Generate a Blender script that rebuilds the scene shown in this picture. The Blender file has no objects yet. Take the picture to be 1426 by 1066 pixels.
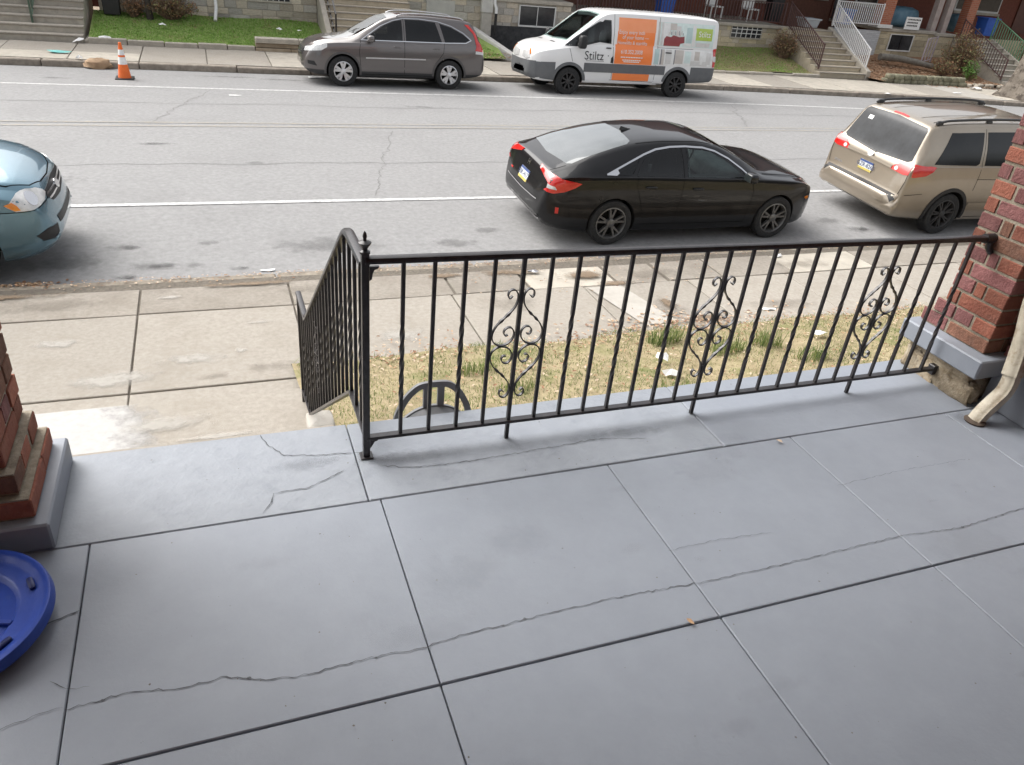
import bpy, bmesh, math, random
from math import sin, cos, pi, radians, sqrt, atan2
from mathutils import Vector, Matrix, noise as mnoise
from mathutils.bvhtree import BVHTree

random.seed(11)
SC = bpy.context.scene
COL = SC.collection

# ------------------------------------------------------------------ camera
HC = 3.6
YAW, PITCH, ROLL = radians(23.058), radians(30.616), radians(6.103)
cam = bpy.data.cameras.new('camera')
camo = bpy.data.objects.new('camera', cam)
COL.objects.link(camo)
fwd = Vector((sin(YAW) * cos(PITCH), cos(YAW) * cos(PITCH), -sin(PITCH)))
rgt = Vector((cos(YAW), -sin(YAW), 0))
upv = rgt.cross(fwd)
r2 = rgt * cos(ROLL) + upv * sin(ROLL)
u2 = -rgt * sin(ROLL) + upv * cos(ROLL)
M = Matrix((r2, u2, -fwd)).transposed().to_4x4()
M.translation = Vector((0, 0, HC))
camo.matrix_world = M
cam.sensor_width = 36
cam.sensor_fit = 'HORIZONTAL'
cam.lens = 36 * 1062.03 / 1426
cam.clip_start = 0.02
cam.clip_end = 2000
SC.camera = camo

# ------------------------------------------------------------------ sky and sun (overcast)
SUN_EL, SUN_AZ = radians(48), radians(-40)      # azimuth measured from +Y towards +X
wd = bpy.data.worlds.new('World')
SC.world = wd
wd.use_nodes = True
wn, wl = wd.node_tree.nodes, wd.node_tree.links
wn.clear()
wo = wn.new('ShaderNodeOutputWorld')
wb = wn.new('ShaderNodeBackground')
ws = wn.new('ShaderNodeTexSky')
ws.sky_type = 'NISHITA'
ws.sun_disc = False
ws.sun_elevation = SUN_EL
ws.sun_rotation = SUN_AZ
ws.air_density = 1.0
ws.dust_density = 6.0
ws.ozone_density = 1.0
wh = wn.new('ShaderNodeHueSaturation')
wh.inputs['Saturation'].default_value = 0.22
wl.new(ws.outputs[0], wh.inputs['Color'])
wl.new(wh.outputs[0], wb.inputs['Color'])
wb.inputs['Strength'].default_value = 0.15
wl.new(wb.outputs[0], wo.inputs['Surface'])
sl = bpy.data.lights.new('sun', 'SUN')
sl.energy = 1.0
sl.angle = radians(70)
sl.color = (1.0, 0.97, 0.92)
so = bpy.data.objects.new('sun', sl)
COL.objects.link(so)
sd = Vector((sin(SUN_AZ) * cos(SUN_EL), cos(SUN_AZ) * cos(SUN_EL), sin(SUN_EL)))
so.rotation_euler = sd.to_track_quat('Z', 'Y').to_euler()
so.location = (0, 10, 30)

SC.view_settings.view_transform = 'Standard'
SC.view_settings.look = 'None'
SC.view_settings.gamma = 1
SC.view_settings.use_curve_mapping = False
SC.view_settings.exposure = 0.95
SC.render.engine = 'CYCLES'
SC.cycles.use_denoising = True
SC.cycles.max_bounces = 6
SC.cycles.diffuse_bounces = 3
SC.cycles.glossy_bounces = 3

# ------------------------------------------------------------------ materials
MATS = {}


def pm(name, c1, c2=None, scale=6.0, rough=0.6, metal=0.0, bump=0.0, bscale=60.0, coat=0.0, rand=0.0,
       spec=0.5, lo=0.35, hi=0.65, c3=None, scale3=1.0, lo3=0.55, hi3=0.7, rvar=0.0, trans=0.0, emit=None, detail=5.0, amount3=1.0):
    """procedural material: two noise-mixed colours, an optional third blotch colour, per-object variation, bump"""
    if name in MATS:
        return MATS[name]
    m = bpy.data.materials.new(name)
    m.use_nodes = True
    nt = m.node_tree
    N, L = nt.nodes, nt.links
    b = N['Principled BSDF']
    b.inputs['Roughness'].default_value = rough
    b.inputs['Metallic'].default_value = metal
    b.inputs['Specular IOR Level'].default_value = spec
    if coat:
        b.inputs['Coat Weight'].default_value = coat
        b.inputs['Coat Roughness'].default_value = 0.04
    if trans:
        b.inputs['Transmission Weight'].default_value = trans
    tc = N.new('ShaderNodeTexCoord')
    oi = N.new('ShaderNodeObjectInfo')
    vm = N.new('ShaderNodeVectorMath')
    vm.operation = 'MULTIPLY_ADD'
    L.new(oi.outputs['Random'], vm.inputs[0])
    vm.inputs[1].default_value = (37.0, 19.0, 53.0)
    L.new(tc.outputs['Object'], vm.inputs[2])
    P = vm.outputs[0]

    def nz(sc, det=detail, ro=0.68):
        n = N.new('ShaderNodeTexNoise')
        n.inputs['Scale'].default_value = sc
        n.inputs['Detail'].default_value = det
        n.inputs['Roughness'].default_value = ro
        L.new(P, n.inputs['Vector'])
        return n.outputs['Fac']

    def ramp(src, a, bb):
        r = N.new('ShaderNodeMapRange')
        r.inputs[1].default_value = a
        r.inputs[2].default_value = bb
        L.new(src, r.inputs[0])
        return r.outputs[0]

    def mix(fac, a, bb):
        x = N.new('ShaderNodeMix')
        x.data_type = 'RGBA'
        if isinstance(fac, float):
            x.inputs[0].default_value = fac
        else:
            L.new(fac, x.inputs[0])
        for s, v in ((6, a), (7, bb)):
            if isinstance(v, tuple):
                x.inputs[s].default_value = (*v, 1)
            else:
                L.new(v, x.inputs[s])
        return x.outputs[2]
    col = c1
    if c2 is not None:
        col = mix(ramp(nz(scale), lo, hi), c1, c2)
    if c3 is not None:
        f3 = ramp(nz(scale3, 6.0), lo3, hi3)
        if amount3 != 1.0:
            mm = N.new('ShaderNodeMath')
            mm.operation = 'MULTIPLY'
            mm.inputs[1].default_value = amount3
            L.new(f3, mm.inputs[0])
            f3 = mm.outputs[0]
        col = mix(f3, col, c3)
    if rand:
        h = N.new('ShaderNodeHueSaturation')
        if isinstance(col, tuple):
            h.inputs['Color'].default_value = (*col, 1)
        else:
            L.new(col, h.inputs['Color'])
        r = N.new('ShaderNodeMapRange')
        r.inputs[3].default_value = 1 - rand
        r.inputs[4].default_value = 1 + rand
        L.new(oi.outputs['Random'], r.inputs[0])
        L.new(r.outputs[0], h.inputs['Value'])
        col = h.outputs[0]
    if isinstance(col, tuple):
        b.inputs['Base Color'].default_value = (*col, 1)
    else:
        L.new(col, b.inputs['Base Color'])
    if rvar:
        r = N.new('ShaderNodeMapRange')
        r.inputs[3].default_value = rough - rvar
        r.inputs[4].default_value = rough + rvar
        L.new(nz(scale * 0.7), r.inputs[0])
        L.new(r.outputs[0], b.inputs['Roughness'])
    if bump:
        bp = N.new('ShaderNodeBump')
        bp.inputs['Strength'].default_value = bump
        bp.inputs['Distance'].default_value = 0.01
        L.new(nz(bscale, 4.0), bp.inputs['Height'])
        L.new(bp.outputs[0], b.inputs['Normal'])
    if emit:
        b.inputs['Emission Color'].default_value = (*emit[0], 1)
        b.inputs['Emission Strength'].default_value = emit[1]
    MATS[name] = m
    return m


def two_tone(name, upper, lower, zsplit, metal=0.0, rough=0.3, coat=1.0, xlo=None):
    """vehicle body whose lower part is a bare plastic cladding up to a sharp height line"""
    m = pm(name, upper, None, rough=rough, metal=metal, coat=coat)
    nt = m.node_tree
    N, L = nt.nodes, nt.links
    b = N['Principled BSDF']
    tc = N.new('ShaderNodeTexCoord')
    sp = N.new('ShaderNodeSeparateXYZ')
    L.new(tc.outputs['Object'], sp.inputs[0])
    lt = N.new('ShaderNodeMath')
    lt.operation = 'LESS_THAN'
    lt.inputs[1].default_value = zsplit
    L.new(sp.outputs['Z'], lt.inputs[0])
    x = N.new('ShaderNodeMix')
    x.data_type = 'RGBA'
    L.new(lt.outputs[0], x.inputs[0])
    x.inputs[6].default_value = (*upper, 1)
    x.inputs[7].default_value = (*lower, 1)
    L.new(x.outputs[2], b.inputs['Base Color'])
    for sock, hi_, lo_ in (('Roughness', rough, 0.6), ('Coat Weight', coat, 0.0), ('Metallic', metal, 0.0)):
        r = N.new('ShaderNodeMapRange')
        r.inputs[3].default_value = hi_
        r.inputs[4].default_value = lo_
        L.new(lt.outputs[0], r.inputs[0])
        L.new(r.outputs[0], b.inputs[sock])
    return m


def stain_mat(name, col, scale=4.0, strength=0.8, rough=0.85, lo=0.42, hi=0.62, side=False):
    """a soft-edged stain: colour laid over what is below with ragged noise edges"""
    if name in MATS:
        return MATS[name]
    m = pm(name, col, tuple(c * 0.85 for c in col), scale=20, rough=rough)
    N, L = m.node_tree.nodes, m.node_tree.links
    tc = N.new('ShaderNodeTexCoord')
    oi = N.new('ShaderNodeObjectInfo')
    sb = N.new('ShaderNodeVectorMath')
    sb.operation = 'SUBTRACT'
    sb.inputs[1].default_value = (0.5, 0.5, 0)
    L.new(tc.outputs['Generated'], sb.inputs[0])
    mz = N.new('ShaderNodeVectorMath')
    mz.operation = 'MULTIPLY'
    mz.inputs[1].default_value = (1, 1, 0)
    L.new(sb.outputs[0], mz.inputs[0])
    ln = N.new('ShaderNodeVectorMath')
    ln.operation = 'LENGTH'
    L.new(mz.outputs[0], ln.inputs[0])
    fo = N.new('ShaderNodeMapRange')
    fo.inputs[1].default_value = 0.08
    fo.inputs[2].default_value = 0.48
    fo.inputs[3].default_value = 0.32
    fo.inputs[4].default_value = -0.35
    L.new(ln.outputs['Value'], fo.inputs[0])
    if side:
        sx = N.new('ShaderNodeSeparateXYZ')
        L.new(tc.outputs['Generated'], sx.inputs[0])
        L.new(sx.outputs['X'], fo.inputs[0])
        fo.inputs[1].default_value, fo.inputs[2].default_value = 0.55, 1.0
        fo.inputs[3].default_value, fo.inputs[4].default_value = 0.6, -0.45
    nz = N.new('ShaderNodeTexNoise')
    nz.inputs['Scale'].default_value = scale
    nz.inputs['Detail'].default_value = 7
    nz.inputs['Roughness'].default_value = 0.65
    L.new(tc.outputs['Object'], nz.inputs['Vector'])
    ad = N.new('ShaderNodeMath')
    ad.operation = 'ADD'
    L.new(nz.outputs['Fac'], ad.inputs[0])
    L.new(fo.outputs[0], ad.inputs[1])
    mr = N.new('ShaderNodeMapRange')
    mr.inputs[1].default_value = lo + 0.1
    mr.inputs[2].default_value = hi + 0.2
    mr.inputs[4].default_value = strength
    L.new(ad.outputs[0], mr.inputs[0])
    L.new(mr.outputs[0], N['Principled BSDF'].inputs['Alpha'])
    return m


def grass_mat(name, c1, c2, scale=3):
    """thin leaf: light passes through as well as bouncing off"""
    m = pm(name, c1, c2, scale=scale, rough=0.8)
    N, L = m.node_tree.nodes, m.node_tree.links
    b = N['Principled BSDF']
    o = N['Material Output']
    tl = N.new('ShaderNodeBsdfTranslucent')
    mx = N.new('ShaderNodeMixShader')
    mx.inputs[0].default_value = 0.45
    L.new(b.inputs['Base Color'].links[0].from_socket, tl.inputs['Color'])
    L.new(b.outputs[0], mx.inputs[1])
    L.new(tl.outputs[0], mx.inputs[2])
    L.new(mx.outputs[0], o.inputs['Surface'])
    return m


def glass_mat(name, tint):
    """thin window glass: tinted see-through with sky reflections"""
    m = bpy.data.materials.new(name)
    m.use_nodes = True
    N, L = m.node_tree.nodes, m.node_tree.links
    N.clear()
    o = N.new('ShaderNodeOutputMaterial')
    mx = N.new('ShaderNodeMixShader')
    fr = N.new('ShaderNodeFresnel')
    fr.inputs['IOR'].default_value = 1.6
    tr = N.new('ShaderNodeBsdfTransparent')
    tr.inputs['Color'].default_value = (*tint, 1)
    gl = N.new('ShaderNodeBsdfGlossy')
    gl.inputs['Roughness'].default_value = 0.02
    L.new(fr.outputs[0], mx.inputs[0])
    L.new(tr.outputs[0], mx.inputs[1])
    L.new(gl.outputs[0], mx.inputs[2])
    L.new(mx.outputs[0], o.inputs['Surface'])
    MATS[name] = m
    return m


# ------------------------------------------------------------------ mesh helpers
ORG = {}


class MB:
    def __init__(s):
        s.v, s.f, s.m = [], [], []

    def add(s, vs, fs, mi=0):
        o = len(s.v)
        s.v += [tuple(p) for p in vs]
        s.f += [tuple(i + o for i in f) for f in fs]
        s.m += [mi] * len(fs)
        return s

    def box(s, x0, x1, y0, y1, z0, z1, mi=0):
        vs = [(x0, y0, z0), (x1, y0, z0), (x1, y1, z0), (x0, y1, z0), (x0, y0, z1), (x1, y0, z1), (x1, y1, z1), (x0, y1, z1)]
        return s.add(vs, [(0, 3, 2, 1), (4, 5, 6, 7), (0, 1, 5, 4), (1, 2, 6, 5), (2, 3, 7, 6), (3, 0, 4, 7)], mi)

    def tube(s, pts, r, n=8, mi=0, cap=True, squash=None):
        pts = [Vector(p) for p in pts]
        k = len(pts)
        rs = r if isinstance(r, (list, tuple)) else [r] * k
        t0 = (pts[1] - pts[0]).normalized()
        a = Vector((0, 0, 1)) if abs(t0.z) < 0.9 else Vector((1, 0, 0))
        u = t0.cross(a).normalized()
        vs = []
        for i, p in enumerate(pts):
            t = (pts[min(i + 1, k - 1)] - pts[max(i - 1, 0)]).normalized()
            u = (u - t * u.dot(t)).normalized()
            w = t.cross(u)
            for j in range(n):
                g = 2 * pi * j / n
                vs.append(p + (u * cos(g) + w * sin(g)) * rs[i])
        fs = []
        for i in range(k - 1):
            for j in range(n):
                j2 = (j + 1) % n
                fs.append((i * n + j, i * n + j2, (i + 1) * n + j2, (i + 1) * n + j))
        if cap:
            fs.append(tuple(range(n - 1, -1, -1)))
            fs.append(tuple((k - 1) * n + j for j in range(n)))
        return s.add(vs, fs, mi)

    def bar(s, pts, hw, hd, mi=0, side=None):
        """rectangular section swept along a path; hw half width sideways, hd half depth up"""
        pts = [Vector(p) for p in pts]
        k = len(pts)
        vs = []
        for i, p in enumerate(pts):
            t = (pts[min(i + 1, k - 1)] - pts[max(i - 1, 0)]).normalized()
            sv = Vector(side) if side is not None else t.cross(Vector((0, 0, 1)))
            if sv.length < 1e-4:
                sv = Vector((1, 0, 0))
            sv = (sv - t * sv.dot(t)).normalized()
            uv = sv.cross(t)
            a = hw[i] if isinstance(hw, (list, tuple)) else hw
            vs += [p - sv * a - uv * hd, p + sv * a - uv * hd, p + sv * a + uv * hd, p - sv * a + uv * hd]
        fs = []
        for i in range(k - 1):
            for j in range(4):
                j2 = (j + 1) % 4
                fs.append((i * 4 + j, i * 4 + j2, i * 4 + 4 + j2, i * 4 + 4 + j))
        fs += [(3, 2, 1, 0), tuple((k - 1) * 4 + j for j in range(4))]
        return s.add(vs, fs, mi)

    def lathe(s, prof, n=24, c=(0, 0, 0), axis='Z', mi=0, cap=True):
        """prof: list of (radius, height)"""
        vs = []
        for r, h in prof:
            for j in range(n):
                g = 2 * pi * j / n
                if axis == 'Z':
                    vs.append((c[0] + r * cos(g), c[1] + r * sin(g), c[2] + h))
                else:
                    vs.append((c[0] + r * cos(g), c[1] + h, c[2] - r * sin(g)))
        fs = []
        for i in range(len(prof) - 1):
            for j in range(n):
                j2 = (j + 1) % n
                fs.append((i * n + j, i * n + j2, (i + 1) * n + j2, (i + 1) * n + j))
        if cap and prof[0][0] > 1e-6:
            fs.append(tuple(range(n - 1, -1, -1)))
        if cap and prof[-1][0] > 1e-6:
            fs.append(tuple((len(prof) - 1) * n + j for j in range(n)))
        return s.add(vs, fs, mi)

    def blob(s, c, sx, sy, sz, e=0.6, n=16, mi=0, jit=0.0):
        """superellipsoid"""
        def pw(a):
            return math.copysign(abs(a) ** e, a)
        vs, fs = [], []
        m_ = n // 2
        for i in range(m_ + 1):
            ph = -pi / 2 + pi * i / m_
            for j in range(n):
                th = 2 * pi * j / n
                q = 1 + random.uniform(-jit, jit)
                vs.append((c[0] + sx * pw(cos(ph)) * pw(cos(th)) * q, c[1] + sy * pw(cos(ph)) * pw(sin(th)) * q, c[2] + sz * pw(sin(ph)) * q))
        for i in range(m_):
            for j in range(n):
                j2 = (j + 1) % n
                fs.append((i * n + j, i * n + j2, (i + 1) * n + j2, (i + 1) * n + j))
        return s.add(vs, fs, mi)

    def prism(s, poly, d, axis='y', at=0.0, mi=0):
        """extrude a 2D polygon; axis y: poly is (x,z), from at to at+d"""
        n = len(poly)
        if axis == 'y':
            vs = [(a, at, b) for a, b in poly] + [(a, at + d, b) for a, b in poly]
        elif axis == 'x':
            vs = [(at, a, b) for a, b in poly] + [(at + d, a, b) for a, b in poly]
        else:
            vs = [(a, b, at) for a, b in poly] + [(a, b, at + d) for a, b in poly]
        fs = [tuple(range(n)), tuple(range(2 * n - 1, n - 1, -1))] + [(i, i + n, (i + 1) % n + n, (i + 1) % n) for i in range(n)]
        return s.add(vs, fs, mi)

    def mesh(s, name, mats, smooth=None, org=(0, 0, 0), fixn=True, bevel=0.0):
        me = bpy.data.meshes.new(name)
        ox, oy, oz = org
        me.from_pydata([(a - ox, b - oy, c - oz) for a, b, c in s.v], [], s.f)
        if fixn or bevel:
            bm = bmesh.new()
            bm.from_mesh(me)
            for i, f in enumerate(bm.faces):
                f.material_index = s.m[i]
            if fixn:
                bmesh.ops.recalc_face_normals(bm, faces=bm.faces)
            if bevel:
                es = [e for e in bm.edges if len(e.link_faces) == 2 and e.calc_face_angle(0) > 0.6]
                bmesh.ops.bevel(bm, geom=es, offset=bevel, segments=1, affect='EDGES', clamp_overlap=True)
            bm.to_mesh(me)
            bm.free()
        else:
            me.polygons.foreach_set('material_index', s.m)
        for mt in (mats if isinstance(mats, (list, tuple)) else [mats]):
            me.materials.append(mt)
        if smooth is not None:
            me.polygons.foreach_set('use_smooth', [True] * len(me.polygons))
            me.set_sharp_from_angle(angle=radians(smooth))
        me.update()
        return me

    def build(s, name, mats, parent=None, smooth=None, bevel=0.0, fixn=True, kind=None, local=False):
        org = (0, 0, 0) if (parent is None or local) else ORG.get(parent, (0, 0, 0))
        return link(name, s.mesh(name, mats, smooth, org, fixn, bevel), parent, kind)


def link(name, me, parent=None, kind=None, loc=(0, 0, 0), rot=(0, 0, 0), scl=(1, 1, 1)):
    o = bpy.data.objects.new(name, me)
    COL.objects.link(o)
    if parent is not None:
        o.parent = parent
        ORG[o] = ORG.get(parent, (0, 0, 0))
    o.location = loc
    o.rotation_euler = rot
    o.scale = scl
    if kind:
        o['kind'] = kind
    return o


def inst(name, me, parent, wloc, rot=(0, 0, 0), scl=(1, 1, 1)):
    """shared-mesh piece at a world position under a parent"""
    org = ORG.get(parent, (0, 0, 0)) if parent is not None else (0, 0, 0)
    return link(name, me, parent, None, (wloc[0] - org[0], wloc[1] - org[1], wloc[2] - org[2]), rot, scl)


def tag(o, label, cat, group=None):
    o['label'] = label
    o['category'] = cat
    if group:
        o['group'] = group
    return o


def thing(name, label, cat, loc=(0, 0, 0), rot=(0, 0, 0), group=None, local=False):
    o = bpy.data.objects.new(name, None)
    o.empty_display_size = 0.2
    COL.objects.link(o)
    o.location = loc
    o.rotation_euler = rot
    ORG[o] = (0, 0, 0) if local else tuple(loc)
    return tag(o, label, cat, group)


def struct(name, mb, mat, **k):
    o = mb.build(name, mat, None, **k)
    o['kind'] = 'structure'
    return o


def lerp(keys, x):
    if x <= keys[0][0]:
        return keys[0][1]
    for (a, u), (b, v) in zip(keys, keys[1:]):
        if x <= b:
            return u + (v - u) * (x - a) / (b - a)
    return keys[-1][1]


def pchip(keys):
    xs = [k[0] for k in keys]
    ys = [k[1] for k in keys]
    n = len(xs)
    h = [xs[i + 1] - xs[i] for i in range(n - 1)]
    d = [(ys[i + 1] - ys[i]) / h[i] for i in range(n - 1)]
    m = [0.0] * n
    m[0], m[-1] = d[0], d[-1]
    for i in range(1, n - 1):
        if d[i - 1] * d[i] > 0:
            w1, w2 = 2 * h[i] + h[i - 1], h[i] + 2 * h[i - 1]
            m[i] = (w1 + w2) / (w1 / d[i - 1] + w2 / d[i])

    def f(x):
        if x <= xs[0]:
            return ys[0]
        if x >= xs[-1]:
            return ys[-1]
        i = 0
        while x > xs[i + 1]:
            i += 1
        t = (x - xs[i]) / h[i]
        return (ys[i] * (1 + 2 * t) * (1 - t) ** 2 + h[i] * m[i] * t * (1 - t) ** 2 + ys[i + 1] * t * t * (3 - 2 * t) + h[i] * m[i + 1] * t * t * (t - 1))
    return f


def catmull(pts, n=8):
    out = []
    P = [pts[0]] + list(pts) + [pts[-1]]
    for i in range(1, len(P) - 2):
        p0, p1, p2, p3 = [Vector(p) for p in P[i - 1:i + 3]]
        for j in range(n):
            t = j / n
            out.append(0.5 * ((2 * p1) + (p2 - p0) * t + (2 * p0 - 5 * p1 + 4 * p2 - p3) * t * t + (3 * p1 - p0 - 3 * p2 + p3) * t ** 3))
    out.append(Vector(pts[-1]))
    return out



# ------------------------------------------------------------------ shared materials
asphalt = pm('asphalt', (0.205, 0.203, 0.201), (0.295, 0.292, 0.289), scale=14, rough=0.85, bump=0.4, bscale=110, c3=(0.175, 0.172, 0.17), scale3=0.6, lo3=0.5, hi3=0.8, amount3=0.5, lo=0.3, hi=0.7, detail=9.0)
concrete = pm('sidewalk_concrete', (0.27, 0.243, 0.207), (0.365, 0.335, 0.29), scale=24, rough=0.88, bump=0.35, bscale=130, rand=0.06, c3=(0.235, 0.205, 0.165), scale3=2.3, lo3=0.48, hi3=0.8, amount3=0.6, detail=9.0, lo=0.3, hi=0.7)
concrete2 = pm('kerbside_concrete', (0.225, 0.20, 0.168), (0.32, 0.29, 0.248), scale=24, rough=0.9, bump=0.4, bscale=120, rand=0.08, c3=(0.18, 0.155, 0.125), scale3=2.6, lo3=0.45, hi3=0.75, amount3=0.7, detail=9.0, lo=0.3, hi=0.7)
old_conc = pm('weathered_concrete', (0.36, 0.33, 0.28), (0.46, 0.42, 0.355), scale=5, rough=0.9, bump=0.4, bscale=60, rand=0.09, c3=(0.22, 0.20, 0.17), scale3=1.6, lo3=0.55, hi3=0.75, amount3=0.6)
pale_conc = pm('pale_concrete', (0.37, 0.345, 0.305), (0.44, 0.415, 0.375), scale=6, rough=0.85, bump=0.2)
curb_mat = pm('curb_stone', (0.36, 0.335, 0.29), (0.50, 0.46, 0.39), scale=4, rough=0.9, bump=0.4, bscale=50, c3=(0.10, 0.09, 0.08), scale3=3.0, lo3=0.55, hi3=0.75, amount3=0.7)
dirt = pm('dirt', (0.17, 0.13, 0.09), (0.27, 0.215, 0.15), scale=14, rough=1, bump=0.8, bscale=40)
joint_mat = pm('joint_dirt', (0.10, 0.085, 0.07), (0.17, 0.15, 0.12), scale=30, rough=1)
porch_paint = pm('porch_grey_paint', (0.24, 0.263, 0.303), (0.26, 0.284, 0.325), scale=9.0, rough=0.56, bump=0.10, bscale=45, rvar=0.1, detail=9.0, c3=(0.205, 0.225, 0.255), scale3=2.2, lo3=0.5, hi3=0.85, amount3=0.45)
porch_patch = pm('porch_patched_paint', (0.245, 0.267, 0.30), (0.28, 0.303, 0.338), scale=9.0, rough=0.6, detail=9.0, bump=0.55, bscale=9, c3=(0.15, 0.17, 0.20), scale3=7.0, lo3=0.56, hi3=0.75, amount3=0.5)
dark_joint = pm('dark_joint', (0.035, 0.036, 0.042), (0.08, 0.08, 0.09), scale=20, rough=0.9)
crack_mat = pm('crack', (0.06, 0.063, 0.07), (0.13, 0.136, 0.147), scale=60, rough=1)
iron = pm('black_iron_paint', (0.012, 0.011, 0.013), (0.03, 0.026, 0.027), scale=25, rough=0.33, bump=0.15, bscale=120, coat=0.15)
brick_a = pm('red_brick', (0.215, 0.066, 0.042), (0.315, 0.12, 0.076), scale=18, rough=0.88, bump=0.8, bscale=70, rand=0.32, c3=(0.085, 0.045, 0.038), scale3=9, lo3=0.52, hi3=0.75, amount3=0.75, detail=8.0)
brick_b = pm('brown_brick', (0.15, 0.066, 0.042), (0.23, 0.115, 0.075), scale=16, rough=0.9, bump=0.8, bscale=70, rand=0.3, c3=(0.08, 0.05, 0.04), scale3=9, lo3=0.52, hi3=0.75, amount3=0.75, detail=8.0)
brick_c = pm('plum_brick', (0.165, 0.06, 0.058), (0.25, 0.11, 0.105), scale=16, rough=0.88, bump=0.8, bscale=70, rand=0.25, c3=(0.09, 0.05, 0.05), scale3=9, lo3=0.52, hi3=0.75, amount3=0.7, detail=8.0)
mortar = pm('mortar', (0.24, 0.205, 0.155), (0.37, 0.325, 0.255), scale=30, rough=1, bump=0.6, bscale=120, c3=(0.13, 0.105, 0.08), scale3=7, lo3=0.5, hi3=0.7, amount3=0.7)
stone_m = pm('rubble_stone', (0.26, 0.20, 0.125), (0.42, 0.36, 0.27), scale=22, rough=0.95, bump=1.0, bscale=45, rand=0.25, c3=(0.10, 0.075, 0.05), scale3=14, lo3=0.56, hi3=0.68)
white_paint = pm('white_paint', (0.74, 0.74, 0.72), (0.80, 0.80, 0.79), scale=12, rough=0.5)
road_white = pm('road_white', (0.48, 0.48, 0.47), (0.58, 0.58, 0.57), scale=22, rough=0.8, c3=(0.30, 0.296, 0.292), scale3=14, lo3=0.5, hi3=0.66, detail=8.0)
road_yellow = pm('road_yellow', (0.31, 0.28, 0.225), (0.26, 0.256, 0.25), scale=14, rough=0.8, lo=0.35, hi=0.6)
paper = pm('paper', (0.78, 0.78, 0.76), (0.86, 0.86, 0.85), scale=20, rough=0.8)

# ------------------------------------------------------------------ terrain and road
NC = 8.38                      # near kerb


def far_curb(x):
    return 21.45 - 0.0042 * max(0.0, x - 9.0) ** 2 if x < 30 else 21.45 - 0.0042 * 441


def zroad(x, y):
    yy = NC + (y - NC) * (21.45 - NC) / (far_curb(x) - NC)
    return lerp([(NC, -0.13), (10.9, 0.0), (15.2, 0.05), (18.75, 0.0), (21.45, -0.13)], yy)


mb = MB()
mb.add([(-400, -400, -0.6), (400, -400, -0.6), (400, 400, -0.6), (-400, 400, -0.6)], [(0, 1, 2, 3)])
struct('terrain', mb, dirt)

XS = [-120, -60, -30, -15, -8] + [x * 1.0 for x in range(-6, 34)] + [40, 60, 120]


def strip(y0f, y1f, dz, n=1, xs=XS, zf=zroad):
    b = MB()
    vs, fs = [], []
    for x in xs:
        for j in range(n + 1):
            y = y0f(x) + (y1f(x) - y0f(x)) * j / n
            vs.append((x, y, zf(x, y) + dz))
    for i in range(len(xs) - 1):
        for j in range(n):
            a = i * (n + 1) + j
            fs.append((a, a + n + 1, a + n + 2, a + 1))
    return b.add(vs, fs)


road = struct('road', strip(lambda x: NC - 0.02, lambda x: far_curb(x) + 0.02, 0, 24), asphalt, fixn=False, smooth=60)
RW = [x * 0.5 for x in range(-24, 80)]
for (yf, wdt, mt, nm) in ((lambda x: 10.93, 0.10, road_white, 'lane_line'), (lambda x: far_curb(x) - 2.72, 0.10, road_white, 'lane_line'),
                          (lambda x: 15.10 + 0.02 * x, 0.09, road_yellow, 'centre_line'), (lambda x: 15.36 + 0.02 * x, 0.09, road_yellow, 'centre_line')):
    strip(lambda x: yf(x) - wdt / 2, lambda x: yf(x) + wdt / 2, 0.0035, 1, RW).build(nm, mt, road, fixn=False)

# tar-filled cracks in the asphalt
tar = pm('road_tar', (0.155, 0.152, 0.148), (0.205, 0.20, 0.197), scale=20, rough=0.8)


def wander(p, q, n, amp, seed):
    rnd = random.Random(seed)
    out = []
    off = 0
    for i in range(n + 1):
        t = i / n
        off = off * 0.7 + rnd.uniform(-amp, amp)
        e = off * min(1, 4 * t, 4 * (1 - t))
        dx, dy = q[0] - p[0], q[1] - p[1]
        l = sqrt(dx * dx + dy * dy)
        out.append((p[0] + dx * t - dy / l * e, p[1] + dy * t + dx / l * e))
    return out


def flat_ribbon(pts, w, zf, rnd):
    """thin irregular line lying on a surface"""
    b = MB()
    vs = []
    for i, p in enumerate(pts):
        a = pts[max(i - 1, 0)]
        c = pts[min(i + 1, len(pts) - 1)]
        dx, dy = c[0] - a[0], c[1] - a[1]
        l = sqrt(dx * dx + dy * dy) or 1
        ww = w * rnd.uniform(0.4, 1.3) / 2
        if i in (0, len(pts) - 1):
            ww *= 0.3
        vs += [(p[0] - dy / l * ww, p[1] + dx / l * ww, zf(p[0] - dy / l * ww, p[1] + dx / l * ww)), (p[0] + dy / l * ww, p[1] - dx / l * ww, zf(p[0] + dy / l * ww, p[1] - dx / l * ww))]
    return b.add(vs, [(2 * i, 2 * i + 1, 2 * i + 3, 2 * i + 2) for i in range(len(pts) - 1)])


rr = random.Random(5)
for k, (p, q) in enumerate((((-6, 12.6), (9, 12.9)), ((9, 12.9), (22, 13.3)), ((-5, 17.0), (18, 17.25)), ((2.2, 11.1), (3.3, 14.9)), ((-1.0, 15.3), (0.1, 18.6)), ((12.0, 15.5), (13.5, 18.5)))):
    flat_ribbon(wander(p, q, 60, 0.05, k), 0.022, lambda x, y: zroad(x, y) + 0.003, rr).build('road_crack', tar, road, fixn=False)
# oil drips and stains in the near parking lane
oil = pm('oil_stain', (0.085, 0.083, 0.082), (0.16, 0.157, 0.154), scale=9, rough=0.6)


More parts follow.
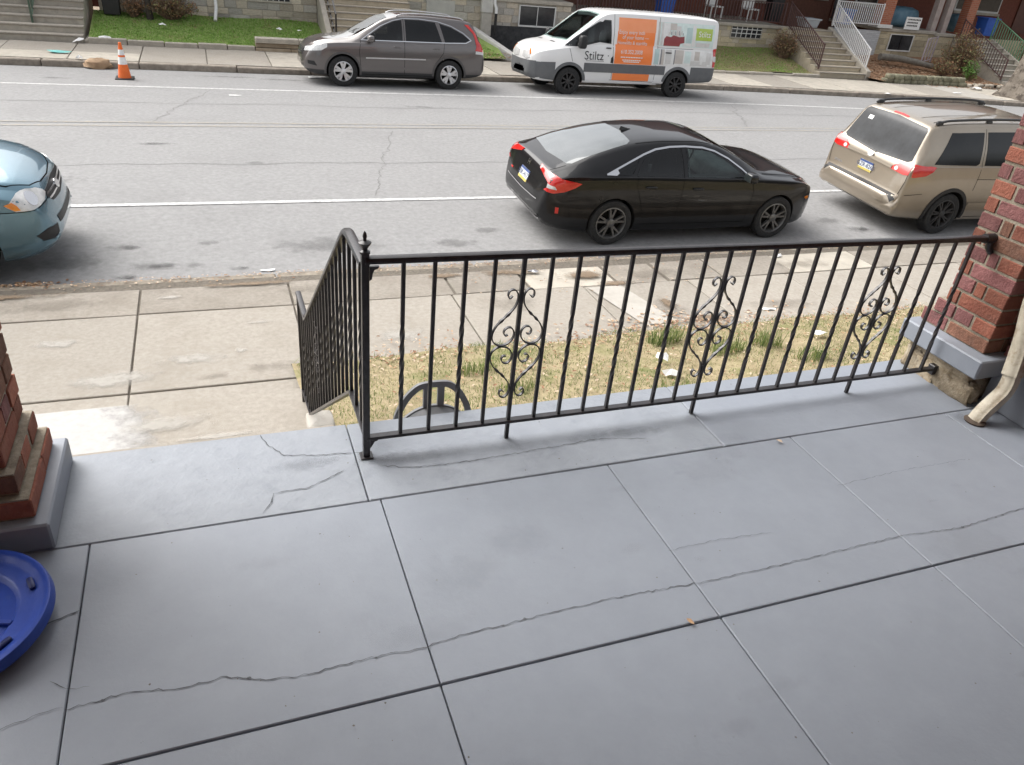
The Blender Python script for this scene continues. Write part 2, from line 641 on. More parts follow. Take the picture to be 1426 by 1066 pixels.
def irregular(cx, cy, rx, ry, seed, n=22, rough_=0.3):
    rnd = random.Random(seed)
    ph = [rnd.uniform(0, 6.28) for _ in range(4)]
    out = []
    for i in range(n):
        g = 2 * pi * i / n
        r = 1 + rough_ * (0.5 * sin(2 * g + ph[0]) + 0.4 * sin(3 * g + ph[1]) + 0.35 * sin(5 * g + ph[2]) + 0.3 * sin(9 * g + ph[3])) + rnd.uniform(-0.08, 0.08)
        out.append((cx + rx * r * cos(g), cy + ry * r * sin(g)))
    return out


def flat_patch(poly, zf):
    b = MB()
    return b.add([(x, y, zf(x, y)) for x, y in poly], [tuple(range(len(poly)))])


def sheet(cx, cy, rx, ry, zf):
    return MB().add([(cx + u * rx, cy + v * ry, zf(cx + u * rx, cy + v * ry)) for u, v in ((-1, -1), (1, -1), (1, 1), (-1, 1))], [(0, 1, 2, 3)])


oil_l = stain_mat('faint_stain', (0.12, 0.118, 0.116), 5.0, 0.28)
oil_d = stain_mat('oil_drip', (0.08, 0.078, 0.077), 9.0, 0.5)
for k, (x, y, a, c) in enumerate(((-1.1, 9.55, 0.4, 0.22), (-0.75, 9.0, 0.55, 0.22), (-1.05, 8.75, 0.35, 0.16), (-0.3, 9.0, 0.25, 0.14), (0.15, 8.85, 0.25, 0.12), (-0.2, 9.6, 0.3, 0.16), (2.9, 9.3, 0.7, 0.3), (3.5, 9.7, 0.4, 0.2), (-1.7, 9.2, 0.9, 0.45), (1.3, 9.4, 1.4, 0.5),
                                  (9.4, 9.6, 0.5, 0.3), (9.8, 9.2, 0.6, 0.3), (1.6, 9.1, 0.3, 0.14), (-0.9, 13.9, 0.6, 0.14), (0.6, 12.8, 0.3, 0.16), (-3.0, 19.6, 0.6, 0.25), (0.5, 20.6, 1.3, 0.3), (1.8, 20.4, 1.2, 0.3), (6.5, 12.0, 0.5, 0.25), (4.5, 17.2, 0.9, 0.2), (-2.5, 12.0, 1.5, 0.5), (8.0, 13.6, 1.8, 0.5))):
    sheet(x, y, a, c, lambda X, Y: zroad(X, Y) + 0.003 + 0.0004 * k).build('stain', oil_l, road, fixn=False)
    if k in (0, 1, 2, 4, 11, 12, 13):
        sheet(x + 0.05, y, a * 0.5, c * 0.5, lambda X, Y: zroad(X, Y) + 0.012 + 0.0004 * k).build('oil_drip', oil_d, road, fixn=False)

# ------------------------------------------------------------------ near pavement
SWZ = 0.05
base = MB().box(-40, 60, 5.0, NC - 0.14, -0.4, SWZ - 0.02)
walk = struct('near_pavement', base, joint_mat)
rs = random.Random(3)


def slab(parent, x0, x1, y0, y1, z, mat, th=0.06, g=0.008, name='slab', bev=0.006, dz=0.004, tilt=0.0):
    b = MB()
    h = [z + rs.uniform(-dz, dz) for _ in range(4)]
    x0 += g
    x1 -= g
    y0 += g
    y1 -= g
    vs = [(x0, y0, z - th), (x1, y0, z - th), (x1, y1, z - th), (x0, y1, z - th), (x0, y0, h[0]), (x1, y0, h[1]), (x1, y1, h[2]), (x0, y1, h[3])]
    b.add(vs, [(0, 3, 2, 1), (4, 5, 6, 7), (0, 1, 5, 4), (1, 2, 6, 5), (2, 3, 7, 6), (3, 0, 4, 7)])
    return b.build(name, mat, parent, bevel=bev)


xj = [-9.6, -8.1, -6.6, -5.2, -3.75, -2.3, -0.84, 0.63, 2.33, 3.95, 5.37, 6.87, 8.42, 9.9, 11.4, 12.9, 14.4, 16]
for i in range(len(xj) - 1):
    slab(walk, xj[i], xj[i + 1], 5.97, 7.45, SWZ, concrete, g=0.009)
    slab(walk, xj[i], xj[i + 1], 5.72, 5.97, SWZ - 0.004, concrete, g=0.006)
xk = [-9.6, -8.1, -6.6, -5.2, -3.75, -2.3, -0.84, 0.63, 2.38, 3.3, 4.45, 5.15, 5.95, 7.05, 8.43, 9.9, 11.4, 12.9, 14.4, 16]
for i in range(len(xk) - 1):
    m_ = old_conc if i in (9, 13) else concrete2
    slab(walk, xk[i], xk[i + 1], 7.45, 8.06, SWZ - (0.012 if i in (9, 10) else 0), m_, g=0.011 if i < 8 or i > 11 else 0.022, dz=0.006)
# patched lighter slab and a lighter wedge where the old paving broke up
flat_patch([(3.98, 7.38), (4.42, 7.40), (4.62, 6.40), (4.2, 6.36)], lambda x, y: SWZ + 0.009).build('repair_patch', pale_conc, walk, fixn=False)
dirt_s = stain_mat('dirt_mark', (0.20, 0.145, 0.095), 7.0, 0.95)
for k, (x, y, a, c) in enumerate(((4.75, 6.85, 0.2, 0.42), (4.1, 7.75, 0.7, 0.25), (3.2, 7.95, 0.8, 0.18), (2.4, 7.95, 0.5, 0.14), (4.4, 7.45, 0.5, 0.14), (5.0, 6.4, 0.5, 0.2), (-2.2, 8.0, 1.2, 0.12), (0.2, 8.02, 1.0, 0.1))):
    sheet(x, y, a, c, lambda X, Y: SWZ + 0.0125 + 0.0004 * k).build('dirt_patch', dirt_s, walk, fixn=False)
stain_m = pm('pale_stain', (0.60, 0.56, 0.49), (0.50, 0.43, 0.34), scale=14, rough=0.9, lo=0.42, hi=0.6)
pale_s = stain_mat('pale_bloom', (0.48, 0.455, 0.41), 6.0, 0.7)
dark_s = stain_mat('damp_mark', (0.20, 0.17, 0.135), 5.0, 0.28)
for k, (x, y, a, c) in enumerate(((-0.95, 6.22, 0.75, 0.25), (-0.35, 6.45, 0.6, 0.2), (-1.5, 6.95, 0.35, 0.16), (0.25, 7.1, 0.25, 0.08), (0.05, 6.55, 0.14, 0.1), (-0.55, 7.8, 0.2, 0.1), (1.6, 6.6, 0.5, 0.3))):
    sheet(x, y, a, c, lambda X, Y: SWZ + 0.0065 + 0.0004 * k).build('pale_stain', pale_s, walk, fixn=False)
for k, (x, y, a, c) in enumerate(((-1.6, 7.75, 1.0, 0.3), (0.9, 7.8, 0.8, 0.25), (0.3, 6.2, 0.5, 0.18), (-0.2, 6.12, 0.3, 0.12), (2.9, 7.1, 0.7, 0.4), (4.7, 6.7, 0.4, 0.5), (5.0, 7.7, 0.8, 0.35), (7.3, 7.7, 1.0, 0.35), (6.2, 6.6, 0.8, 0.3))):
    sheet(x, y, a, c, lambda X, Y: SWZ + 0.0095 + 0.0004 * k).build('damp_stain', dark_s, walk, fixn=False)

# kerb stones near
kerb_tan = pm('worn_kerb', (0.24, 0.205, 0.16), (0.33, 0.29, 0.235), scale=18, rough=0.9, bump=0.5, bscale=60, rand=0.1, c3=(0.15, 0.12, 0.09), scale3=4.0, lo3=0.46, hi3=0.66, detail=8.0)
kerb = MB().box(-60, 60, NC - 0.32, NC - 0.30, -0.3, 0.0)
kerbo = struct('near_kerb', kerb, joint_mat)
x = -12.0
while x < 18:
    L_ = rs.uniform(1.7, 2.4)
    b = MB().box(x + 0.008, x + L_ - 0.008, NC - 0.30, NC + rs.uniform(-0.015, 0.01), -0.3, SWZ - 0.03 + rs.uniform(-0.012, 0.008))
    b.build('kerb_stone', kerb_tan, kerbo, bevel=0.02)
    x += L_

# ------------------------------------------------------------------ front lawn between porch wall and pavement


def zlawn(x, y):
    t = min(1, max(0, (y - 2.4) / 3.85))
    return 0.80 - 0.72 * t + 0.02 * sin(x * 3.1 + y * 2.3) + 0.012 * sin(x * 7.3 - y * 5.1) * (1 if t < 0.95 else 0)


b = MB()
nx, ny = 90, 34
vs = [(0.47 + 12.5 * i / nx, 2.25 + 4.0 * j / ny + (0.09 * mnoise.noise(Vector((i * 0.35, 3, 0))) + 0.05 * mnoise.noise(Vector((i * 1.1, 7, 0))) if j == ny else 0), zlawn(0.47 + 12.5 * i / nx, 2.25 + 4.0 * j / ny)) for i in range(nx + 1) for j in range(ny + 1)]
vs = [(x_, y_, (SWZ - 0.03 if j_ == ny else z_)) for (x_, y_, z_), j_ in zip(vs, [j for i in range(nx + 1) for j in range(ny + 1)])]
b.add(vs, [(i * (ny + 1) + j, (i + 1) * (ny + 1) + j, (i + 1) * (ny + 1) + j + 1, i * (ny + 1) + j + 1) for i in range(nx) for j in range(ny)])
lawn_soil = pm('lawn_soil', (0.25, 0.20, 0.115), (0.35, 0.29, 0.175), scale=10, rough=1, bump=0.9, bscale=50, c3=(0.16, 0.17, 0.06), scale3=2.0, lo3=0.52, hi3=0.68)
struct('front_lawn_ground', b, lawn_soil, fixn=False, smooth=60)

gm = [grass_mat('straw_grass', (0.40, 0.35, 0.215), (0.48, 0.42, 0.265)), grass_mat('tan_grass', (0.35, 0.30, 0.165), (0.43, 0.365, 0.21)),
      grass_mat('green_grass', (0.20, 0.245, 0.08), (0.28, 0.32, 0.12)), grass_mat('deep_grass', (0.085, 0.135, 0.04), (0.12, 0.18, 0.06))]


def blades(b, n, region, zf, hmin, hmax, wid, green, rnd, lean=0.8):
    x0, x1, y0, y1 = region
    for _ in range(n):
        x, y = rnd.uniform(x0, x1), rnd.uniform(y0, y1)
        g = green(x, y)
        if g is None:
            continue
        q = rnd.random()
        mi = (3 if rnd.random() < 0.35 else 2) if q < g else (0 if rnd.random() < 0.6 else 1)
        h = rnd.uniform(hmin, hmax) * (1.2 if mi >= 2 else 0.75)
        a = rnd.uniform(0, 2 * pi)
        lx, ly = cos(a) * h * rnd.uniform(0.2, lean), sin(a) * h * rnd.uniform(0.2, lean)
        z = zf(x, y)
        px, py = -sin(a) * wid, cos(a) * wid
        b.add([(x - px, y - py, z - 0.01), (x + px, y + py, z - 0.01), (x + lx * 0.45 + px * 0.7, y + ly * 0.45 + py * 0.7, z + h * 0.6), (x + lx * 0.45 - px * 0.7, y + ly * 0.45 - py * 0.7, z + h * 0.6), (x + lx, y + ly, z + h * 0.85)], [(0, 1, 2, 3), (3, 2, 4)], mi)


def near_green(x, y):
    edge = 6.2 + 0.13 * mnoise.noise(Vector((x * 1.7, 0, 5)))
    if y > edge:
        return None
    g = 0.72 + 0.9 * mnoise.noise(Vector((x * 1.1, y * 1.2, 2.0))) - 0.05 * (x - 3)
    if mnoise.noise(Vector((x * 2.3, y * 2.3, 9))) > 0.42:
        return None if random.random() < 0.7 else 0.1
    return max(0.08, min(0.9, g))


rg = random.Random(21)
b = MB()
blades(b, 46000, (0.5, 8.6, 3.2, 6.3), zlawn, 0.010, 0.030, 0.0026, near_green, rg, 2.2)
for (cx, cy, n_, h_) in ((2.0, 5.5, 120, 0.13), (4.05, 5.75, 160, 0.2), (4.5, 5.35, 140, 0.16), (3.3, 4.4, 180, 0.17), (5.0, 5.4, 120, 0.2), (3.0, 4.2, 120, 0.15), (5.4, 4.2, 200, 0.2), (5.15, 4.9, 120, 0.15), (0.75, 4.2, 120, 0.12), (2.2, 5.0, 80, 0.1)):
    blades(b, n_, (cx - 0.16, cx + 0.16, cy - 0.1, cy + 0.1), zlawn, h_ * 0.5, h_, 0.004, lambda x, y: 1.0, rg, 0.7)
go = b.build('lawn_grass', gm, None, fixn=False)
go['kind'] = 'stuff'
tag(go, 'patchy straw and green grass on the small slope below the porch railing', 'grass')

# fallen leaves
lm = [pm('leaf_tan', (0.36, 0.22, 0.12), (0.46, 0.30, 0.18), scale=30, rough=0.8), pm('leaf_brown', (0.22, 0.11, 0.06), (0.30, 0.16, 0.09), scale=30, rough=0.8), pm('leaf_pale', (0.50, 0.38, 0.27), (0.56, 0.45, 0.34), scale=30, rough=0.8)]


def leaf(b, x, y, z, s, rnd):
    a, t = rnd.uniform(0, 6.28), rnd.uniform(-0.5, 0.5)
    ca, sa = cos(a) * s, sin(a) * s
    pts = [(-1, 0, 0), (-0.3, 0.45, 0.25 + t * 0.3), (0.5, 0.35, 0.2), (1, 0, 0.05 + t * 0.4), (0.5, -0.35, 0.2), (-0.3, -0.45, 0.25 - t * 0.3)]
    b.add([(x + p[0] * ca - p[1] * sa, y + p[0] * sa + p[1] * ca, z + p[2] * s * 0.8 + 0.004) for p in pts], [(0, 1, 2, 3), (0, 3, 4, 5)], rnd.randrange(3))


b = MB()
for _ in range(800):
    x = rg.uniform(0.7, 8.0)
    y = 6.15 + rg.gauss(0, 0.16)
    if mnoise.noise(Vector((x * 1.5, 1, 1))) > 0.35:
        continue
    leaf(b, x, y, max(zlawn(x, min(y, 6.2)), SWZ) + 0.006, rg.uniform(0.012, 0.026), rg)
for _ in range(900):
    x, y = rg.uniform(0.6, 7.5), rg.uniform(3.4, 6.1)
    leaf(b, x, y, zlawn(x, y) + 0.02, rg.uniform(0.012, 0.026), rg)
for _ in range(420):
    x = rg.gauss(4.6, 0.6)
    y = rg.gauss(6.25, 0.2)
    leaf(b, x, y, SWZ + 0.01, rg.uniform(0.015, 0.03), rg)
for _ in range(1600):
    x = rg.uniform(-3, 9)
    y = NC + 0.02 - abs(rg.gauss(0, 0.12)) + 0.05
    leaf(b, x, y, (zroad(x, y) if y > NC else SWZ - 0.02) + 0.006, rg.uniform(0.008, 0.02), rg)
for _ in range(120):
    leaf(b, rg.gauss(-2.0, 0.15), rg.gauss(8.62, 0.08), -0.11, rg.uniform(0.02, 0.045), rg)
for _ in range(110):
    leaf(b, rg.uniform(2.4, 6), rg.uniform(7.3, 8.0), SWZ + 0.006, rg.uniform(0.01, 0.02), rg)
lo_ = b.build('fallen_leaves', lm, None, fixn=False)
lo_['kind'] = 'stuff'
tag(lo_, 'dry brown leaves scattered over the lawn edge, pavement and gutter', 'leaves')

# ------------------------------------------------------------------ porch
PZ = 2.0
b = MB().box(-3.2, 4.2, -0.8, 2.26, 1.70, PZ - 0.012)
porch = struct('porch_floor', b, dark_joint)
cols_ = [-2.07, -1.255, -0.437, 0.392, 1.203, 2.0, 2.81, 3.62, 4.2]
for j, (y0, y1) in enumerate(((-0.3, 0.44), (0.44, 1.163), (1.163, 1.885))):
    for i in range(len(cols_) - 1):
        o = slab(porch, cols_[i], cols_[i + 1], y0, y1, PZ, porch_paint, g=0.0018, bev=0.0025, dz=0.0008)
        o.location.y += (0.0 if j == 2 else -0.0015)
for x0, x1 in ((-3.2, 0.355), (0.355, 1.70), (1.70, 3.0), (3.0, 4.2)):
    slab(porch, x0, x1, 1.885, 2.33, PZ, porch_patch if x0 < 1.0 else porch_paint, th=0.14, g=0.0018, bev=0.0035, dz=0.001)
# hairline cracks across the painted slabs
CR = {'main': [(-0.439, 1.328), (-0.308, 1.339), (-0.184, 1.318), (-0.096, 1.324), (-0.008, 1.288), (0.091, 1.277), (0.233, 1.286), (0.379, 1.28), (0.479, 1.295), (0.599, 1.295), (0.728, 1.303), (0.974, 1.305), (1.181, 1.293), (1.357, 1.292), (1.655, 1.294), (1.987, 1.301), (2.254, 1.281), (2.578, 1.305)],
      'b': [(1.191, 1.436), (1.378, 1.441), (1.575, 1.426)], 'c': [(1.97, 1.578), (2.27, 1.594), (2.614, 1.593)], 'd': [(-0.533, 1.59), (-0.478, 1.613), (-0.438, 1.629)],
      'e': [(0.056, 2.324), (0.074, 2.259), (0.122, 2.184), (0.25, 2.159), (0.394, 2.143)], 'f': [(0.032, 1.9), (0.062, 1.948), (0.072, 1.989), (0.181, 1.993), (0.306, 2.06)],
      'g': [(0.425, 2.052), (0.542, 2.021), (0.692, 2.012), (1.021, 2.024), (1.23, 2.037), (1.423, 1.999)], 'h': [(-0.60, 1.30), (-0.489, 1.333), (-0.442, 1.335)],
      'i': [(-0.478, 1.418), (-0.442, 1.387), (-0.393, 1.379)]}
CW = {'main': 0.0023, 'b': 0.0013, 'c': 0.0011, 'd': 0.0042, 'e': 0.003, 'f': 0.0026, 'g': 0.0025, 'h': 0.0015, 'i': 0.0015}
rc = random.Random(8)
for k, pts in CR.items():
    fine = []
    for p, q in zip(pts, pts[1:]):
        n = max(2, int(Vector((q[0] - p[0], q[1] - p[1])).length / 0.012))
        for i in range(n):
            t = i / n
            e = 0.0 if i == 0 else rc.uniform(-0.0038, 0.0038)
            fine.append((p[0] + (q[0] - p[0]) * t + e * 0.5, p[1] + (q[1] - p[1]) * t + e))
    fine.append(pts[-1])
    if k in 'maindef':
        cb = MB()
        for q in fine[2:-2]:
            if rc.random() < 0.10:
                s_ = rc.uniform(0.002, 0.0055)
                cb.add([(q[0] + s_ * cos(g) * rc.uniform(0.6, 1.5), q[1] + s_ * sin(g) * rc.uniform(0.3, 0.9), PZ + 0.0023) for g in (0, 1, 2, 3.1, 4.2, 5.2)], [(0, 1, 2, 3, 4, 5)])
        if cb.v:
            cb.build('crack_chips', crack_mat, porch, fixn=False)
    flat_ribbon(fine, CW[k], lambda x, y: PZ + 0.0022, rc).build('crack', crack_mat, porch, fixn=False)

# scuffs, smears and worn patches in the floor paint
scuff_d = stain_mat('floor_smear', (0.14, 0.153, 0.172), 8.0, 0.06, 0.7)
scuff_l = stain_mat('floor_wear', (0.32, 0.345, 0.375), 14.0, 0.09, 0.8)
dust_s = stain_mat('floor_dust', (0.25, 0.245, 0.235), 20.0, 0.06, 0.95)
for k in range(34):
    x, y, a = rc.uniform(-0.45, 2.9), rc.uniform(0.55, 2.25), rc.uniform(0.05, 0.35)
    sheet(x, y, a, a * rc.uniform(0.25, 0.8), lambda X, Y: PZ + 0.0026 + 0.00008 * k).build('paint_wear', (scuff_d, scuff_l, dust_s)[k % 3], porch, fixn=False)
for (x, y, a, c) in ((0.39, 2.11, 0.09, 0.07), (0.55, 2.08, 0.35, 0.08), (0.9, 2.11, 0.06, 0.05), (1.69, 2.11, 0.05, 0.04), (2.48, 2.11, 0.05, 0.04), (2.86, 1.83, 0.16, 0.1), (1.3, 2.05, 0.5, 0.06), (0.2, 2.12, 0.25, 0.07)):
    sheet(x, y, a, c, lambda X, Y: PZ + 0.0056).build('dark_mark', stain_mat('floor_dark_mark', (0.095, 0.102, 0.115), 18.0, 0.2, 0.9), porch, fixn=False)  # soft darker marks at the feet and along the railing line
for yy in (1.163, 1.885):
    sheet(1.2, yy, 1.9, 0.009, lambda X, Y: PZ + 0.0062).build('dark_mark', MATS['floor_dark_mark'], porch, fixn=False)  # thin lines of dirt along the two cross joints

# specks and scuffs of grit on the floor
b = MB()
for _ in range(520):
    x, y = rc.uniform(-0.5, 3.0), rc.uniform(0.5, 2.3)
    s_ = 0.0006 + 0.003 * rc.random() ** 4
    b.add([(x + s_ * cos(g + x * 9) * rc.uniform(0.5, 1.2), y + s_ * sin(g + x * 9) * rc.uniform(0.5, 1.2), PZ + 0.0064) for g in (0, 1.2, 2.5, 3.8, 5.0)], [(0, 1, 2, 3, 4)])
gr = b.build('floor_grit', pm('grit', (0.10, 0.09, 0.08), (0.2, 0.18, 0.16), scale=40, rough=1), porch, fixn=False)
gr['kind'] = 'stuff'
for (x, y, nm) in ((1.105, 1.166, 'c'), (1.93, 1.86, 'd'), (2.32, 1.055, 'e')):
    b = MB()
    leaf(b, x, y, PZ + 0.003, 0.014, rc)
    o = b.build('leaf_scrap', lm, None, fixn=False)
    tag(o, {'c': 'tiny dry leaf scrap caught in the porch floor joint', 'd': 'small dark leaf scrap on the porch floor near the railing', 'e': 'tiny brown leaf crumb on the porch slab at lower right'}[nm], 'leaf')

# masonry below the porch edge, house wall behind and porch roof overhead
house = thing('porch_house', 'brick rowhouse front with the grey painted porch wall the picture is taken from', 'house', (0, -0.8, 0))
MB().box(0.45, 4.2, 2.02, 2.27, -0.3, 1.70).build('porch_wall', pm('porch_wall_grey', (0.33, 0.33, 0.33), (0.42, 0.42, 0.41), scale=4, rough=0.8, bump=0.5, bscale=12), house)
MB().box(-6, 8, -1.2, -0.9, -0.3, 6.5).build('wall', pm('house_wall', (0.26, 0.09, 0.06), (0.33, 0.13, 0.09), scale=14, rough=0.9, bump=0.5), house)
MB().box(-6, 8, -0.9, 2.45, 4.55, 4.75).build('porch_ceiling', pm('ceiling_paint', (0.64, 0.64, 0.63), (0.70, 0.70, 0.69), scale=3, rough=0.6), house)
MB().box(-6, 8, 2.0, 2.3, 4.3, 4.55).build('porch_beam', white_paint, house)
b = MB().box(0.0, 0.95, -0.9, -0.86, 2.0, 4.05)
dr = b.build('door', pm('door_paint', (0.22, 0.05, 0.04), rough=0.5), house)
MB().lathe([(0.0, 0), (0.03, 0.0), (0.03, 0.05), (0.0, 0.06)], 12, (0.85, -0.86, 3.0), 'Y').build('handle', iron, dr)
win = MB().box(1.7, 3.2, -0.9, -0.85, 2.7, 4.0).build('window', white_paint, house)
MB().box(1.78, 3.12, -0.86, -0.84, 2.78, 3.92).build('pane', pm('pane_dark', (0.02, 0.025, 0.03), rough=0.08), win)

# ------------------------------------------------------------------ brick piers
_bm = MB().box(-0.1, 0.1, -0.05, 0.05, -0.0285, 0.0285)
BRK = [_bm.mesh('brick', m_, bevel=0.003) for m_ in (brick_a, brick_a, brick_b, brick_c, brick_a, brick_c)]
rb = random.Random(77)


def brick_run(parent, a, b_, start, put, gap=0.011, L=0.203):
    """bricks laid in one course between a and b_"""
    s = a - start
    while s < b_ - 0.012:
        e = s + L
        s0, e0 = max(s, a), min(e, b_)
        if e0 - s0 > 0.018:
            put((s0 + e0) / 2, (e0 - s0))
        s = e + gap


def brick_course(parent, x0, x1, y0, y1, z, k, D=0.1):
    xe = k % 2 == 0
    off = 0.0 if k % 2 == 0 else 0.107

    def place(cx, cy, ln, alongx):
        me = rb.choice(BRK)
        j = rb.uniform(-0.0025, 0.0025)
        o = inst('brick', me, parent, (cx + j, cy + j, z + 0.0285 + rb.uniform(-0.001, 0.001)), (0, 0, (0 if alongx else pi / 2) + rb.uniform(-0.012, 0.012)), (ln / 0.2, 1, rb.uniform(0.96, 1.03)))
    g = 0 if xe else D + 0.011
    for xx in (x0 + D / 2, x1 - D / 2):
        brick_run(parent, y0 + g, y1 - g, off, lambda c, l: place(xx, c, l, False))
    g = D + 0.011 if xe else 0
    for yy in (y0 + D / 2, y1 - D / 2):
        brick_run(parent, x0 + g, x1 - g, 0.107 - off, lambda c, l: place(c, yy, l, True))


cap_mat = porch_paint
pier = thing('brick_pier', 'red brick porch pier on a grey ledge, railing bolted to it, beside the downspout', 'pier', (3.17, 2.1, PZ), group='porch piers')
MB().box(2.985, 3.35, 1.96, 2.28, 2.0, 2.15).build('footing', mortar, pier)
MB().box(2.91, 3.45, 1.89, 2.325, 2.147, 2.232).build('ledge', cap_mat, pier, bevel=0.006)
MB().box(2.985, 3.395, 1.955, 2.21, 2.23, 4.5).build('mortar_core', mortar, pier)
MB().box(2.985, 3.395, 2.2, 2.295, 2.23, 2.296).build('mortar_core', mortar, pier)
MB().box(2.985, 3.395, 2.2, 2.25, 2.29, 2.364).build('mortar_core', mortar, pier)
for k in range(24):
    brick_course(pier, 2.98, 3.40, 1.95, 2.30 if k == 0 else 2.255 if k == 1 else 2.215, 2.236 + 0.068 * k, k)
for k in range(24, 33):
    pass
# rubble under the ledge
for (y, z, sy, sz, sx) in ((1.985, 2.045, 0.075, 0.05, 0.04), (2.08, 2.05, 0.05, 0.06, 0.03), (2.165, 2.04, 0.06, 0.05, 0.035), (2.245, 2.05, 0.05, 0.055, 0.03), (2.02, 2.115, 0.06, 0.035, 0.025), (2.13, 2.115, 0.07, 0.03, 0.02), (2.235, 2.115, 0.05, 0.03, 0.02)):
    bb = MB().blob((2.985, y, z), sx * 0.8, sy * 1.12, sz * 1.1, 0.42, 18, jit=0.16)
    bb.build('stone', stone_m, pier, smooth=70)
for (x, sx) in ((3.05, 0.07), (3.2, 0.09), (3.34, 0.06)):
    MB().blob((x, 1.965, 2.06), sx, 0.03, 0.06, 0.7, 14, jit=0.12).build('stone', stone_m, pier, smooth=70)

pier2 = thing('brick_pier', 'stepped red brick porch pier at the left edge beside the blue lid', 'pier', (-0.85, 2.1, PZ), group='porch piers')
MB().box(-1.20, -0.522, 1.885, 2.312, 2.0, 2.09).build('ledge', cap_mat, pier2, bevel=0.006)
MB().box(-1.135, -0.563, 1.924, 2.278, 2.088, 2.156).build('mortar_core', mortar, pier2)
MB().box(-1.11, -0.588, 1.951, 2.272, 2.15, 2.224).build('mortar_core', mortar, pier2)
MB().box(-1.085, -0.614, 1.98, 2.265, 2.22, 4.5).build('mortar_core', mortar, pier2)
for k in range(26):
    d = 0.051 if k == 0 else 0.026 if k == 1 else 0
    brick_course(pier2, -1.09 - d, -0.609 + d, 1.975 - d * 1.1, 2.27 + d * 0.25, 2.094 + 0.068 * k, k)

# low party wall at the right end of the porch
pw = thing('party_wall', 'low dark brick dividing wall on a grey plinth behind the downspout', 'wall', (3.25, 0.6, PZ))
MB().box(3.065, 3.4, -0.8, 1.93, 2.0, 2.21).build('plinth', cap_mat, pw, bevel=0.006)
MB().box(3.10, 3.38, -0.8, 1.93, 2.21, 3.0).build('mortar_core', mortar, pw)
for k in range(11):
    brick_run(pw, 0.2, 1.93, 0.0 if k % 2 else 0.107, lambda c, l: inst('brick', rb.choice(BRK), pw, (3.13, c, 2.25 + 0.068 * k), (0, 0, pi / 2), (l / 0.2, 1, 1)))

# ------------------------------------------------------------------ steps down to the pavement
steps = thing('porch_steps', 'tan concrete steps and landing below the porch beside the black stair railing', 'steps', (-0.5, 3.9, 0.0))
SX0, SX1 = -1.9, 0.36
for i in range(1, 6):
    MB().box(SX0, SX1, 2.32 + 0.272 * (i - 1), 2.32 + 0.272 * i + 0.03, 0.0 + 0.1 * i * 0, 2.0 - 0.188 * i).build('step', concrete, steps, bevel=0.012)
MB().box(SX0, 0.46, 3.712, 4.46, 0.0, 0.87).build('landing', concrete, steps, bevel=0.015)
for i in range(1, 4):
    MB().box(SX0, 0.46, 4.445 + 0.31 * (i - 1), 4.46 + 0.31 * i, 0.0, 0.87 - 0.205 * i).build('step', concrete, steps, bevel=0.015)
sheet(-1.0, 4.09, 0.86, 0.36, lambda x, y: 0.8745).build('white_paint_patch', stain_mat('spilled_white', (0.41, 0.40, 0.385), 4.0, 1.0, 0.6, side=True), steps, fixn=False)
sheet(-0.15, 4.0, 0.4, 0.05, lambda x, y: 0.876).build('white_paint_patch', pale_s, steps, fixn=False)
sheet(-0.4, 4.2, 0.5, 0.2, lambda x, y: 0.878).build('white_paint_patch', pale_s, steps, fixn=False)
MB().box(0.36, 0.47, 2.30, 3.72, 0.0, 0.84).build('cheek', concrete, steps, bevel=0.01)
MB().blob((0.455, 4.0, 0.86), 0.085, 0.10, 0.06, 0.35, 16, jit=0.03).build('stone_block', pale_conc, steps, smooth=50)

# ------------------------------------------------------------------ wrought iron railings


def twisted_bar(z0, z1, t0, t1, a=0.0060, turns=2.5):
    """square bar from z0 to z1 with a twisted stretch between t0 and t1"""
    b = MB()
    zs = [z0, t0] + [t0 + (t1 - t0) * i / 36 for i in range(1, 36)] + [t1, z1]
    vs = []
    for z in zs:
        k = min(1, max(0, (z - t0) / (t1 - t0)))
        g = pi / 4 + k * turns * pi
        q = a * 1.414
        vs += [(q * cos(g + j * pi / 2), q * sin(g + j * pi / 2), z) for j in range(4)]
    fs = []
    for i in range(len(zs) - 1):
        for j in range(4):
            fs.append((i * 4 + j, i * 4 + (j + 1) % 4, i * 4 + 4 + (j + 1) % 4, i * 4 + 4 + j))
    fs += [(3, 2, 1, 0), tuple((len(zs) - 1) * 4 + j for j in range(4))]
    return b.add(vs, fs)


# one half of the upper scroll: small curl at the top, twisted diagonal, big curl at the bottom
SCP = [(0.030, 0.168), (0.040, 0.160), (0.046, 0.170), (0.042, 0.183), (0.028, 0.188), (0.015, 0.178), (0.010, 0.158), (0.016, 0.135), (0.034, 0.112), (0.056, 0.092), (0.078, 0.070), (0.090, 0.045), (0.088, 0.022),
       (0.072, 0.006), (0.050, 0.002), (0.028, 0.010), (0.014, 0.028), (0.014, 0.048), (0.026, 0.062), (0.042, 0.060), (0.050, 0.047), (0.044, 0.036), (0.034, 0.037)]


def scroll_mesh():
    pts = [Vector((p[0], 0, p[1])) for p in catmull([(a, c, 0) for a, c in SCP], 5)]
    pts = [Vector((p.x, 0, q.y)) for p, q in zip(pts, catmull([(a, c, 0) for a, c in SCP], 5))]
    hw = []
    for p in pts:
        w = 0.0019
        for (cx, cz) in ((0.040, 0.106), (0.062, 0.086)):
            d = sqrt((p.x - cx) ** 2 + (p.z - cz) ** 2)
            w += 0.0032 * max(0, 1 - d / 0.011)
        hw.append(w)
    return MB().bar(pts, hw, 0.0048, side=None) if False else _planar(pts, hw, 0.0052)


